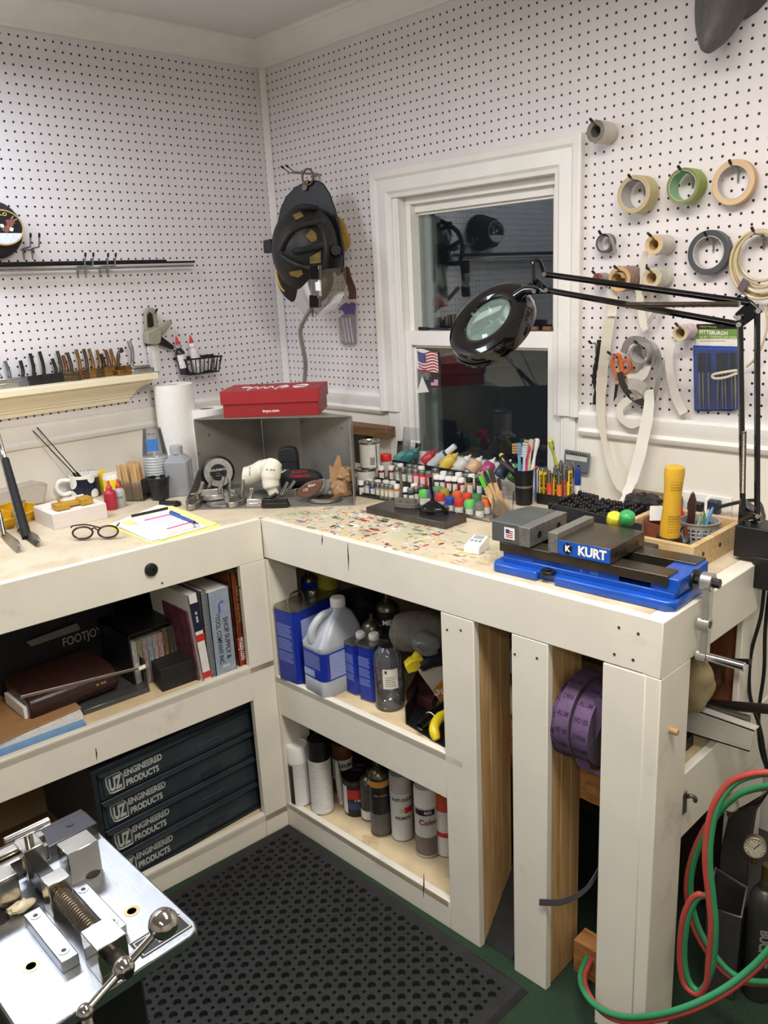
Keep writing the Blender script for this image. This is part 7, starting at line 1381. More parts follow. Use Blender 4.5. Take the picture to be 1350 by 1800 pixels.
for y_,s_ in ((yA_ + .01,-.02),(yB_ - .01,.012)): link('page_edge',G().bb((.46,y_,ZL + .022),(.585,y_ + s_,ZL + .060)),PAPER,t)
link('gold_title',G().text('= ==',.014,basis((.6085,yB_ - .05,ZL + .058),(0,1,0),(-.25,0,1)),bold=.02),M('gold print',(190,150,70),.5),t)
xb = .42; p1,p2 = PX(60,1140,xb),PX(190,1090,xb); t = thing('shoe_carton','black shoe carton with grey lettering at the back of the left shelf','box',(xb,p1.y,ZL)); link('carton',G().bb((.15,p1.y - .10,ZL),(xb,p2.y + .02,ZL + .20)),M('black carton',(20,20,21),.6),t)
l1,l2 = PX(109,1125,xb),PX(177,1100,xb); link('lettering',G().text('FOOTJOY',.036,basis((xb + .0006,(l1.y + l2.y) / 2,(l1.z + l2.z) / 2 - .012),(0,1,0),(0,0,1)),maxw=l2.y - l1.y),M('grey carton lettering',(176,176,172),.5),t)
one('white_card_edge',G().hexa([PX(45,1128,.43) + V((0,0,0)),PX(135,1095,.43),PX(141,1106,.43),PX(55,1136,.43)] + [v + V((.002,0,0)) for v in (PX(45,1128,.43),PX(135,1095,.43),PX(141,1106,.43),PX(55,1136,.43))]),M('dim grey card',(120,116,110),.7),'dim grey card leaning on the black shoe carton','card')
a,b_ = PX(36,1226,.632),PX(250,1173,.632); one('metal_ruler',G().ribbon([a,b_],V((.006,0,.006)),.0015),M('pale aluminium rule',(196,190,178),.35,.5),'long pale metal rule lying in front of the leather binder','ruler'); one('rule_clip',G().cyl(PX(243,1176,.634),PX(256,1171,.634),.006,n=12),WHITEP,'small white end clip on the metal rule','clip')
# paper folders at the front left
def sheets(px,z,th,mat,lab,nm='folder',cat='paper'): one(nm,quad(px,z,th),mat,lab,cat,bev=.0006)
sheets([(-80,1362),(154,1278),(112,1218),(-80,1268)],ZL + .001,.005,M('blue folder',(110,150,190),.6),'blue folder at the bottom of the paper pile on the left shelf')
sheets([(-80,1346),(147,1264),(118,1217),(-80,1262)],ZL + .0065,.0175,M('stack of loose paper',(216,212,204),.8,var=.15,scale=90,stretch=(1,1,9)),'loose white papers between the blue folder and the brown card','paper_stack')
sheets([(-80,1342),(143,1245),(98,1217),(-80,1205)],ZL + .026,.004,M('brown kraft card',(164,122,80),.7,var=.05),'large brown kraft card on top of the paper pile','kraft_card')
one('paper_sheet',quad([(90,1218),(150,1216),(156,1198),(100,1206)],ZL + .001,.003),PAPER,'white paper lying behind the brown kraft card','paper')
# ================================================================ DRAWER CABINET
XC = .695; tl_,tr_,br_ = PX(168,1358,XC),PX(446,1240,XC),PX(457,1424,XC); yl,yr = tl_.y,(tr_.y + br_.y) / 2; z0,z1 = .0705,(tl_.z + tr_.z) / 2
CAB = M('dark slate enamel',(52,60,66),.42,.2,var=.12,scale=16,dirt=(30,30,32),dirtamt=.4); CABD = M('darker slate enamel',(40,46,52),.45,.2,var=.12)
t = thing('drawer_cabinet','dark slate steel cabinet with four shallow drawers under the left bench','cabinet',(XC,yl,z0)); fr_ = .012
link('case',G().bb((.32,yl - fr_,z0),(XC - .02,yr + fr_,z1 + fr_)),CABD,t); g = G()
for a,b_ in (((XC - .02,yl - fr_,z0),(XC,yl,z1 + fr_)),((XC - .02,yr,z0),(XC,yr + fr_,z1 + fr_)),((XC - .02,yl,z1),(XC,yr,z1 + fr_)),((XC - .02,yl,z0),(XC,yr,z0 + .008))): g.bb(a,b_)
link('front_frame',g,CABD,t,bev=.001); dh = (z1 - z0 - .008) / 4; LOGO = M('pale enamel print',(178,180,172),.5,var=.15,scale=60)
for k in range(4):
    b0 = z0 + .008 + dh * k; b1 = b0 + dh - .004; dr_ = link('drawer',G().bb((.36,yl + .004,b0 + .002),(XC - .006,yr - .004,b1)).bb((XC - .006,yl + .014,b0 + .012),(XC - .002,yr - .014,b1 - .010)),CAB,t,bev=.0015)
    link('pull_lip',G().hexa([V((x,y,z)) for z,x0_,x1_ in ((b1 - .012,XC - .006,XC + .004),(b1 - .002,XC - .006,XC + .012)) for x,y in ((x0_,yl + .004),(x1_,yl + .004),(x1_,yr - .004),(x0_,yr - .004))]),CAB,dr_,bev=.001)
    yL = PX(188,1390,XC).y; yT = PX(282,1340,XC).y; w_ = yT - yL; zc = (b0 + b1) / 2 - .002; s_ = 1.0 if k else .8; T = basis((XC - .0016,yL + .022,zc),(0,1,0),(0,0,1),(1,0,0))
    g = G(); hh = dh * .30
    for P_ in ([(-.020,hh),(.018,hh),(.026,hh * .5),(.026,-hh),(-.004,-hh)],[(-.020,hh),(-.020,hh * .1),(-.014,-hh * .9),(-.004,-hh)]): g.tube([T @ V((x,y,0)) for x,y in P_],.0022,4)
    g.text('UZ',dh * .60,T @ TM((.003,-.002,0)),bold=.05,maxw=.036); lg = link('logo',g,LOGO,dr_); g = G(); g.text('ENGINEERED',dh * .30,T @ TM((.026 + (w_ - .05) / 2 + .006,hh * .52,0)),maxw=w_ - .045,bold=.04); g.text('PRODUCTS',dh * .30,T @ TM((.026 + (w_ - .05) / 2 + .001,-hh * .62,0)),maxw=(w_ - .045) * .86,bold=.04); link('lettering',g,LOGO,dr_)
    ym = (yT + yr) / 2; link('label_holder',G().bb((XC - .002,ym - .035,b0 + .010),(XC,ym + .030,b0 + .030)) if k % 2 == 0 else G().tube([V((XC - .001,ym + y,b0 + z)) for y,z in ((-.04,.012),(-.04,.032),(.03,.032),(.03,.012))],.0015,4),CABD if k % 2 == 0 else CAB,dr_)
one('cardboard_box',G().bb((.33,-1.42,.0705),(.50,-1.24,.15)),M('brown corrugated card',(120,86,56),.8,var=.1),'brown cardboard box in the dark left of the drawer cabinet','box',bev=.002)
# ================================================================ RIGHT CUBBY, UPPER SHELF
ZR = .503; BLU = M('blue tin print',(26,48,150),.28,var=.08,scale=10); TINT = M('tin plate',(150,146,134),.3,.9,var=.15); 
def ftin(corner,left,depth,toppx,cap,capm,label,n=1,handle=False):
    c_ = onZ(*corner,ZR); l_ = onZ(*left,ZR); d = (l_ - c_); W = d.length; d.normalize(); e = V((d.y,-d.x,0)); e *= -1 if e.y < 0 else 1; h = hz(c_,*toppx); T = basis(c_,d,e,(0,0,1)); t = thing('solvent_tin',label,'tin',c_,group='blue solvent tins'); ch = .010
    o = [(ch,0),(W - ch,0),(W,ch),(W,depth - ch),(W - ch,depth),(ch,depth),(0,depth - ch),(0,ch)]
    link('body',G(T).prism(o,h - .008,z0=.004),BLU,t); i_ = lambda s_: [((x - W / 2) * s_ + W / 2,(y - depth / 2) * s_ + depth / 2) for x,y in o]
    link('base_rim',G(T).prism(i_(1.02),.004),TINT,t); link('top_rim',G(T).prism(i_(1.02),.006,z0=h - .004),TINT,t)
    g = G(); TL_ = T @ basis((W / 2,-.0003,0),(-1,0,0),(0,0,1))
    for v0,v1,rows_ in ((.62,.80,7),(.44,.60,6),(.28,.42,5)):
        for r_ in range(rows_): zz = h * (v0 + (v1 - v0) * (r_ + .5) / rows_); g.patch(-W * .36,W * (.30 - .08 * (r_ % 3 == 2)),zz - h * .006,zz + h * .006,TL_,lift=.0002)
    g.text('== =',W * .22,TL_ @ TM((-W * .12,h * .20,.0)),bold=.03); link('print',g,M('pale blue small print',(130,146,200),.5),t)
    cx,cy = cap; link('cap',G(T).lathe([(.013,0),(.015,.003),(.015,.014),(.012,.018),(0,.018)],18,TM((W * cx,depth * cy,h + .002))),capm,t)
    g = G(); SP = T @ basis((-.0004,depth / 2,0),(0,1,0),(0,0,1),(-1,0,0)); sl = link('side_label',G().patch(-depth * .36,depth * .36,h * .16,h * .86,T @ basis((-.0004,depth / 2,0),(0,-1,0),(0,0,1)),lift=.0003),M('pale lilac label',(150,160,200),.5,var=.25,scale=200,stretch=(.2,.2,3)),t)
    if handle: link('handle',G(T).tube(smooth_path([(W * .5,depth * .12,h + .002),(W * .5,depth * .16,h + .030),(W * .5,depth * .42,h + .034),(W * .5,depth * .50,h + .002)],5),.003,6),TINT,t)
    return t
ftin((527,1207),(490,1192),.165,(525,1076),(.5,.72),TINT,'large blue solvent tin with a wire handle at the left of the shelf',handle=True)
ftin((629,1225),(607,1214),.085,(626,1136),(.5,.55),WHITEP,'small blue solvent tin with a white cap, left one of the pair')
ftin((659,1238),(630,1228),.085,(655,1140),(.5,.55),WHITEP,'small blue solvent tin with a white cap beside the alcohol bottle')
# gallon jug
cj = onZ(573,1232,ZR); dj = (onZ(527,1207,ZR) - cj).normalized(); ej = V((dj.y,-dj.x,0)); ej *= -1 if ej.y < 0 else 1; W,Dp = .105,.155; hj = hz(cj + dj * .05 + ej * .06,598,1050); T = basis(cj + dj * W * .5 + ej * Dp * .5,dj,ej,(0,0,1)); t = thing('jug','frosted gallon jug with a blue label standing between the blue tins','jug',cj + dj * W * .5 + ej * Dp * .5)
JG = M('frosted white plastic',(206,210,216),.35,var=.04,scale=8,trans=.35); 
def rr(w_,d_,ch=.022,n=4):
    o = []
    for sx,sy,a0 in ((1,1,0),(-1,1,90),(-1,-1,180),(1,-1,270)):
        for i in range(n + 1): a = R_(a0 + 90 * i / n); o.append((sx * (w_ / 2 - ch) + ch * cos(a),sy * (d_ / 2 - ch) + ch * sin(a)))
    return o
def loft(secs,T,ox=None):
    g = G(T); k = len(secs[0][0]); vs = [(x,y,z) for o,z in secs for x,y in o]; g.add(vs,[(j * k + i,j * k + (i + 1) % k,(j + 1) * k + (i + 1) % k,(j + 1) * k + i) for j in range(len(secs) - 1) for i in range(k)] + [tuple(range(k))[::-1],tuple(range((len(secs) - 1) * k,len(secs) * k))]); return g
off = lambda o,dx,dy: [(x + dx,y + dy) for x,y in o]
hj0 = hj - .03; sec = [(rr(W * .94,Dp * .94),0),(rr(W,Dp),.006),(rr(W,Dp),hj0 * .20),(rr(W * .985,Dp * .985),hj0 * .21),(rr(W * .985,Dp * .985),hj0 * .56),(rr(W,Dp),hj0 * .57),(rr(W,Dp),hj0 * .62),(off(rr(W * .82,Dp * .80),0,.012),hj0 * .76),(off(rr(W * .52,Dp * .50,.018),0,.022),hj0 * .90),(off(rr(.040,.040,.0199),0,.026),hj0 * .97),(off(rr(.036,.036,.0179),0,.026),hj0)]
link('body',loft(sec,T),JG,t); link('cap',G(T).lathe([(.021,0),(.0215,.004),(.0215,.022),(.019,.025),(0,.025)],24,TM((0,.026,hj0 - .004))),WHITEP,t)
link('handle',G().tube(smooth_path([T @ V(p_) for p_ in ((.0,.004,hj0 * .93),(.004,-.03,hj0 * .92),(.006,-.062,hj0 * .80),(.004,-.068,hj0 * .68),(0,-.060,hj0 * .60))],6),[.011] * 8 + [.012] * 17,10),JG,t)
lb = link('label',loft([(rr(W + .0006,Dp + .0006),hj0 * .215),(rr(W + .0006,Dp + .0006),hj0 * .555)],T),BLU,t); g = G(); TL_ = T @ basis((0,-Dp / 2 - .0006,0),(1,0,0),(0,0,1)); TL_ = T @ basis((0,-Dp / 2 - .0005,0),(-1,0,0),(0,0,1),(0,1,0)) if False else T @ basis((0,-Dp / 2 - .0005,0),(1,0,0),(0,0,1),(0,-1,0))
for r_ in range(9): zz = hj0 * (.36 + .18 * r_ / 9); g.patch(-W * .36,W * .30,zz - .0011,zz + .0011,TL_,lift=.0003)
link('print',g,M('pale blue small print',(130,146,200),.5),lb); link('barcode',G().patch(-W * .1,W * .34,hj0 * .235,hj0 * .32,TL_,lift=.0004),M('barcode',(150,170,210),.5,var=.6,scale=300,stretch=(3,3,.05)),lb)
link('side_label',G().patch(-Dp * .36,Dp * .36,hj0 * .23,hj0 * .54,T @ basis((-W / 2 - .0005,0,0),(0,-1,0),(0,0,1),(-1,0,0)),lift=.0004),M('pale lilac label',(150,160,200),.5),lb)
# alcohol bottle
P = onZ(686,1240,ZR); r = sz(P,25.5); h = hz(P,680,1119); t = thing('alcohol_bottle','clear half full bottle with a black cap at the front of the shelf','bottle',P)
link('bottle',G().lathe([(r * .9,0),(r,.004),(r,h * .70),(r * .92,h * .78),(r * .6,h * .86),(r * .46,h * .88),(r * .46,h * .90)],28,caps=False),clear('clear bottle plastic',(214,216,214),.07),t,world=0)
link('liquid',G().lathe([(r * .88,.003),(r * .975,.006),(r * .975,h * .30),(0,h * .30)],28),clear('clear spirit',(206,204,196),.22),t,world=0)
link('cap',G().lathe([(r * .52,h * .88),(r * .55,h * .89),(r * .55,h * .985),(r * .5,h),(0,h)],22),BLACK,t,world=0); tl_ = Matrix.Rotation(R_(-50),4,'Z')
wl = link('warning_label',G().patch(-r * .3,r * .75,h * .34,h * .62,tl_ @ basis((r,0,0),(0,1,0),(0,0,1),(1,0,0)),bend=r,lift=.0005),M('cream label',(220,216,200),.6,var=.1,scale=160),t,world=0)
g = G(); TB_ = tl_ @ basis((r,0,0),(0,1,0),(0,0,1),(1,0,0)); g.patch(-r * .15,0,h * .56,h * .60,TB_,bend=r,lift=.0008)
for k in range(5): g.patch(-r * .15,r * .55,h * (.38 + .03 * k),h * (.386 + .03 * k),TB_,bend=r,lift=.0008)
link('print',g,DP,wl,world=0); g = G(); 
for k,s_ in enumerate(('Isopropyl','Alcohol','Fuel')): g.text(s_,r * .42,Matrix.Rotation(R_(-92),4,'Z') @ basis((r,0,h * (.62 - .09 * k)),(0,1,0),(0,0,1),(1,0,0)),bend=r,lift=.0004)
link('red_print',g,M('dull red print',(120,50,56),.5),t,world=0)
# cans behind
def can(P,r,h,body,top,label,text=None,cap=None,band=None,fam='spray can',grp=None,dome=False,nm='spray_can',tcol=None,trot=-38,tsz=.016,tz=.7,lower=None,sub=None):
    t = thing(nm,label,fam,P,(0,0,0),grp); hc = h * (.74 if cap else .90)
    link('body',G().lathe([(r * .95,0),(r,.002),(r,.006),(r * .985,.007),(r * .985,hc - .006),(r,hc - .004),(r,hc)],26),body,t,world=0)
    if lower: link('lower_print',G().lathe([(r * .99,.008),(r * .99,hc * lower[0])],26,caps=False),lower[1],t,world=0)
    link('base_rim',G().lathe([(r * 1.01,0),(r * 1.02,.002),(r * 1.01,.005)],26,caps=False),STEEL,t,world=0)
    if cap: link('cap',G().lathe([(r * .99,hc),(r * .99,h * .97),(r * .93,h),(r * .85,h),(r * .80,h * .99),(0,h * .99)],26),cap,t,world=0)
    else: link('dome',G().lathe([(r,hc),(r * .95,hc + r * .2),(r * .7,hc + r * .55),(r * .36,hc + r * .75),(r * .36,hc + r * .9),(r * .2,hc + r * .92),(r * .18,hc + r * 1.35),(0,hc + r * 1.35)],26),top,t,world=0)
    Tt = Matrix.Rotation(R_(trot),4,'Z') @ basis((r,0,0),(0,1,0),(0,0,1),(1,0,0))
    if band: link('band',G().patch(band[0] * r,band[1] * r,hc * band[2],hc * band[3],Tt,bend=r,lift=.0004),band[4],t,world=0)
    if text: link('lettering',G().text(text,tsz,Tt @ TM((0,hc * tz,0)),bend=r,bold=.03,lift=.0007,maxw=r * 1.9),tcol or DP,t,world=0)
    if sub:
        for k,(s_,z_,sz_,m_) in enumerate(sub): link('caption',G().text(s_,sz_,Tt @ TM((0,hc * z_,0)),bend=r,bold=.02,lift=.0008,maxw=r * 1.9),m_,t,world=0)
    return t
DOM = M('can dome metal',(110,106,92),.3,.9,var=.1)
P = onP(578,1040,V((.93,-.24,0)),(.8,-.6,0)); P.z = ZR; can(P,.033,.29,M('grey tin',(120,118,108),.4,.5),DOM,'can with a yellow cap at the dark back of the shelf',cap=M('yellow cap',(190,176,50),.4))
P = onP(545,1045,V((.86,-.34,0)),(.8,-.6,0)); P.z = ZR; can(P,.024,.27,BLU,DOM,'blue can with a brass neck behind the large blue tin',nm='spray_can')
P = onP(682,1090,V((1.12,-.36,0)),(.8,-.6,0)); P.z = ZR; can(P,.033,hz(P,682,1048) - .012,M('black can print',(34,34,34),.4),DOM,'black spray can without its cap behind the alcohol bottle','MEX',tcol=WINK,tz=.86,tsz=.02)
P = onP(655,1120,V((1.07,-.46,0)),(.8,-.6,0)); P.z = ZR; can(P,.030,hz(P,655,1085) - .010,M('grey can print',(90,90,88),.4),DOM,'spray can with a white nozzle behind the small blue tins')
P = onP(635,1075,V((1.0,-.28,0)),(.8,-.6,0)); P.z = ZR; one('black_bowl',G().lathe([(.05,0),(.085,.06),(.09,.20),(.085,.20),(.05,.01),(0,.01)],28),BLACK,'black tub at the dark back of the shelf behind the jug','tub',P,world=0)
# bag, torch, boxes at the right
def blob(P,rx_,ry_,rz_,seed,mat,lab,nm,cat,rot=(0,0,0)): g = crumple((0,0,rz_),rx_,ry_,rz_,seed,16,10); one(nm,g,mat,lab,cat,P,rot,world=0,ang=80,sub=1)
P = onP(725,1110,V((1.27,-.40,0)),(.8,-.6,0)); P.z = ZR + .0; T = basis((P.x,P.y,0),(1,0,0),(0,1,0)); pA,pB = onP(690,1112,P,(.8,-.6,0)),onP(790,1105,P,(.8,-.6,0)); one('cloth_roll',G().tube([pA - V((.004,0,0)),pA,pA.lerp(pB,.3),pA.lerp(pB,.7),pB],[.02,.048,.056,.056,.054],20),M('grey canvas',(120,114,104),.85,var=.15,scale=40,bump=.3),'grey canvas roll wedged at the top right of the shelf','roll',sub=1)
P = onP(745,1130,V((1.26,-.53,0)),(.8,-.6,0)); P.z -= .03; blob(P,.050,.035,.030,11,clear('crinkled clear film',(180,180,178),.28,.15),'crinkled clear plastic bag in front of the canvas roll','plastic_bag','bag')
YT = M('yellow tool plastic',(220,196,40),.35,var=.05); c_ = V((1.23,-.59,0)); K = lambda x,y,o=0: onP(x,y,c_ + V((.8,-.6,0)) * o,(.8,-.6,0))
t = thing('heat_torch','yellow and black hand tool lying on the boxes at the right of the shelf','tool',K(735,1180)); g = G(); a = [K(x,y) for x,y in ((712,1172),(722,1162),(745,1158),(742,1168),(735,1180),(718,1185))]; k = len(a); b_ = [v + V((-.8,.6,0)) * .03 for v in a]; g.add(a + b_,[tuple(range(k)),tuple(range(k,2 * k))[::-1]] + [(i,k + i,k + (i + 1) % k,(i + 1) % k) for i in range(k)]); link('nose',g,YT,t,bev=.003); link('nozzle',G().tube([K(728,1160,-.02),K(738,1148,-.02)],[.012,.014],12),YT,t); link('mouth',G().tube([K(738,1148,-.02),K(741,1145,-.02)],[.015,.015],12),BLACK,t); link('body',G().tube([K(738,1170,-.01),K(755,1158,-.02),K(778,1155,-.03)],[.018,.024,.022],12),M('navy rubber',(24,30,48),.5),t)
a = [K(x,y,-.03) for x,y in ((737,1183),(752,1165),(790,1175),(790,1250),(776,1236))]; g = G(); k = len(a); b_ = [v + V((-.8,.6,0)) * .05 for v in a]; g.add(a + b_,[tuple(range(k))[::-1],tuple(range(k,2 * k))] + [(i,(i + 1) % k,k + (i + 1) % k,k + i) for i in range(k)]); t = thing('carton','white and orange carton tilted at the right end of the shelf','box',a[4]); link('box',g,M('off white carton',(214,208,196),.6),t)
link('orange_panel',G().hexa([K(x,y,-.029) for x,y in ((762,1212),(776,1236),(792,1236),(792,1180))] + [K(x,y,-.028) for x,y in ((762,1212),(776,1236),(792,1236),(792,1180))]),M('orange print',(226,148,50),.5),t); link('lettering',G().text('30',.035,basis(K(774,1214,-.027),(.6,.8,.0),(-.25,.2,.95)),bold=.04),WINK,t)
qz = [onZ(x,y,ZR) for x,y in ((715,1232),(760,1252),(778,1215),(735,1195))]; one('dark_red_box',G().hexa(qz + [v + V((0,0,.030)) for v in qz]),M('dark red card',(72,38,34),.5,var=.2),'dark red flat box lying behind the black case','box',bev=.001)
qz = [onZ(x,y,ZR) for x,y in ((713,1273),(790,1320),(800,1262),(735,1232))]; t = thing('tool_case','low black open case at the right front of the shelf','case',qz[0]); link('base',G().hexa(qz + [v + V((0,0,.004)) for v in qz]),BLACK,t); e = V((0,0,.052)); link('side',G().hexa([qz[0],qz[3],qz[3] + V((.004,0,0)),qz[0] + V((.004,0,0)),qz[0] + e,qz[3] + e,qz[3] + e + V((.004,0,0)),qz[0] + e + V((.004,0,0))]),BLACK,t)
a,b_ = onZ(738,1278,ZR + .03),onZ(790,1236,ZR + .045); t = thing('flashlight','black flashlight lying in the black case','flashlight',a); d = (b_ - a); link('barrel',G().tube([a,a + d * .12,a + d * .2,b_],[.010,.013,.016,.017],14),GLOSSB,t); link('ring',G().tube([a + d * .36,a + d * .38],.0172,14),WINK,t)
a = onZ(770,1296,ZR + .012); one('yellow_clamp',G().tube(smooth_path([onZ(768,1300,ZR + .012),onZ(763,1280,ZR + .03),onZ(772,1262,ZR + .04),onZ(790,1252,ZR + .04)],5),[.008,.010,.012,.013,.013,.013,.013,.013,.013,.013,.013,.013,.012,.012,.012,.012],10),YT,'yellow curved handle in the black case beside the flashlight','handle')
# ================================================================ RIGHT CUBBY, LOWER SHELF
ZQ = .078
def sc(cx,by,w_,ty,**k):
    P = onZ(cx,by - w_ * .16,ZQ); r = sz(P,w_ / 2); h = hz(P,cx - 3,ty + w_ * .10); return can(P,r,h,**k)
SPG = 'cans on the lower right shelf'; WC = M('white can print',(216,214,208),.4,var=.06,scale=90); BLKP = M('black print',(30,30,32),.5)
sc(530,1414,38,1302,body=WC,top=DOM,label='white spray can with a white cap at the left of the lower shelf',cap=WHITEP,band=(-1.1,-.55,.06,.95,BLKP),grp=SPG)
sc(568,1428,40,1292,body=M('white can fine print',(208,206,200),.4,var=.18,scale=140,stretch=(.3,.3,3)),top=DOM,label='white spray can with a tall black cap, second from the left',cap=BLACK,grp=SPG)
sc(606,1398,37,1300,body=WC,top=DOM,label='spray can with a brown cap standing behind the white tube',cap=M('rust brown cap',(96,56,38),.5),text='OLEUM',tz=.86,tsz=.016,band=(-.9,.9,.62,.74,BLKP),grp=SPG,lower=(.45,M('dark green print',(60,66,54),.5)))
P = onZ(601,1412,ZQ); tp = onP(591,1338,P,(.8,-.6,0)); t = thing('squeeze_tube','white squeeze tube standing on its cap between the cans','tube',P); d = tp - P; link('cap',G().tube([P,P + d * .10],.008,14),WHITEP,t); link('body',G().tube([P + d * .10,P + d * .16,P + d * .6,tp],[.006,.011,.010,.004],14),M('white tube',(214,212,206),.4),t)
P = onZ(627,1424,ZQ); r = sz(P,21); h = hz(P,624,1362); t = thing('filler_can','short can of body repair filler with a red and blue label','can',P,group=SPG); link('body',G().lathe([(r * .97,0),(r,.002),(r,h * .93),(r * 1.03,h * .95),(r * 1.03,h),(r * .92,h),(r * .88,h * .95),(0,h * .95)],28),DSTEEL,t,world=0)
Tt = Matrix.Rotation(R_(-38),4,'Z') @ basis((r,0,0),(0,1,0),(0,0,1),(1,0,0)); link('label',G().patch(-2.0 * r,2.0 * r,h * .08,h * .86,Tt,bend=r,lift=.0003,n=20),BLKP,t,world=0); link('white_side',G().patch(-1.5 * r,-.8 * r,h * .08,h * .84,Tt,bend=r,lift=.0006),WC,t,world=0); rb_ = link('red_panel',G().patch(-.75 * r,1.2 * r,h * .50,h * .76,Tt,bend=r,lift=.0006),M('bright red print',(190,44,40),.5),t,world=0); link('blue_panel',G().patch(-.75 * r,1.2 * r,h * .22,h * .40,Tt,bend=r,lift=.0006),M('navy blue print',(50,64,110),.5),t,world=0); link('lettering',G().text('BODY REPAIR',r * .30,Tt @ TM((r * .1,h * .46,0)),bend=r,bold=.03,lift=.0008),WINK,t,world=0)
sc(652,1441,34,1362,body=M('black white can print',(60,60,60),.4,var=.6,scale=60),top=DOM,label='black and white printed can half hidden behind the orange banded one',grp=SPG,lower=(.3,WC))
sc(640,1400,36,1330,body=BLKP,top=DOM,label='dark can in the shadow behind the filler can',cap=BLACK,grp=SPG)
sc(671,1467,37,1345,body=M('black graphic can',(38,37,36),.4,var=.6,scale=30),top=DOM,label='black uncapped spray can with an orange band at its shoulder',band=(-1.4,1.4,.86,.96,M('orange band print',(206,140,60),.5)),text='== ===',tz=.72,tsz=.012,tcol=M('orange band print',(206,140,60),.5),grp=SPG,lower=(.40,M('grey print',(96,94,90),.5,var=.2,scale=120)))
sc(708,1474,39,1352,body=M('light grey can',(206,206,202),.4,var=.04),top=DOM,label='light grey primer can with a grey cap, third from the right',cap=M('light grey cap',(176,174,170),.45),text='RUST-OLEUM',tz=.88,tsz=.013,tcol=BLKP,band=(.15,1.1,.60,.72,M('crimson grid print',(190,40,70),.5)),sub=[('PRIMER',.50,.014,DP),('2X',.66,.014,M('yellow emblem print',(200,170,50),.5))],grp=SPG)
sc(752,1502,42,1374,body=M('white grey can',(200,198,194),.4,var=.05),top=DOM,label='spray can with a white cap and grey lower half, second from the right',cap=WHITEP,text='Color',tz=.72,tsz=.022,tcol=M('maroon print',(130,40,46),.5),band=(-1.2,.6,.86,.97,BLKP),sub=[('REX',.915,.012,WINK)],grp=SPG,lower=(.42,M('taupe print',(116,106,100),.5,var=.1)))
sc(786,1502,38,1385,body=WC,top=DOM,label='red banded can at the right end, half hidden behind the slat',cap=M('orange red cap',(200,80,50),.5),band=(-1.5,.8,.45,.55,M('bright red print',(190,44,40),.5)),grp=SPG)
# ================================================================ BETWEEN THE SLATS
def fRq(x,y,b): return fR(x,y,-b)          # b behind the front boards
SC_ = lambda u,d,z: A0 * 1 + uR * u - nR * d + V((0,0,z - BT))
def tbox(u0,u1,d0,d1,z0,z1): g = G(TR); g.bb((u0,d0,z0),(u1,d1,z1)); return g
PINE = wood('orange pine block',(198,142,86),(160,104,56),(2,12,12),5)
ua,ub = uOf(fR(880,1300,-.16)),uOf(fR(915,1300,-.16)); z_ = fR(890,1345,-.16).z,fR(890,1272,-.16).z; one('shelf_beam',tbox(ua - .1,1.13,.16,.20,z_[0],z_[1]),PINE,'orange pine beam seen between the first and second slats','beam',bev=.001)
a = fR(885,1225,-.20); one('paper_roll',G().cyl(a - uR * .02,a + uR * .10,.035,n=24),M('cream paper roll',(206,190,150),.7,var=.1),'cream roll lying on the pine beam between the slats','roll')
one('pale_paper',G().hexa([fR(x,y,-.22) for x,y in ((886,1180),(905,1185),(905,1130),(893,1150))] + [fR(x,y,-.225) for x,y in ((886,1180),(905,1185),(905,1130),(893,1150))]),M('pale grey paper',(176,182,190),.7),'pale grey paper behind the second slat','paper')
ux = lambda x: uOf(fR(x,1240,-.035))
# purple sanding belts on a peg
PUR = M('purple abrasive cloth',(100,76,110),.75,var=.12,scale=60,bump=.3); PURS = M('dark belt edge',(84,74,84),.8,var=.2,scale=90); PINK_ = M('dark violet print',(62,44,72),.8)
pg = one('wood_peg',G().cyl(SC_(ux(992),.098,fR(1010,1243,-.10).z),SC_(1.135,.098,fR(1010,1243,-.10).z),.012,n=14),STUD,'round wooden peg carrying the purple sanding belts','peg')
zc = fR(1010,1248,-.10).z; rB = (fR(1020,1180,-.10).z - fR(1020,1315,-.10).z) / 2
def belt(u0,u1,r_,dz,dd,lab,txt,solid=False):
    c_ = SC_(u0,.095 + dd,zc + dz); T = basis(c_,-nR,(0,0,1),uR); t = thing('sanding_belt',lab,'sanding belt',c_ - V((0,0,r_)),group='purple sanding belts'); w_ = u1 - u0; ri = r_ * (.40 if solid else .965)
    link('cloth',G(T).lathe([(r_,0),(r_,w_)],48,caps=False),PUR,t); link('inner',G(T).lathe([(ri,w_),(ri,0)],48,caps=False),PURS,t); link('edge',G(T).lathe([(r_,w_),(ri,w_)],48,caps=False).lathe([(ri,0),(r_,0)],48,caps=False),PURS,t)
    for k in range(7):
        g = G(); a_ = R_(112 + 22 * k); Tt = T @ Matrix.Rotation(a_,4,'Z') @ basis((r_ + .0005,0,w_ / 2),(0,0,1),(0,-1,0),(1,0,0)); g.text(txt[k % len(txt)],.015,Tt,maxw=w_ * .8,bold=.02); link('lettering',g,PINK_,t)
belt(ux(966),ux(992),rB * .96,-.010,.004,'loose purple sanding belt, leftmost on the peg',('IDE','IN','NO'),True)
belt(ux(990),ux(1014),rB * 1.03,.004,0,'purple sanding belt roll in the middle of the peg',('NO 100','CHINA','ALUM'),True)
belt(ux(1016),ux(1046),rB * .98,-.002,.002,'purple sanding belt roll at the right of the peg',('CHINA','ALUM','NO 100'),True)
P_ = [fR(x,y,-.04) for x,y in ((1062,1230),(1045,1270),(1030,1310),(1024,1340),(1036,1356),(1056,1362),(1075,1355))]; one('belt_tail',G().ribbon(smooth_path(P_,6),uR * .017,.0016),PUR,'loose looping end of purple belt hanging beside the corner post','belt')
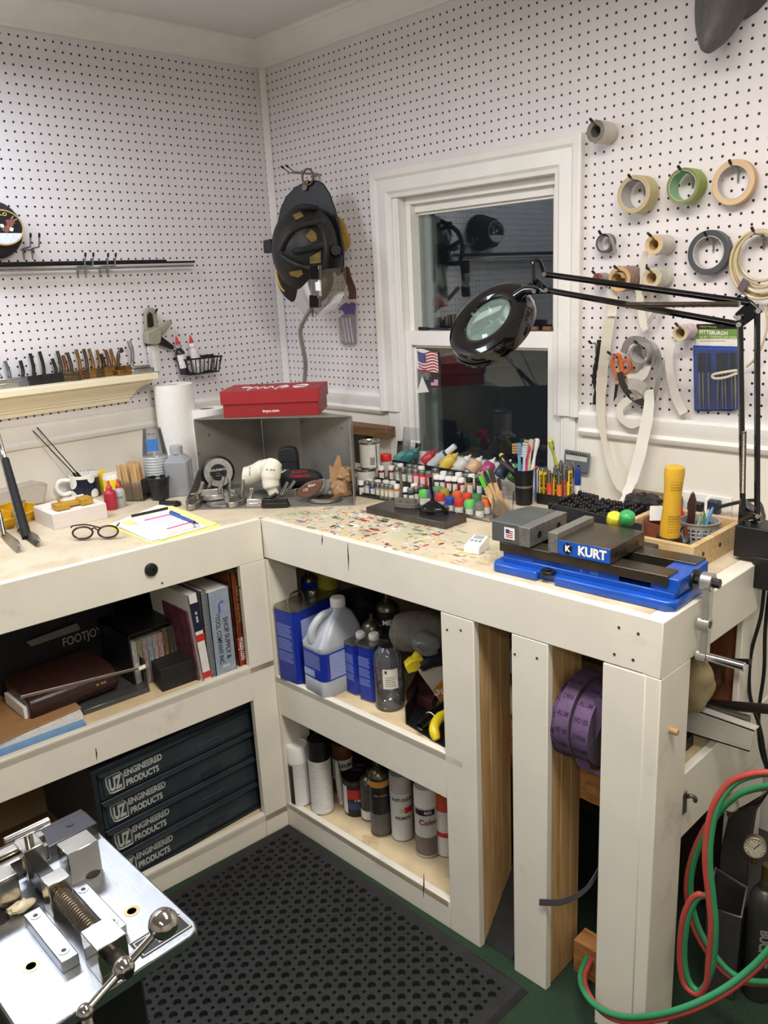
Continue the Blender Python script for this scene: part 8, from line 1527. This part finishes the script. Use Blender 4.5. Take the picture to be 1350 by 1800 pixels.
ua,ub = uOf(fR(1030,1380,-.10)),uOf(fR(1062,1380,-.10)); one('pine_block',tbox(ua,ub + .04,.10,.14,fR(1040,1412,-.10).z,fR(1040,1352,-.10).z),PINE,'orange pine block under the purple belts by the corner post','block',bev=.001)
# dark sheets leaning behind the slats and strip
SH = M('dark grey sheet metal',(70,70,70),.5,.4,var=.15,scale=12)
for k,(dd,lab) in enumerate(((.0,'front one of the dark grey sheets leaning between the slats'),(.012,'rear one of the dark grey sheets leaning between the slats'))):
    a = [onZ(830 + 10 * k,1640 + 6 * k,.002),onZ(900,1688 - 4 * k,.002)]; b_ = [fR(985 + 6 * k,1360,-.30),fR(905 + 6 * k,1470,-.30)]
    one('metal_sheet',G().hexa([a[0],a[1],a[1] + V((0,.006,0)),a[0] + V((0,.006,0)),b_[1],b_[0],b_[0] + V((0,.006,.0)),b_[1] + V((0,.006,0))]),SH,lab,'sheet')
P_ = [fR(x,y,.006) for x,y in ((948,1586),(985,1586),(1015,1574),(1036,1556))] + [fR(x,y,-.03) for x,y in ((1052,1530),)]; one('abrasive_strip',G().ribbon(smooth_path(P_,6),V((0,0,.0085)),.0016),M('dark grey abrasive',(72,68,72),.8,var=.2),'dark grey abrasive strip curling out between the second slat and the post','strip')
a = onZ(1000,1715,0); one('floor_block',tbox(uOf(onZ(1000,1715,0)),1.13,.09,.14,.001,.09),PINE,'orange pine block on the floor behind the corner post','block',bev=.001)
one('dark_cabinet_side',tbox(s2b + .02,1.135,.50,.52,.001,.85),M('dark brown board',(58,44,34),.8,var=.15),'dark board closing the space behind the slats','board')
# ================================================================ OPEN END OF THE BENCH
EX = lambda x,y,xx: onP(x,y,(xx,0,0),(1,0,0))
def rodE(px0,px1,x0,x1,r_,mat,lab,nm='steel_bar',n=12): a,b_ = EX(*px0,x0),EX(*px1,x1); one(nm,G().cyl(a,b_,r_,n=n),mat,lab,'bar')
KY = lambda x,y,yy: onP(x,y,(0,yy,0),(0,1,0))
def rodE(p0,p1,y0,y1,r_,mat,lab,nm):
    a,b_ = KY(*p0,y0),KY(*p1,y1); a = a + (a - b_) * .5; one(nm,G().cyl(a,b_,r_,n=14),mat,lab,'bar')
rodE((1215,1160),(1319,1163),-.30,-.32,.006,BLACK,'thin black rod sticking out level under the bench end','black_rod')
rodE((1200,1234),(1316,1266),-.385,-.385,.0115,M('grey steel pipe',(108,104,100),.4,.8,var=.1),'grey steel pipe sticking out above the aluminium channel','steel_pipe')
rodE((1230,1236),(1370,1248),-.31,-.35,.011,M('dark steel tube',(58,52,50),.45,.6),'dark tube sticking out to the right edge under the bench end','dark_tube')
a0,a1,b0,b1 = [KY(*q_,-.43) for q_ in ((1188,1236),(1326,1284),(1180,1284),(1318,1322))]; n_ = V((0,.024,0)); e_ = (a0 - a1) * .6; a0 += e_; b0 += e_; t = thing('aluminium_channel','wide aluminium channel sticking out of the bench end shelf','channel',b0); ALU = M('bright brushed aluminium',(214,210,200),.42,.35,var=.08,scale=20,stretch=(.2,4,4))
w3 = V((0,.003,0)); z3 = V((0,0,.003))
link('web',G().hexa([b0,b1,b1 + w3,b0 + w3,a0,a1,a1 + w3,a0 + w3]),ALU,t); link('flange',G().hexa([a0 - z3,a1 - z3,a1 + n_ - z3,a0 + n_ - z3,a0,a1,a1 + n_,a0 + n_]),ALU,t); link('flange',G().hexa([b0,b1,b1 + n_,b0 + n_,b0 + z3,b1 + z3,b1 + n_ + z3,b0 + n_ + z3]),ALU,t)
P = KY(1236,1196,-.42); one('cloth_sack',crumple((P.x - .03,P.y,P.z - .01),.055,.045,.070,21,16,10),M('khaki cloth',(160,144,108),.85,var=.12,scale=30),'khaki cloth sack bulging under the bench end','sack',ang=80,sub=1)
one('wood_wedge',G().bb((1.76,-.245,.70),(1.875,-.265,.74)) if False else G().bb((1.78,-.300,.69),(1.870,-.266,.74)),wood('dim wood',(110,78,54),(84,58,40)),'dim wood piece behind the cloth sack','wood')
t = thing('machine_part','dark machined steel part on the bench end shelf','part',(1.82,-.50,.599)); link('base',G().bb((1.76,-.54,.599),(1.875,-.42,.625)),DSTEEL,t,bev=.002); link('slide',G().bb((1.78,-.52,.626),(1.86,-.44,.655)),M('worn steel',(110,104,94),.35,.8,var=.2),t,bev=.002); link('boss',G().cyl((1.82,-.53,.64),(1.82,-.43,.64),.022,n=20),DSTEEL,t)
c_ = EX(1206,1414,E0.x + .012); t = thing('latch_hook','grey metal latch hook screwed to the bench end rail','latch',c_); link('plate',G().hexa([EX(x,y,xx) for xx in (E0.x + .012,E0.x + .016) for x,y in ((1197,1404),(1197,1435),(1207,1427),(1208,1390))]),M('grey latch metal',(110,106,96),.5,.6),t); link('hook',G().tube(smooth_path([EX(1209,1400,E0.x + .016),EX(1215,1399,E0.x + .03),EX(1222,1403,E0.x + .035),EX(1222,1408,E0.x + .03)],4),.0045,8),M('grey latch metal',(110,106,96),.5,.6),t)
# ================================================================ RUBBER MAT
MATM = M('black rubber mat',(36,35,35),.62,var=.25,scale=26)
m0 = onZ(505,1452,.013) + V((-.004,.006,0)); m1 = onZ(925,1750,.013) + V((-.010,.010,0)); dx = (m1 - m0).normalized(); dy = V((dx.y,-dx.x,0)); pit = .0245; nx = int((m1 - m0).length / pit); ny = 44
g = G(); H = .013; vid = {}; 
def vtx(x,y,z):
    k = (round(x,5),round(y,5),z)
    if k not in vid: vid[k] = len(g.v); p = m0 + dx * x + dy * y; g.v.append(V((p.x,p.y,z)))
    return vid[k]
for i in range(nx):
    for j in range(ny):
        cx,cy = (i + .5) * pit,(j + .5) * pit; r = .0104 if (i + j) % 2 == 0 else .0048; h2 = pit / 2
        if i == 0 or j == 0 or i == nx - 1: 
            c4 = [vtx(cx + a * h2,cy + b * h2,H) for a,b in ((-1,1),(1,1),(1,-1),(-1,-1))]; g.f.append(tuple(c4[::-1]) if False else tuple(c4)); g.mi.append(0); continue
        sq = [(h2,0),(h2,h2),(0,h2),(-h2,h2),(-h2,0),(-h2,-h2),(0,-h2),(h2,-h2)]
        o = [vtx(cx + a,cy + b,H) for a,b in sq]; ii = [vtx(cx + r * cos(pi / 4 * k),cy + r * sin(pi / 4 * k),H) for k in range(8)]; lo = [vtx(cx + r * .9 * cos(pi / 4 * k),cy + r * .9 * sin(pi / 4 * k),.0005) for k in range(8)]
        for k in range(8):
            k2 = (k + 1) % 8; g.f.append((o[k],ii[k],ii[k2],o[k2])); g.f.append((ii[k],lo[k],lo[k2],ii[k2])); g.mi += [0,0]
L_,W_ = nx * pit,ny * pit; e = .012
ed = [(0,0),(L_,0),(L_,W_),(0,W_)]; en = [(-e,-e),(L_ + e,-e),(L_ + e,W_ + e),(-e,W_ + e)]
for k in range(4):
    k2 = (k + 1) % 4; a,b_ = vtx(*ed[k],H),vtx(*ed[k2],H); c_,d_ = vtx(*en[k2],.001),vtx(*en[k],.001); g.f.append((d_,a,b_,c_)[::-1]); g.mi.append(0)
one('rubber_mat',g,MATM,'black perforated rubber floor mat between the two bench runs','mat',m0,ang=30)
# ================================================================ BENDING MACHINE IN THE FOREGROUND
PLATE = M('brushed steel plate',(176,178,182),.30,1,var=.06,scale=50,stretch=(1,14,1),bump=.12,bscale=160); POL = M('polished machined steel',(192,188,178),.16,1,var=.12,scale=24)
mc = thing('bending_machine','brushed steel club bending machine with a crank in the left foreground','machine',(1.78,-1.71,0)); ZP = .950
g = G(); o = [(1.605,-1.626),(1.888,-1.626),(1.898,-1.630),(1.902,-1.640),(1.905,-1.806),(1.895,-1.812),(1.605,-1.812)]; g.prism(o,.014,z0=ZP - .014); link('plate',g,PLATE,mc,bev=.002)
link('pedestal',G().bb((1.66,-1.79,.02),(1.84,-1.67,ZP - .014)),BLACK,mc,bev=.004); link('foot',G().bb((1.58,-1.86,.0),(1.92,-1.60,.02)),BLACK,mc,bev=.003)
link('back_bar',G().bb((1.622,-1.82,ZP),(1.668,-1.627,ZP + .013)).bb((1.632,-1.82,ZP + .012),(1.668,-1.627,ZP + .0145)),M('dark ground steel',(70,70,72),.3,.9),mc,bev=.001)
link('back_hole',G().cyl((1.645,-1.652,ZP + .0145),(1.645,-1.652,ZP + .0152),.005,n=16),BLACK,mc)
link('fixed_jaw',G().bb((1.706,-1.692,ZP),(1.736,-1.655,ZP + .040)),POL,mc,bev=.001); link('fixed_jaw',G().bb((1.700,-1.82,ZP),(1.722,-1.742,ZP + .040)),POL,mc,bev=.001)
link('jaw_rail',G().bb((1.676,-1.80,ZP + .024),(1.688,-1.696,ZP + .046)),POL,mc,bev=.001); link('jaw_rail',G().bb((1.690,-1.80,ZP + .020),(1.700,-1.698,ZP + .040)),POL,mc,bev=.001)
link('saddle',G().bb((1.676,-1.728,ZP + .010),(1.705,-1.704,ZP + .048)),POL,mc,bev=.001); link('clamp_post',G().cyl((1.690,-1.715,ZP + .046),(1.690,-1.715,ZP + .060),.005,n=14),POL,mc); link('clamp_bar',G().cyl((1.690,-1.740,ZP + .062),(1.690,-1.690,ZP + .062),.0048,n=16),CHROME,mc)
link('slide',G().bb((1.700,-1.724,ZP + .006),(1.752,-1.708,ZP + .030)),M('dark ground steel',(70,70,72),.3,.9),mc,bev=.001); link('slide_block',G().bb((1.750,-1.729,ZP),(1.772,-1.704,ZP + .041)),POL,mc,bev=.001)
link('end_block',G().bb((1.858,-1.733,ZP),(1.894,-1.702,ZP + .040)),POL,mc,bev=.001)
for y0,y1,nm in ((-1.754,-1.736,'left'),(-1.700,-1.684,'right')):
    rl_ = link('guide_rail',G().bb((1.757,y0,ZP),(1.852,y1,ZP + .013)),PLATE,mc,bev=.001)
    for x in (1.768,1.838): link('cap_screw',G().lathe([(.0058,0),(.0058,.0006),(.0026,.0006),(.0026,-.002),(0,-.002)],18,TM((x,(y0 + y1) / 2,ZP + .013))),STEEL,rl_); link('socket',G().cyl((x,(y0 + y1) / 2,ZP + .0131),(x,(y0 + y1) / 2,ZP + .0138),.0022,n=6),BLACK,rl_)
zS = ZP + .022; link('screw',G().tube([(1.770 + .0011 * i,-1.7165,zS) for i in range(84)],[.0096 if (i // 2) % 2 else .0076 for i in range(84)],18),M('oily threaded steel',(120,108,94),.3,.9,var=.2),mc,ang=20)
for x,y in ((1.824,-1.665),(1.818,-1.772)): link('countersink',G().lathe([(.0085,.0003),(.0050,.0003)],24,TM((x,y,ZP)),caps=False),M('brass toned bevel',(176,152,112),.3,.9),mc); link('hole',G().lathe([(.0050,.0003),(0,.0003)],20,TM((x,y,ZP))),BLACK,mc)
for x,y in ((1.733,-1.667),(1.728,-1.769)): link('flat_screw',G().cyl((x,y,ZP),(x,y,ZP + .0006),.0095,n=20),DSTEEL,mc)
pl_ = link('name_plate',G().bb((1.866,-1.690,ZP),(1.893,-1.632,ZP + .0005)),BLACK,mc); Tt = basis((1.888,-1.660,ZP + .0006),(0,1,0),(-1,0,0)); g = G(); g.text('== ====',.006,Tt @ TM((.0,.010,0)),bold=.02); g.text('==== =',.005,Tt @ TM((0,.001,0))); 
for a,b_ in (((-.027,-.003,0),(.027,-.003,0)),((-.027,.019,0),(.027,.019,0)),((-.027,-.003,0),(-.027,.019,0)),((.027,-.003,0),(.027,.019,0))): g.tube([Tt @ V(a),Tt @ V(b_)],.0005,4)
link('lettering',g,WINK,pl_)
xh = 1.922; B1,Hb,B2 = onP(970 / 3.375,1400 + 755 / 3.375,(xh,0,0),(1,0,0)),onP(735 / 3.375,1400 + 1015 / 3.375,(xh,0,0),(1,0,0)),onP(505 / 3.375,1400 + 1280 / 3.375,(xh,0,0),(1,0,0))
link('crank_shaft',G().cyl((1.892,-1.7165,zS),(xh,Hb.y,Hb.z),.0085,n=20),DSTEEL,mc); r1,r0,r2 = sz(B1,27),sz(Hb,19),sz(B2,15)
BALL = M('polished ball steel',(196,190,182),.08,1,var=.06,scale=30)
link('crank_hub',G().sph(Hb,r0,n=28,k=16),BALL,mc,ang=80); link('hub_screw',G().cyl(Hb,Hb + V((r0 * 1.02,0,-r0 * .1)),r0 * .5,n=20),BLACK,mc); link('crank_ball',G().sph(B1,r1,n=32,k=18),BALL,mc,ang=80); link('crank_knob',G().sph(B2,r2,n=28,k=16),BALL,mc,ang=80)
link('crank_arm',G().cyl(Hb,B1,r0 * .42,r0 * .36,n=20),BALL,mc); link('crank_arm',G().cyl(Hb,B2,r0 * .40,r0 * .36,n=20),BALL,mc); kn = B2 + V((.02,-.006,-.03)); link('crank_grip',G().cyl(B2,kn,r2 * .62,r2 * .8,n=20),BALL,mc)
one('yellow_rag',crumple((1.733,-1.748,ZP + .006),.008,.014,.005,31,12,8),M('waxy yellow film',(190,178,148),.4,var=.1),'bit of yellowish film tucked under the machine slide','film',ang=30)
# ================================================================ TORCH TANKS, BUCKET AND HOSES
KY = lambda x,y,yy: onP(x,y,(0,yy,0),(0,1,0))
BKM = M('dark grey pressed carrier',(58,54,52),.6,var=.15,scale=30); yF = -.43
zT = KY(1280,1606,yF).z; q4 = [onZ(x,y,zT) for x,y in ((1242,1594),(1303,1613),(1313,1560),(1258,1525))]; cq = sum(q4,V()) / 4
t = thing('bucket','dark grey open tool bucket right of the corner post behind the hoses','bucket',(cq.x,cq.y,0)); g = G(); inn = [v.lerp(cq,.09) for v in q4]
lo = lambda v,k=.94: V((cq.x + (v.x - cq.x) * k,cq.y + (v.y - cq.y) * k,.004))
for k in range(4): a,b_,c_,d_ = q4[k],q4[(k + 1) % 4],inn[(k + 1) % 4],inn[k]; g.hexa([lo(a),lo(b_),lo(c_),lo(d_),a,b_,c_,d_])
g.hexa([V((v.x,v.y,z)) for z in (.004,.012) for v in [lo(v) for v in q4]]); link('shell',g,BKM,t,bev=.002); link('rim',G().tube(q4,.0022,6,closed=True),M('pale rim edge',(128,124,118),.5),t)
# carrier handle post
hb = thing('tank_carrier','dark grey bent steel torch tank carrier rising behind the bucket','carrier',(KY(1285,1530,-.28).x,-.28,0)); P_ = [(KY(1288,1560,-.29)),KY(1292,1500,-.29),KY(1306,1428,-.29),KY(1352,1385,-.29),KY(1400,1365,-.29)]
base = V((P_[0].x,P_[0].y,.02)); link('post',G().ribbon([base] + P_,[V((.030,0,.0))] * 3 + [V((.027,0,.014))] + [V((.014,0,.026))] * 2,.022),BKM,hb,bev=.003); link('base_plate',G().hexa([V(p_) for p_ in ((base.x - .06,-.31,0),(base.x + .09,-.31,0),(base.x + .09,-.06,0),(base.x - .06,-.06,0),(base.x - .05,-.305,.16),(base.x + .08,-.305,.16),(base.x + .08,-.08,.22),(base.x - .05,-.08,.22))]),BKM,hb,bev=.004)
TG = M('grey green tank paint',(66,66,62),.35,.3,var=.15,scale=12); tx = KY(1325,1600,-.27).x + .02
tp_ = KY(1334,1640,-.36); t = thing('gas_tank','grey gas tank with stencilled lettering right of the bucket','tank',(tp_.x + .006,-.36,.0)); zS_ = KY(1330,1540,-.36).z; Tt = Matrix.Rotation(R_(-62),4,'Z') @ basis((.034,0,zS_ * .50),(0,0,-1),(0,1,0),(1,0,0)); g = G(); g.text('BUCKET',.026,Tt,bold=.05,maxw=.11); link('lettering',g,M('grey stencil print',(140,136,130),.6),t,world=0); link('body',G().lathe([(.030,.0),(.034,.008),(.034,zS_ - .07),(.031,zS_ - .04),(.022,zS_ - .022),(.014,zS_ - .018),(.014,zS_)],28),TG,t,world=0); link('valve',G().cyl((0,0,zS_),(0,0,zS_ + .04),.011,n=14),M('dull brass',(130,104,66),.4,.8),t,world=0)
t2 = thing('gas_tank','dark green gas tank at the right edge behind the carrier','tank',(tx + .13,-.16,.02)); link('body',G().lathe([(.055,0),(.06,.01),(.06,.40),(.05,.45),(.02,.48),(.016,.50)],28),M('dark green tank paint',(44,66,52),.4,.3,var=.15),t2,world=0)
def gauge(x,y,yy,rpx,lab):
    c_ = KY(x,y,yy); r = sz(c_,rpx); ax = (CAM - c_); ax.z *= .4; ax.normalize(); T = frame(ax,V((0,0,1)).cross(ax)).to_4x4(); T.translation = c_; t = thing('pressure_gauge',lab,'gauge',c_)
    link('case',G(T).lathe([(r * .9,-.025),(r,-.022),(r * 1.05,.0),(r * 1.05,.004),(r * .95,.005)],28,caps=False),M('brass gauge case',(150,136,110),.35,.8),t); link('dial',G(T).lathe([(r * .95,.003),(0,.003)],28),M('ivory dial',(214,206,182),.5),t); g = G(T)
    for k in range(13): a_ = R_(-40 + 260 * k / 12); g.box((r * .78 * cos(a_),r * .78 * sin(a_),.0036),(r * .16,r * .04,.0006),rot=(0,0,a_))
    g.box((r * .15,r * .2,.0042),(r * .75,r * .06,.0006),rot=(0,0,.9)); link('needle_and_ticks',g,BLACK,t); link('stem',G().cyl(c_ - ax * .02,c_ - ax * .02 - V((0,0,r * 2.2)),.006,n=10),M('dull brass',(130,104,66),.4,.8),t)
gauge(1284,1414,-.36,13,'small round pressure gauge behind the green hose'); gauge(1327,1490,-.40,18,'larger round pressure gauge at the right edge beside the carrier post')
HG = M('green rubber hose',(54,140,92),.5,var=.06); HR = M('red rubber hose',(178,72,64),.5,var=.06)
def hose(pts,yy,name,lab,mat,r=.0064):
    P_ = [KY(x,y,d) for (x,y),d in zip(pts,yy if isinstance(yy,list) else [yy] * len(pts))]; one(name,G().tube(smooth_path(P_,8),r,10),mat,lab,'hose')
main = [(1370,1360),(1330,1362),(1290,1378),(1262,1418),(1250,1470),(1248,1520),(1254,1580),(1258,1630),(1254,1690),(1243,1725),(1228,1742),(1210,1722),(1203,1680),(1208,1620),(1222,1585),(1236,1574),(1246,1578)]
yy = [-.55,-.56,-.57,-.585,-.595,-.60,-.60,-.60,-.60,-.60,-.60,-.60,-.60,-.60,-.595,-.590,-.585]
def twin(pts,yy,rpts,ryy,lab):
    t = thing('twin_hose',lab,'hose',KY(*pts[len(pts) // 2],yy[len(pts) // 2]))
    for q_,d_,mt,nm in ((pts,yy,HG,'green_line'),(rpts,ryy,HR,'red_line')): link(nm,G().tube(smooth_path([KY(x,y,d) for (x,y),d in zip(q_,d_)],8),.0062,10),mt,t)
twin(main,yy,[(x - 8 if i < 9 else x - (8 if i > 10 else 2),y + (6 if i in (9,10,11) else -2)) for i,(x,y) in enumerate(main)],[v - .004 for v in yy],'red and green twin torch hose looping over itself in front of the bucket')
h2_ = [(1370,1380),(1330,1385),(1290,1402),(1255,1440),(1228,1490),(1215,1540),(1216,1585),(1228,1630),(1250,1670),(1280,1705),(1310,1722),(1345,1726),(1380,1724)]
twin(h2_,[-.53] * 13,[(x - 7,y + 3) for x,y in h2_],[-.528] * 13,'rear red and green twin torch hose running down to the right edge')
yE_ = -.70
h3 = [(1400,1600),(1352,1668),(1310,1710),(1260,1745),(1200,1772),(1140,1786),(1090,1786),(1050,1770),(1026,1742),(1020,1715),(1028,1690),(1042,1668)]; y3 = [-.62,-.64,-.66,-.69,-.72,-.735,-.735,-.725,-.70,-.64,-.60,-.55]
twin(h3,y3,[(x + (2 if i < 7 else 8),y + 8 if i < 8 else y + 4) for i,(x,y) in enumerate(h3)],[v + .002 for v in y3],'lower red and green twin torch hose sweeping round the corner post on the floor')
for k,pts in enumerate(([(1345,1010),(1338,1080),(1320,1150),(1318,1220),(1336,1280),(1345,1330),(1360,1390)],[(1352,1040),(1345,1110),(1343,1180),(1334,1250),(1336,1310),(1352,1360),(1372,1400)])): hose(pts,-.24 + .01 * k,'power_cable',('left' if k == 0 else 'right') + ' of the two black cables hanging at the right edge below the lamp',BLACK,.0042)
one('red_wrench',G().tube([KY(1166,1545,-.45),KY(1176,1500,-.45),KY(1190,1470,-.45)],[.010,.012,.008],8),M('dim red handle',(120,34,40),.45),'dim red tool handle leaning in the dark behind the corner post','tool')
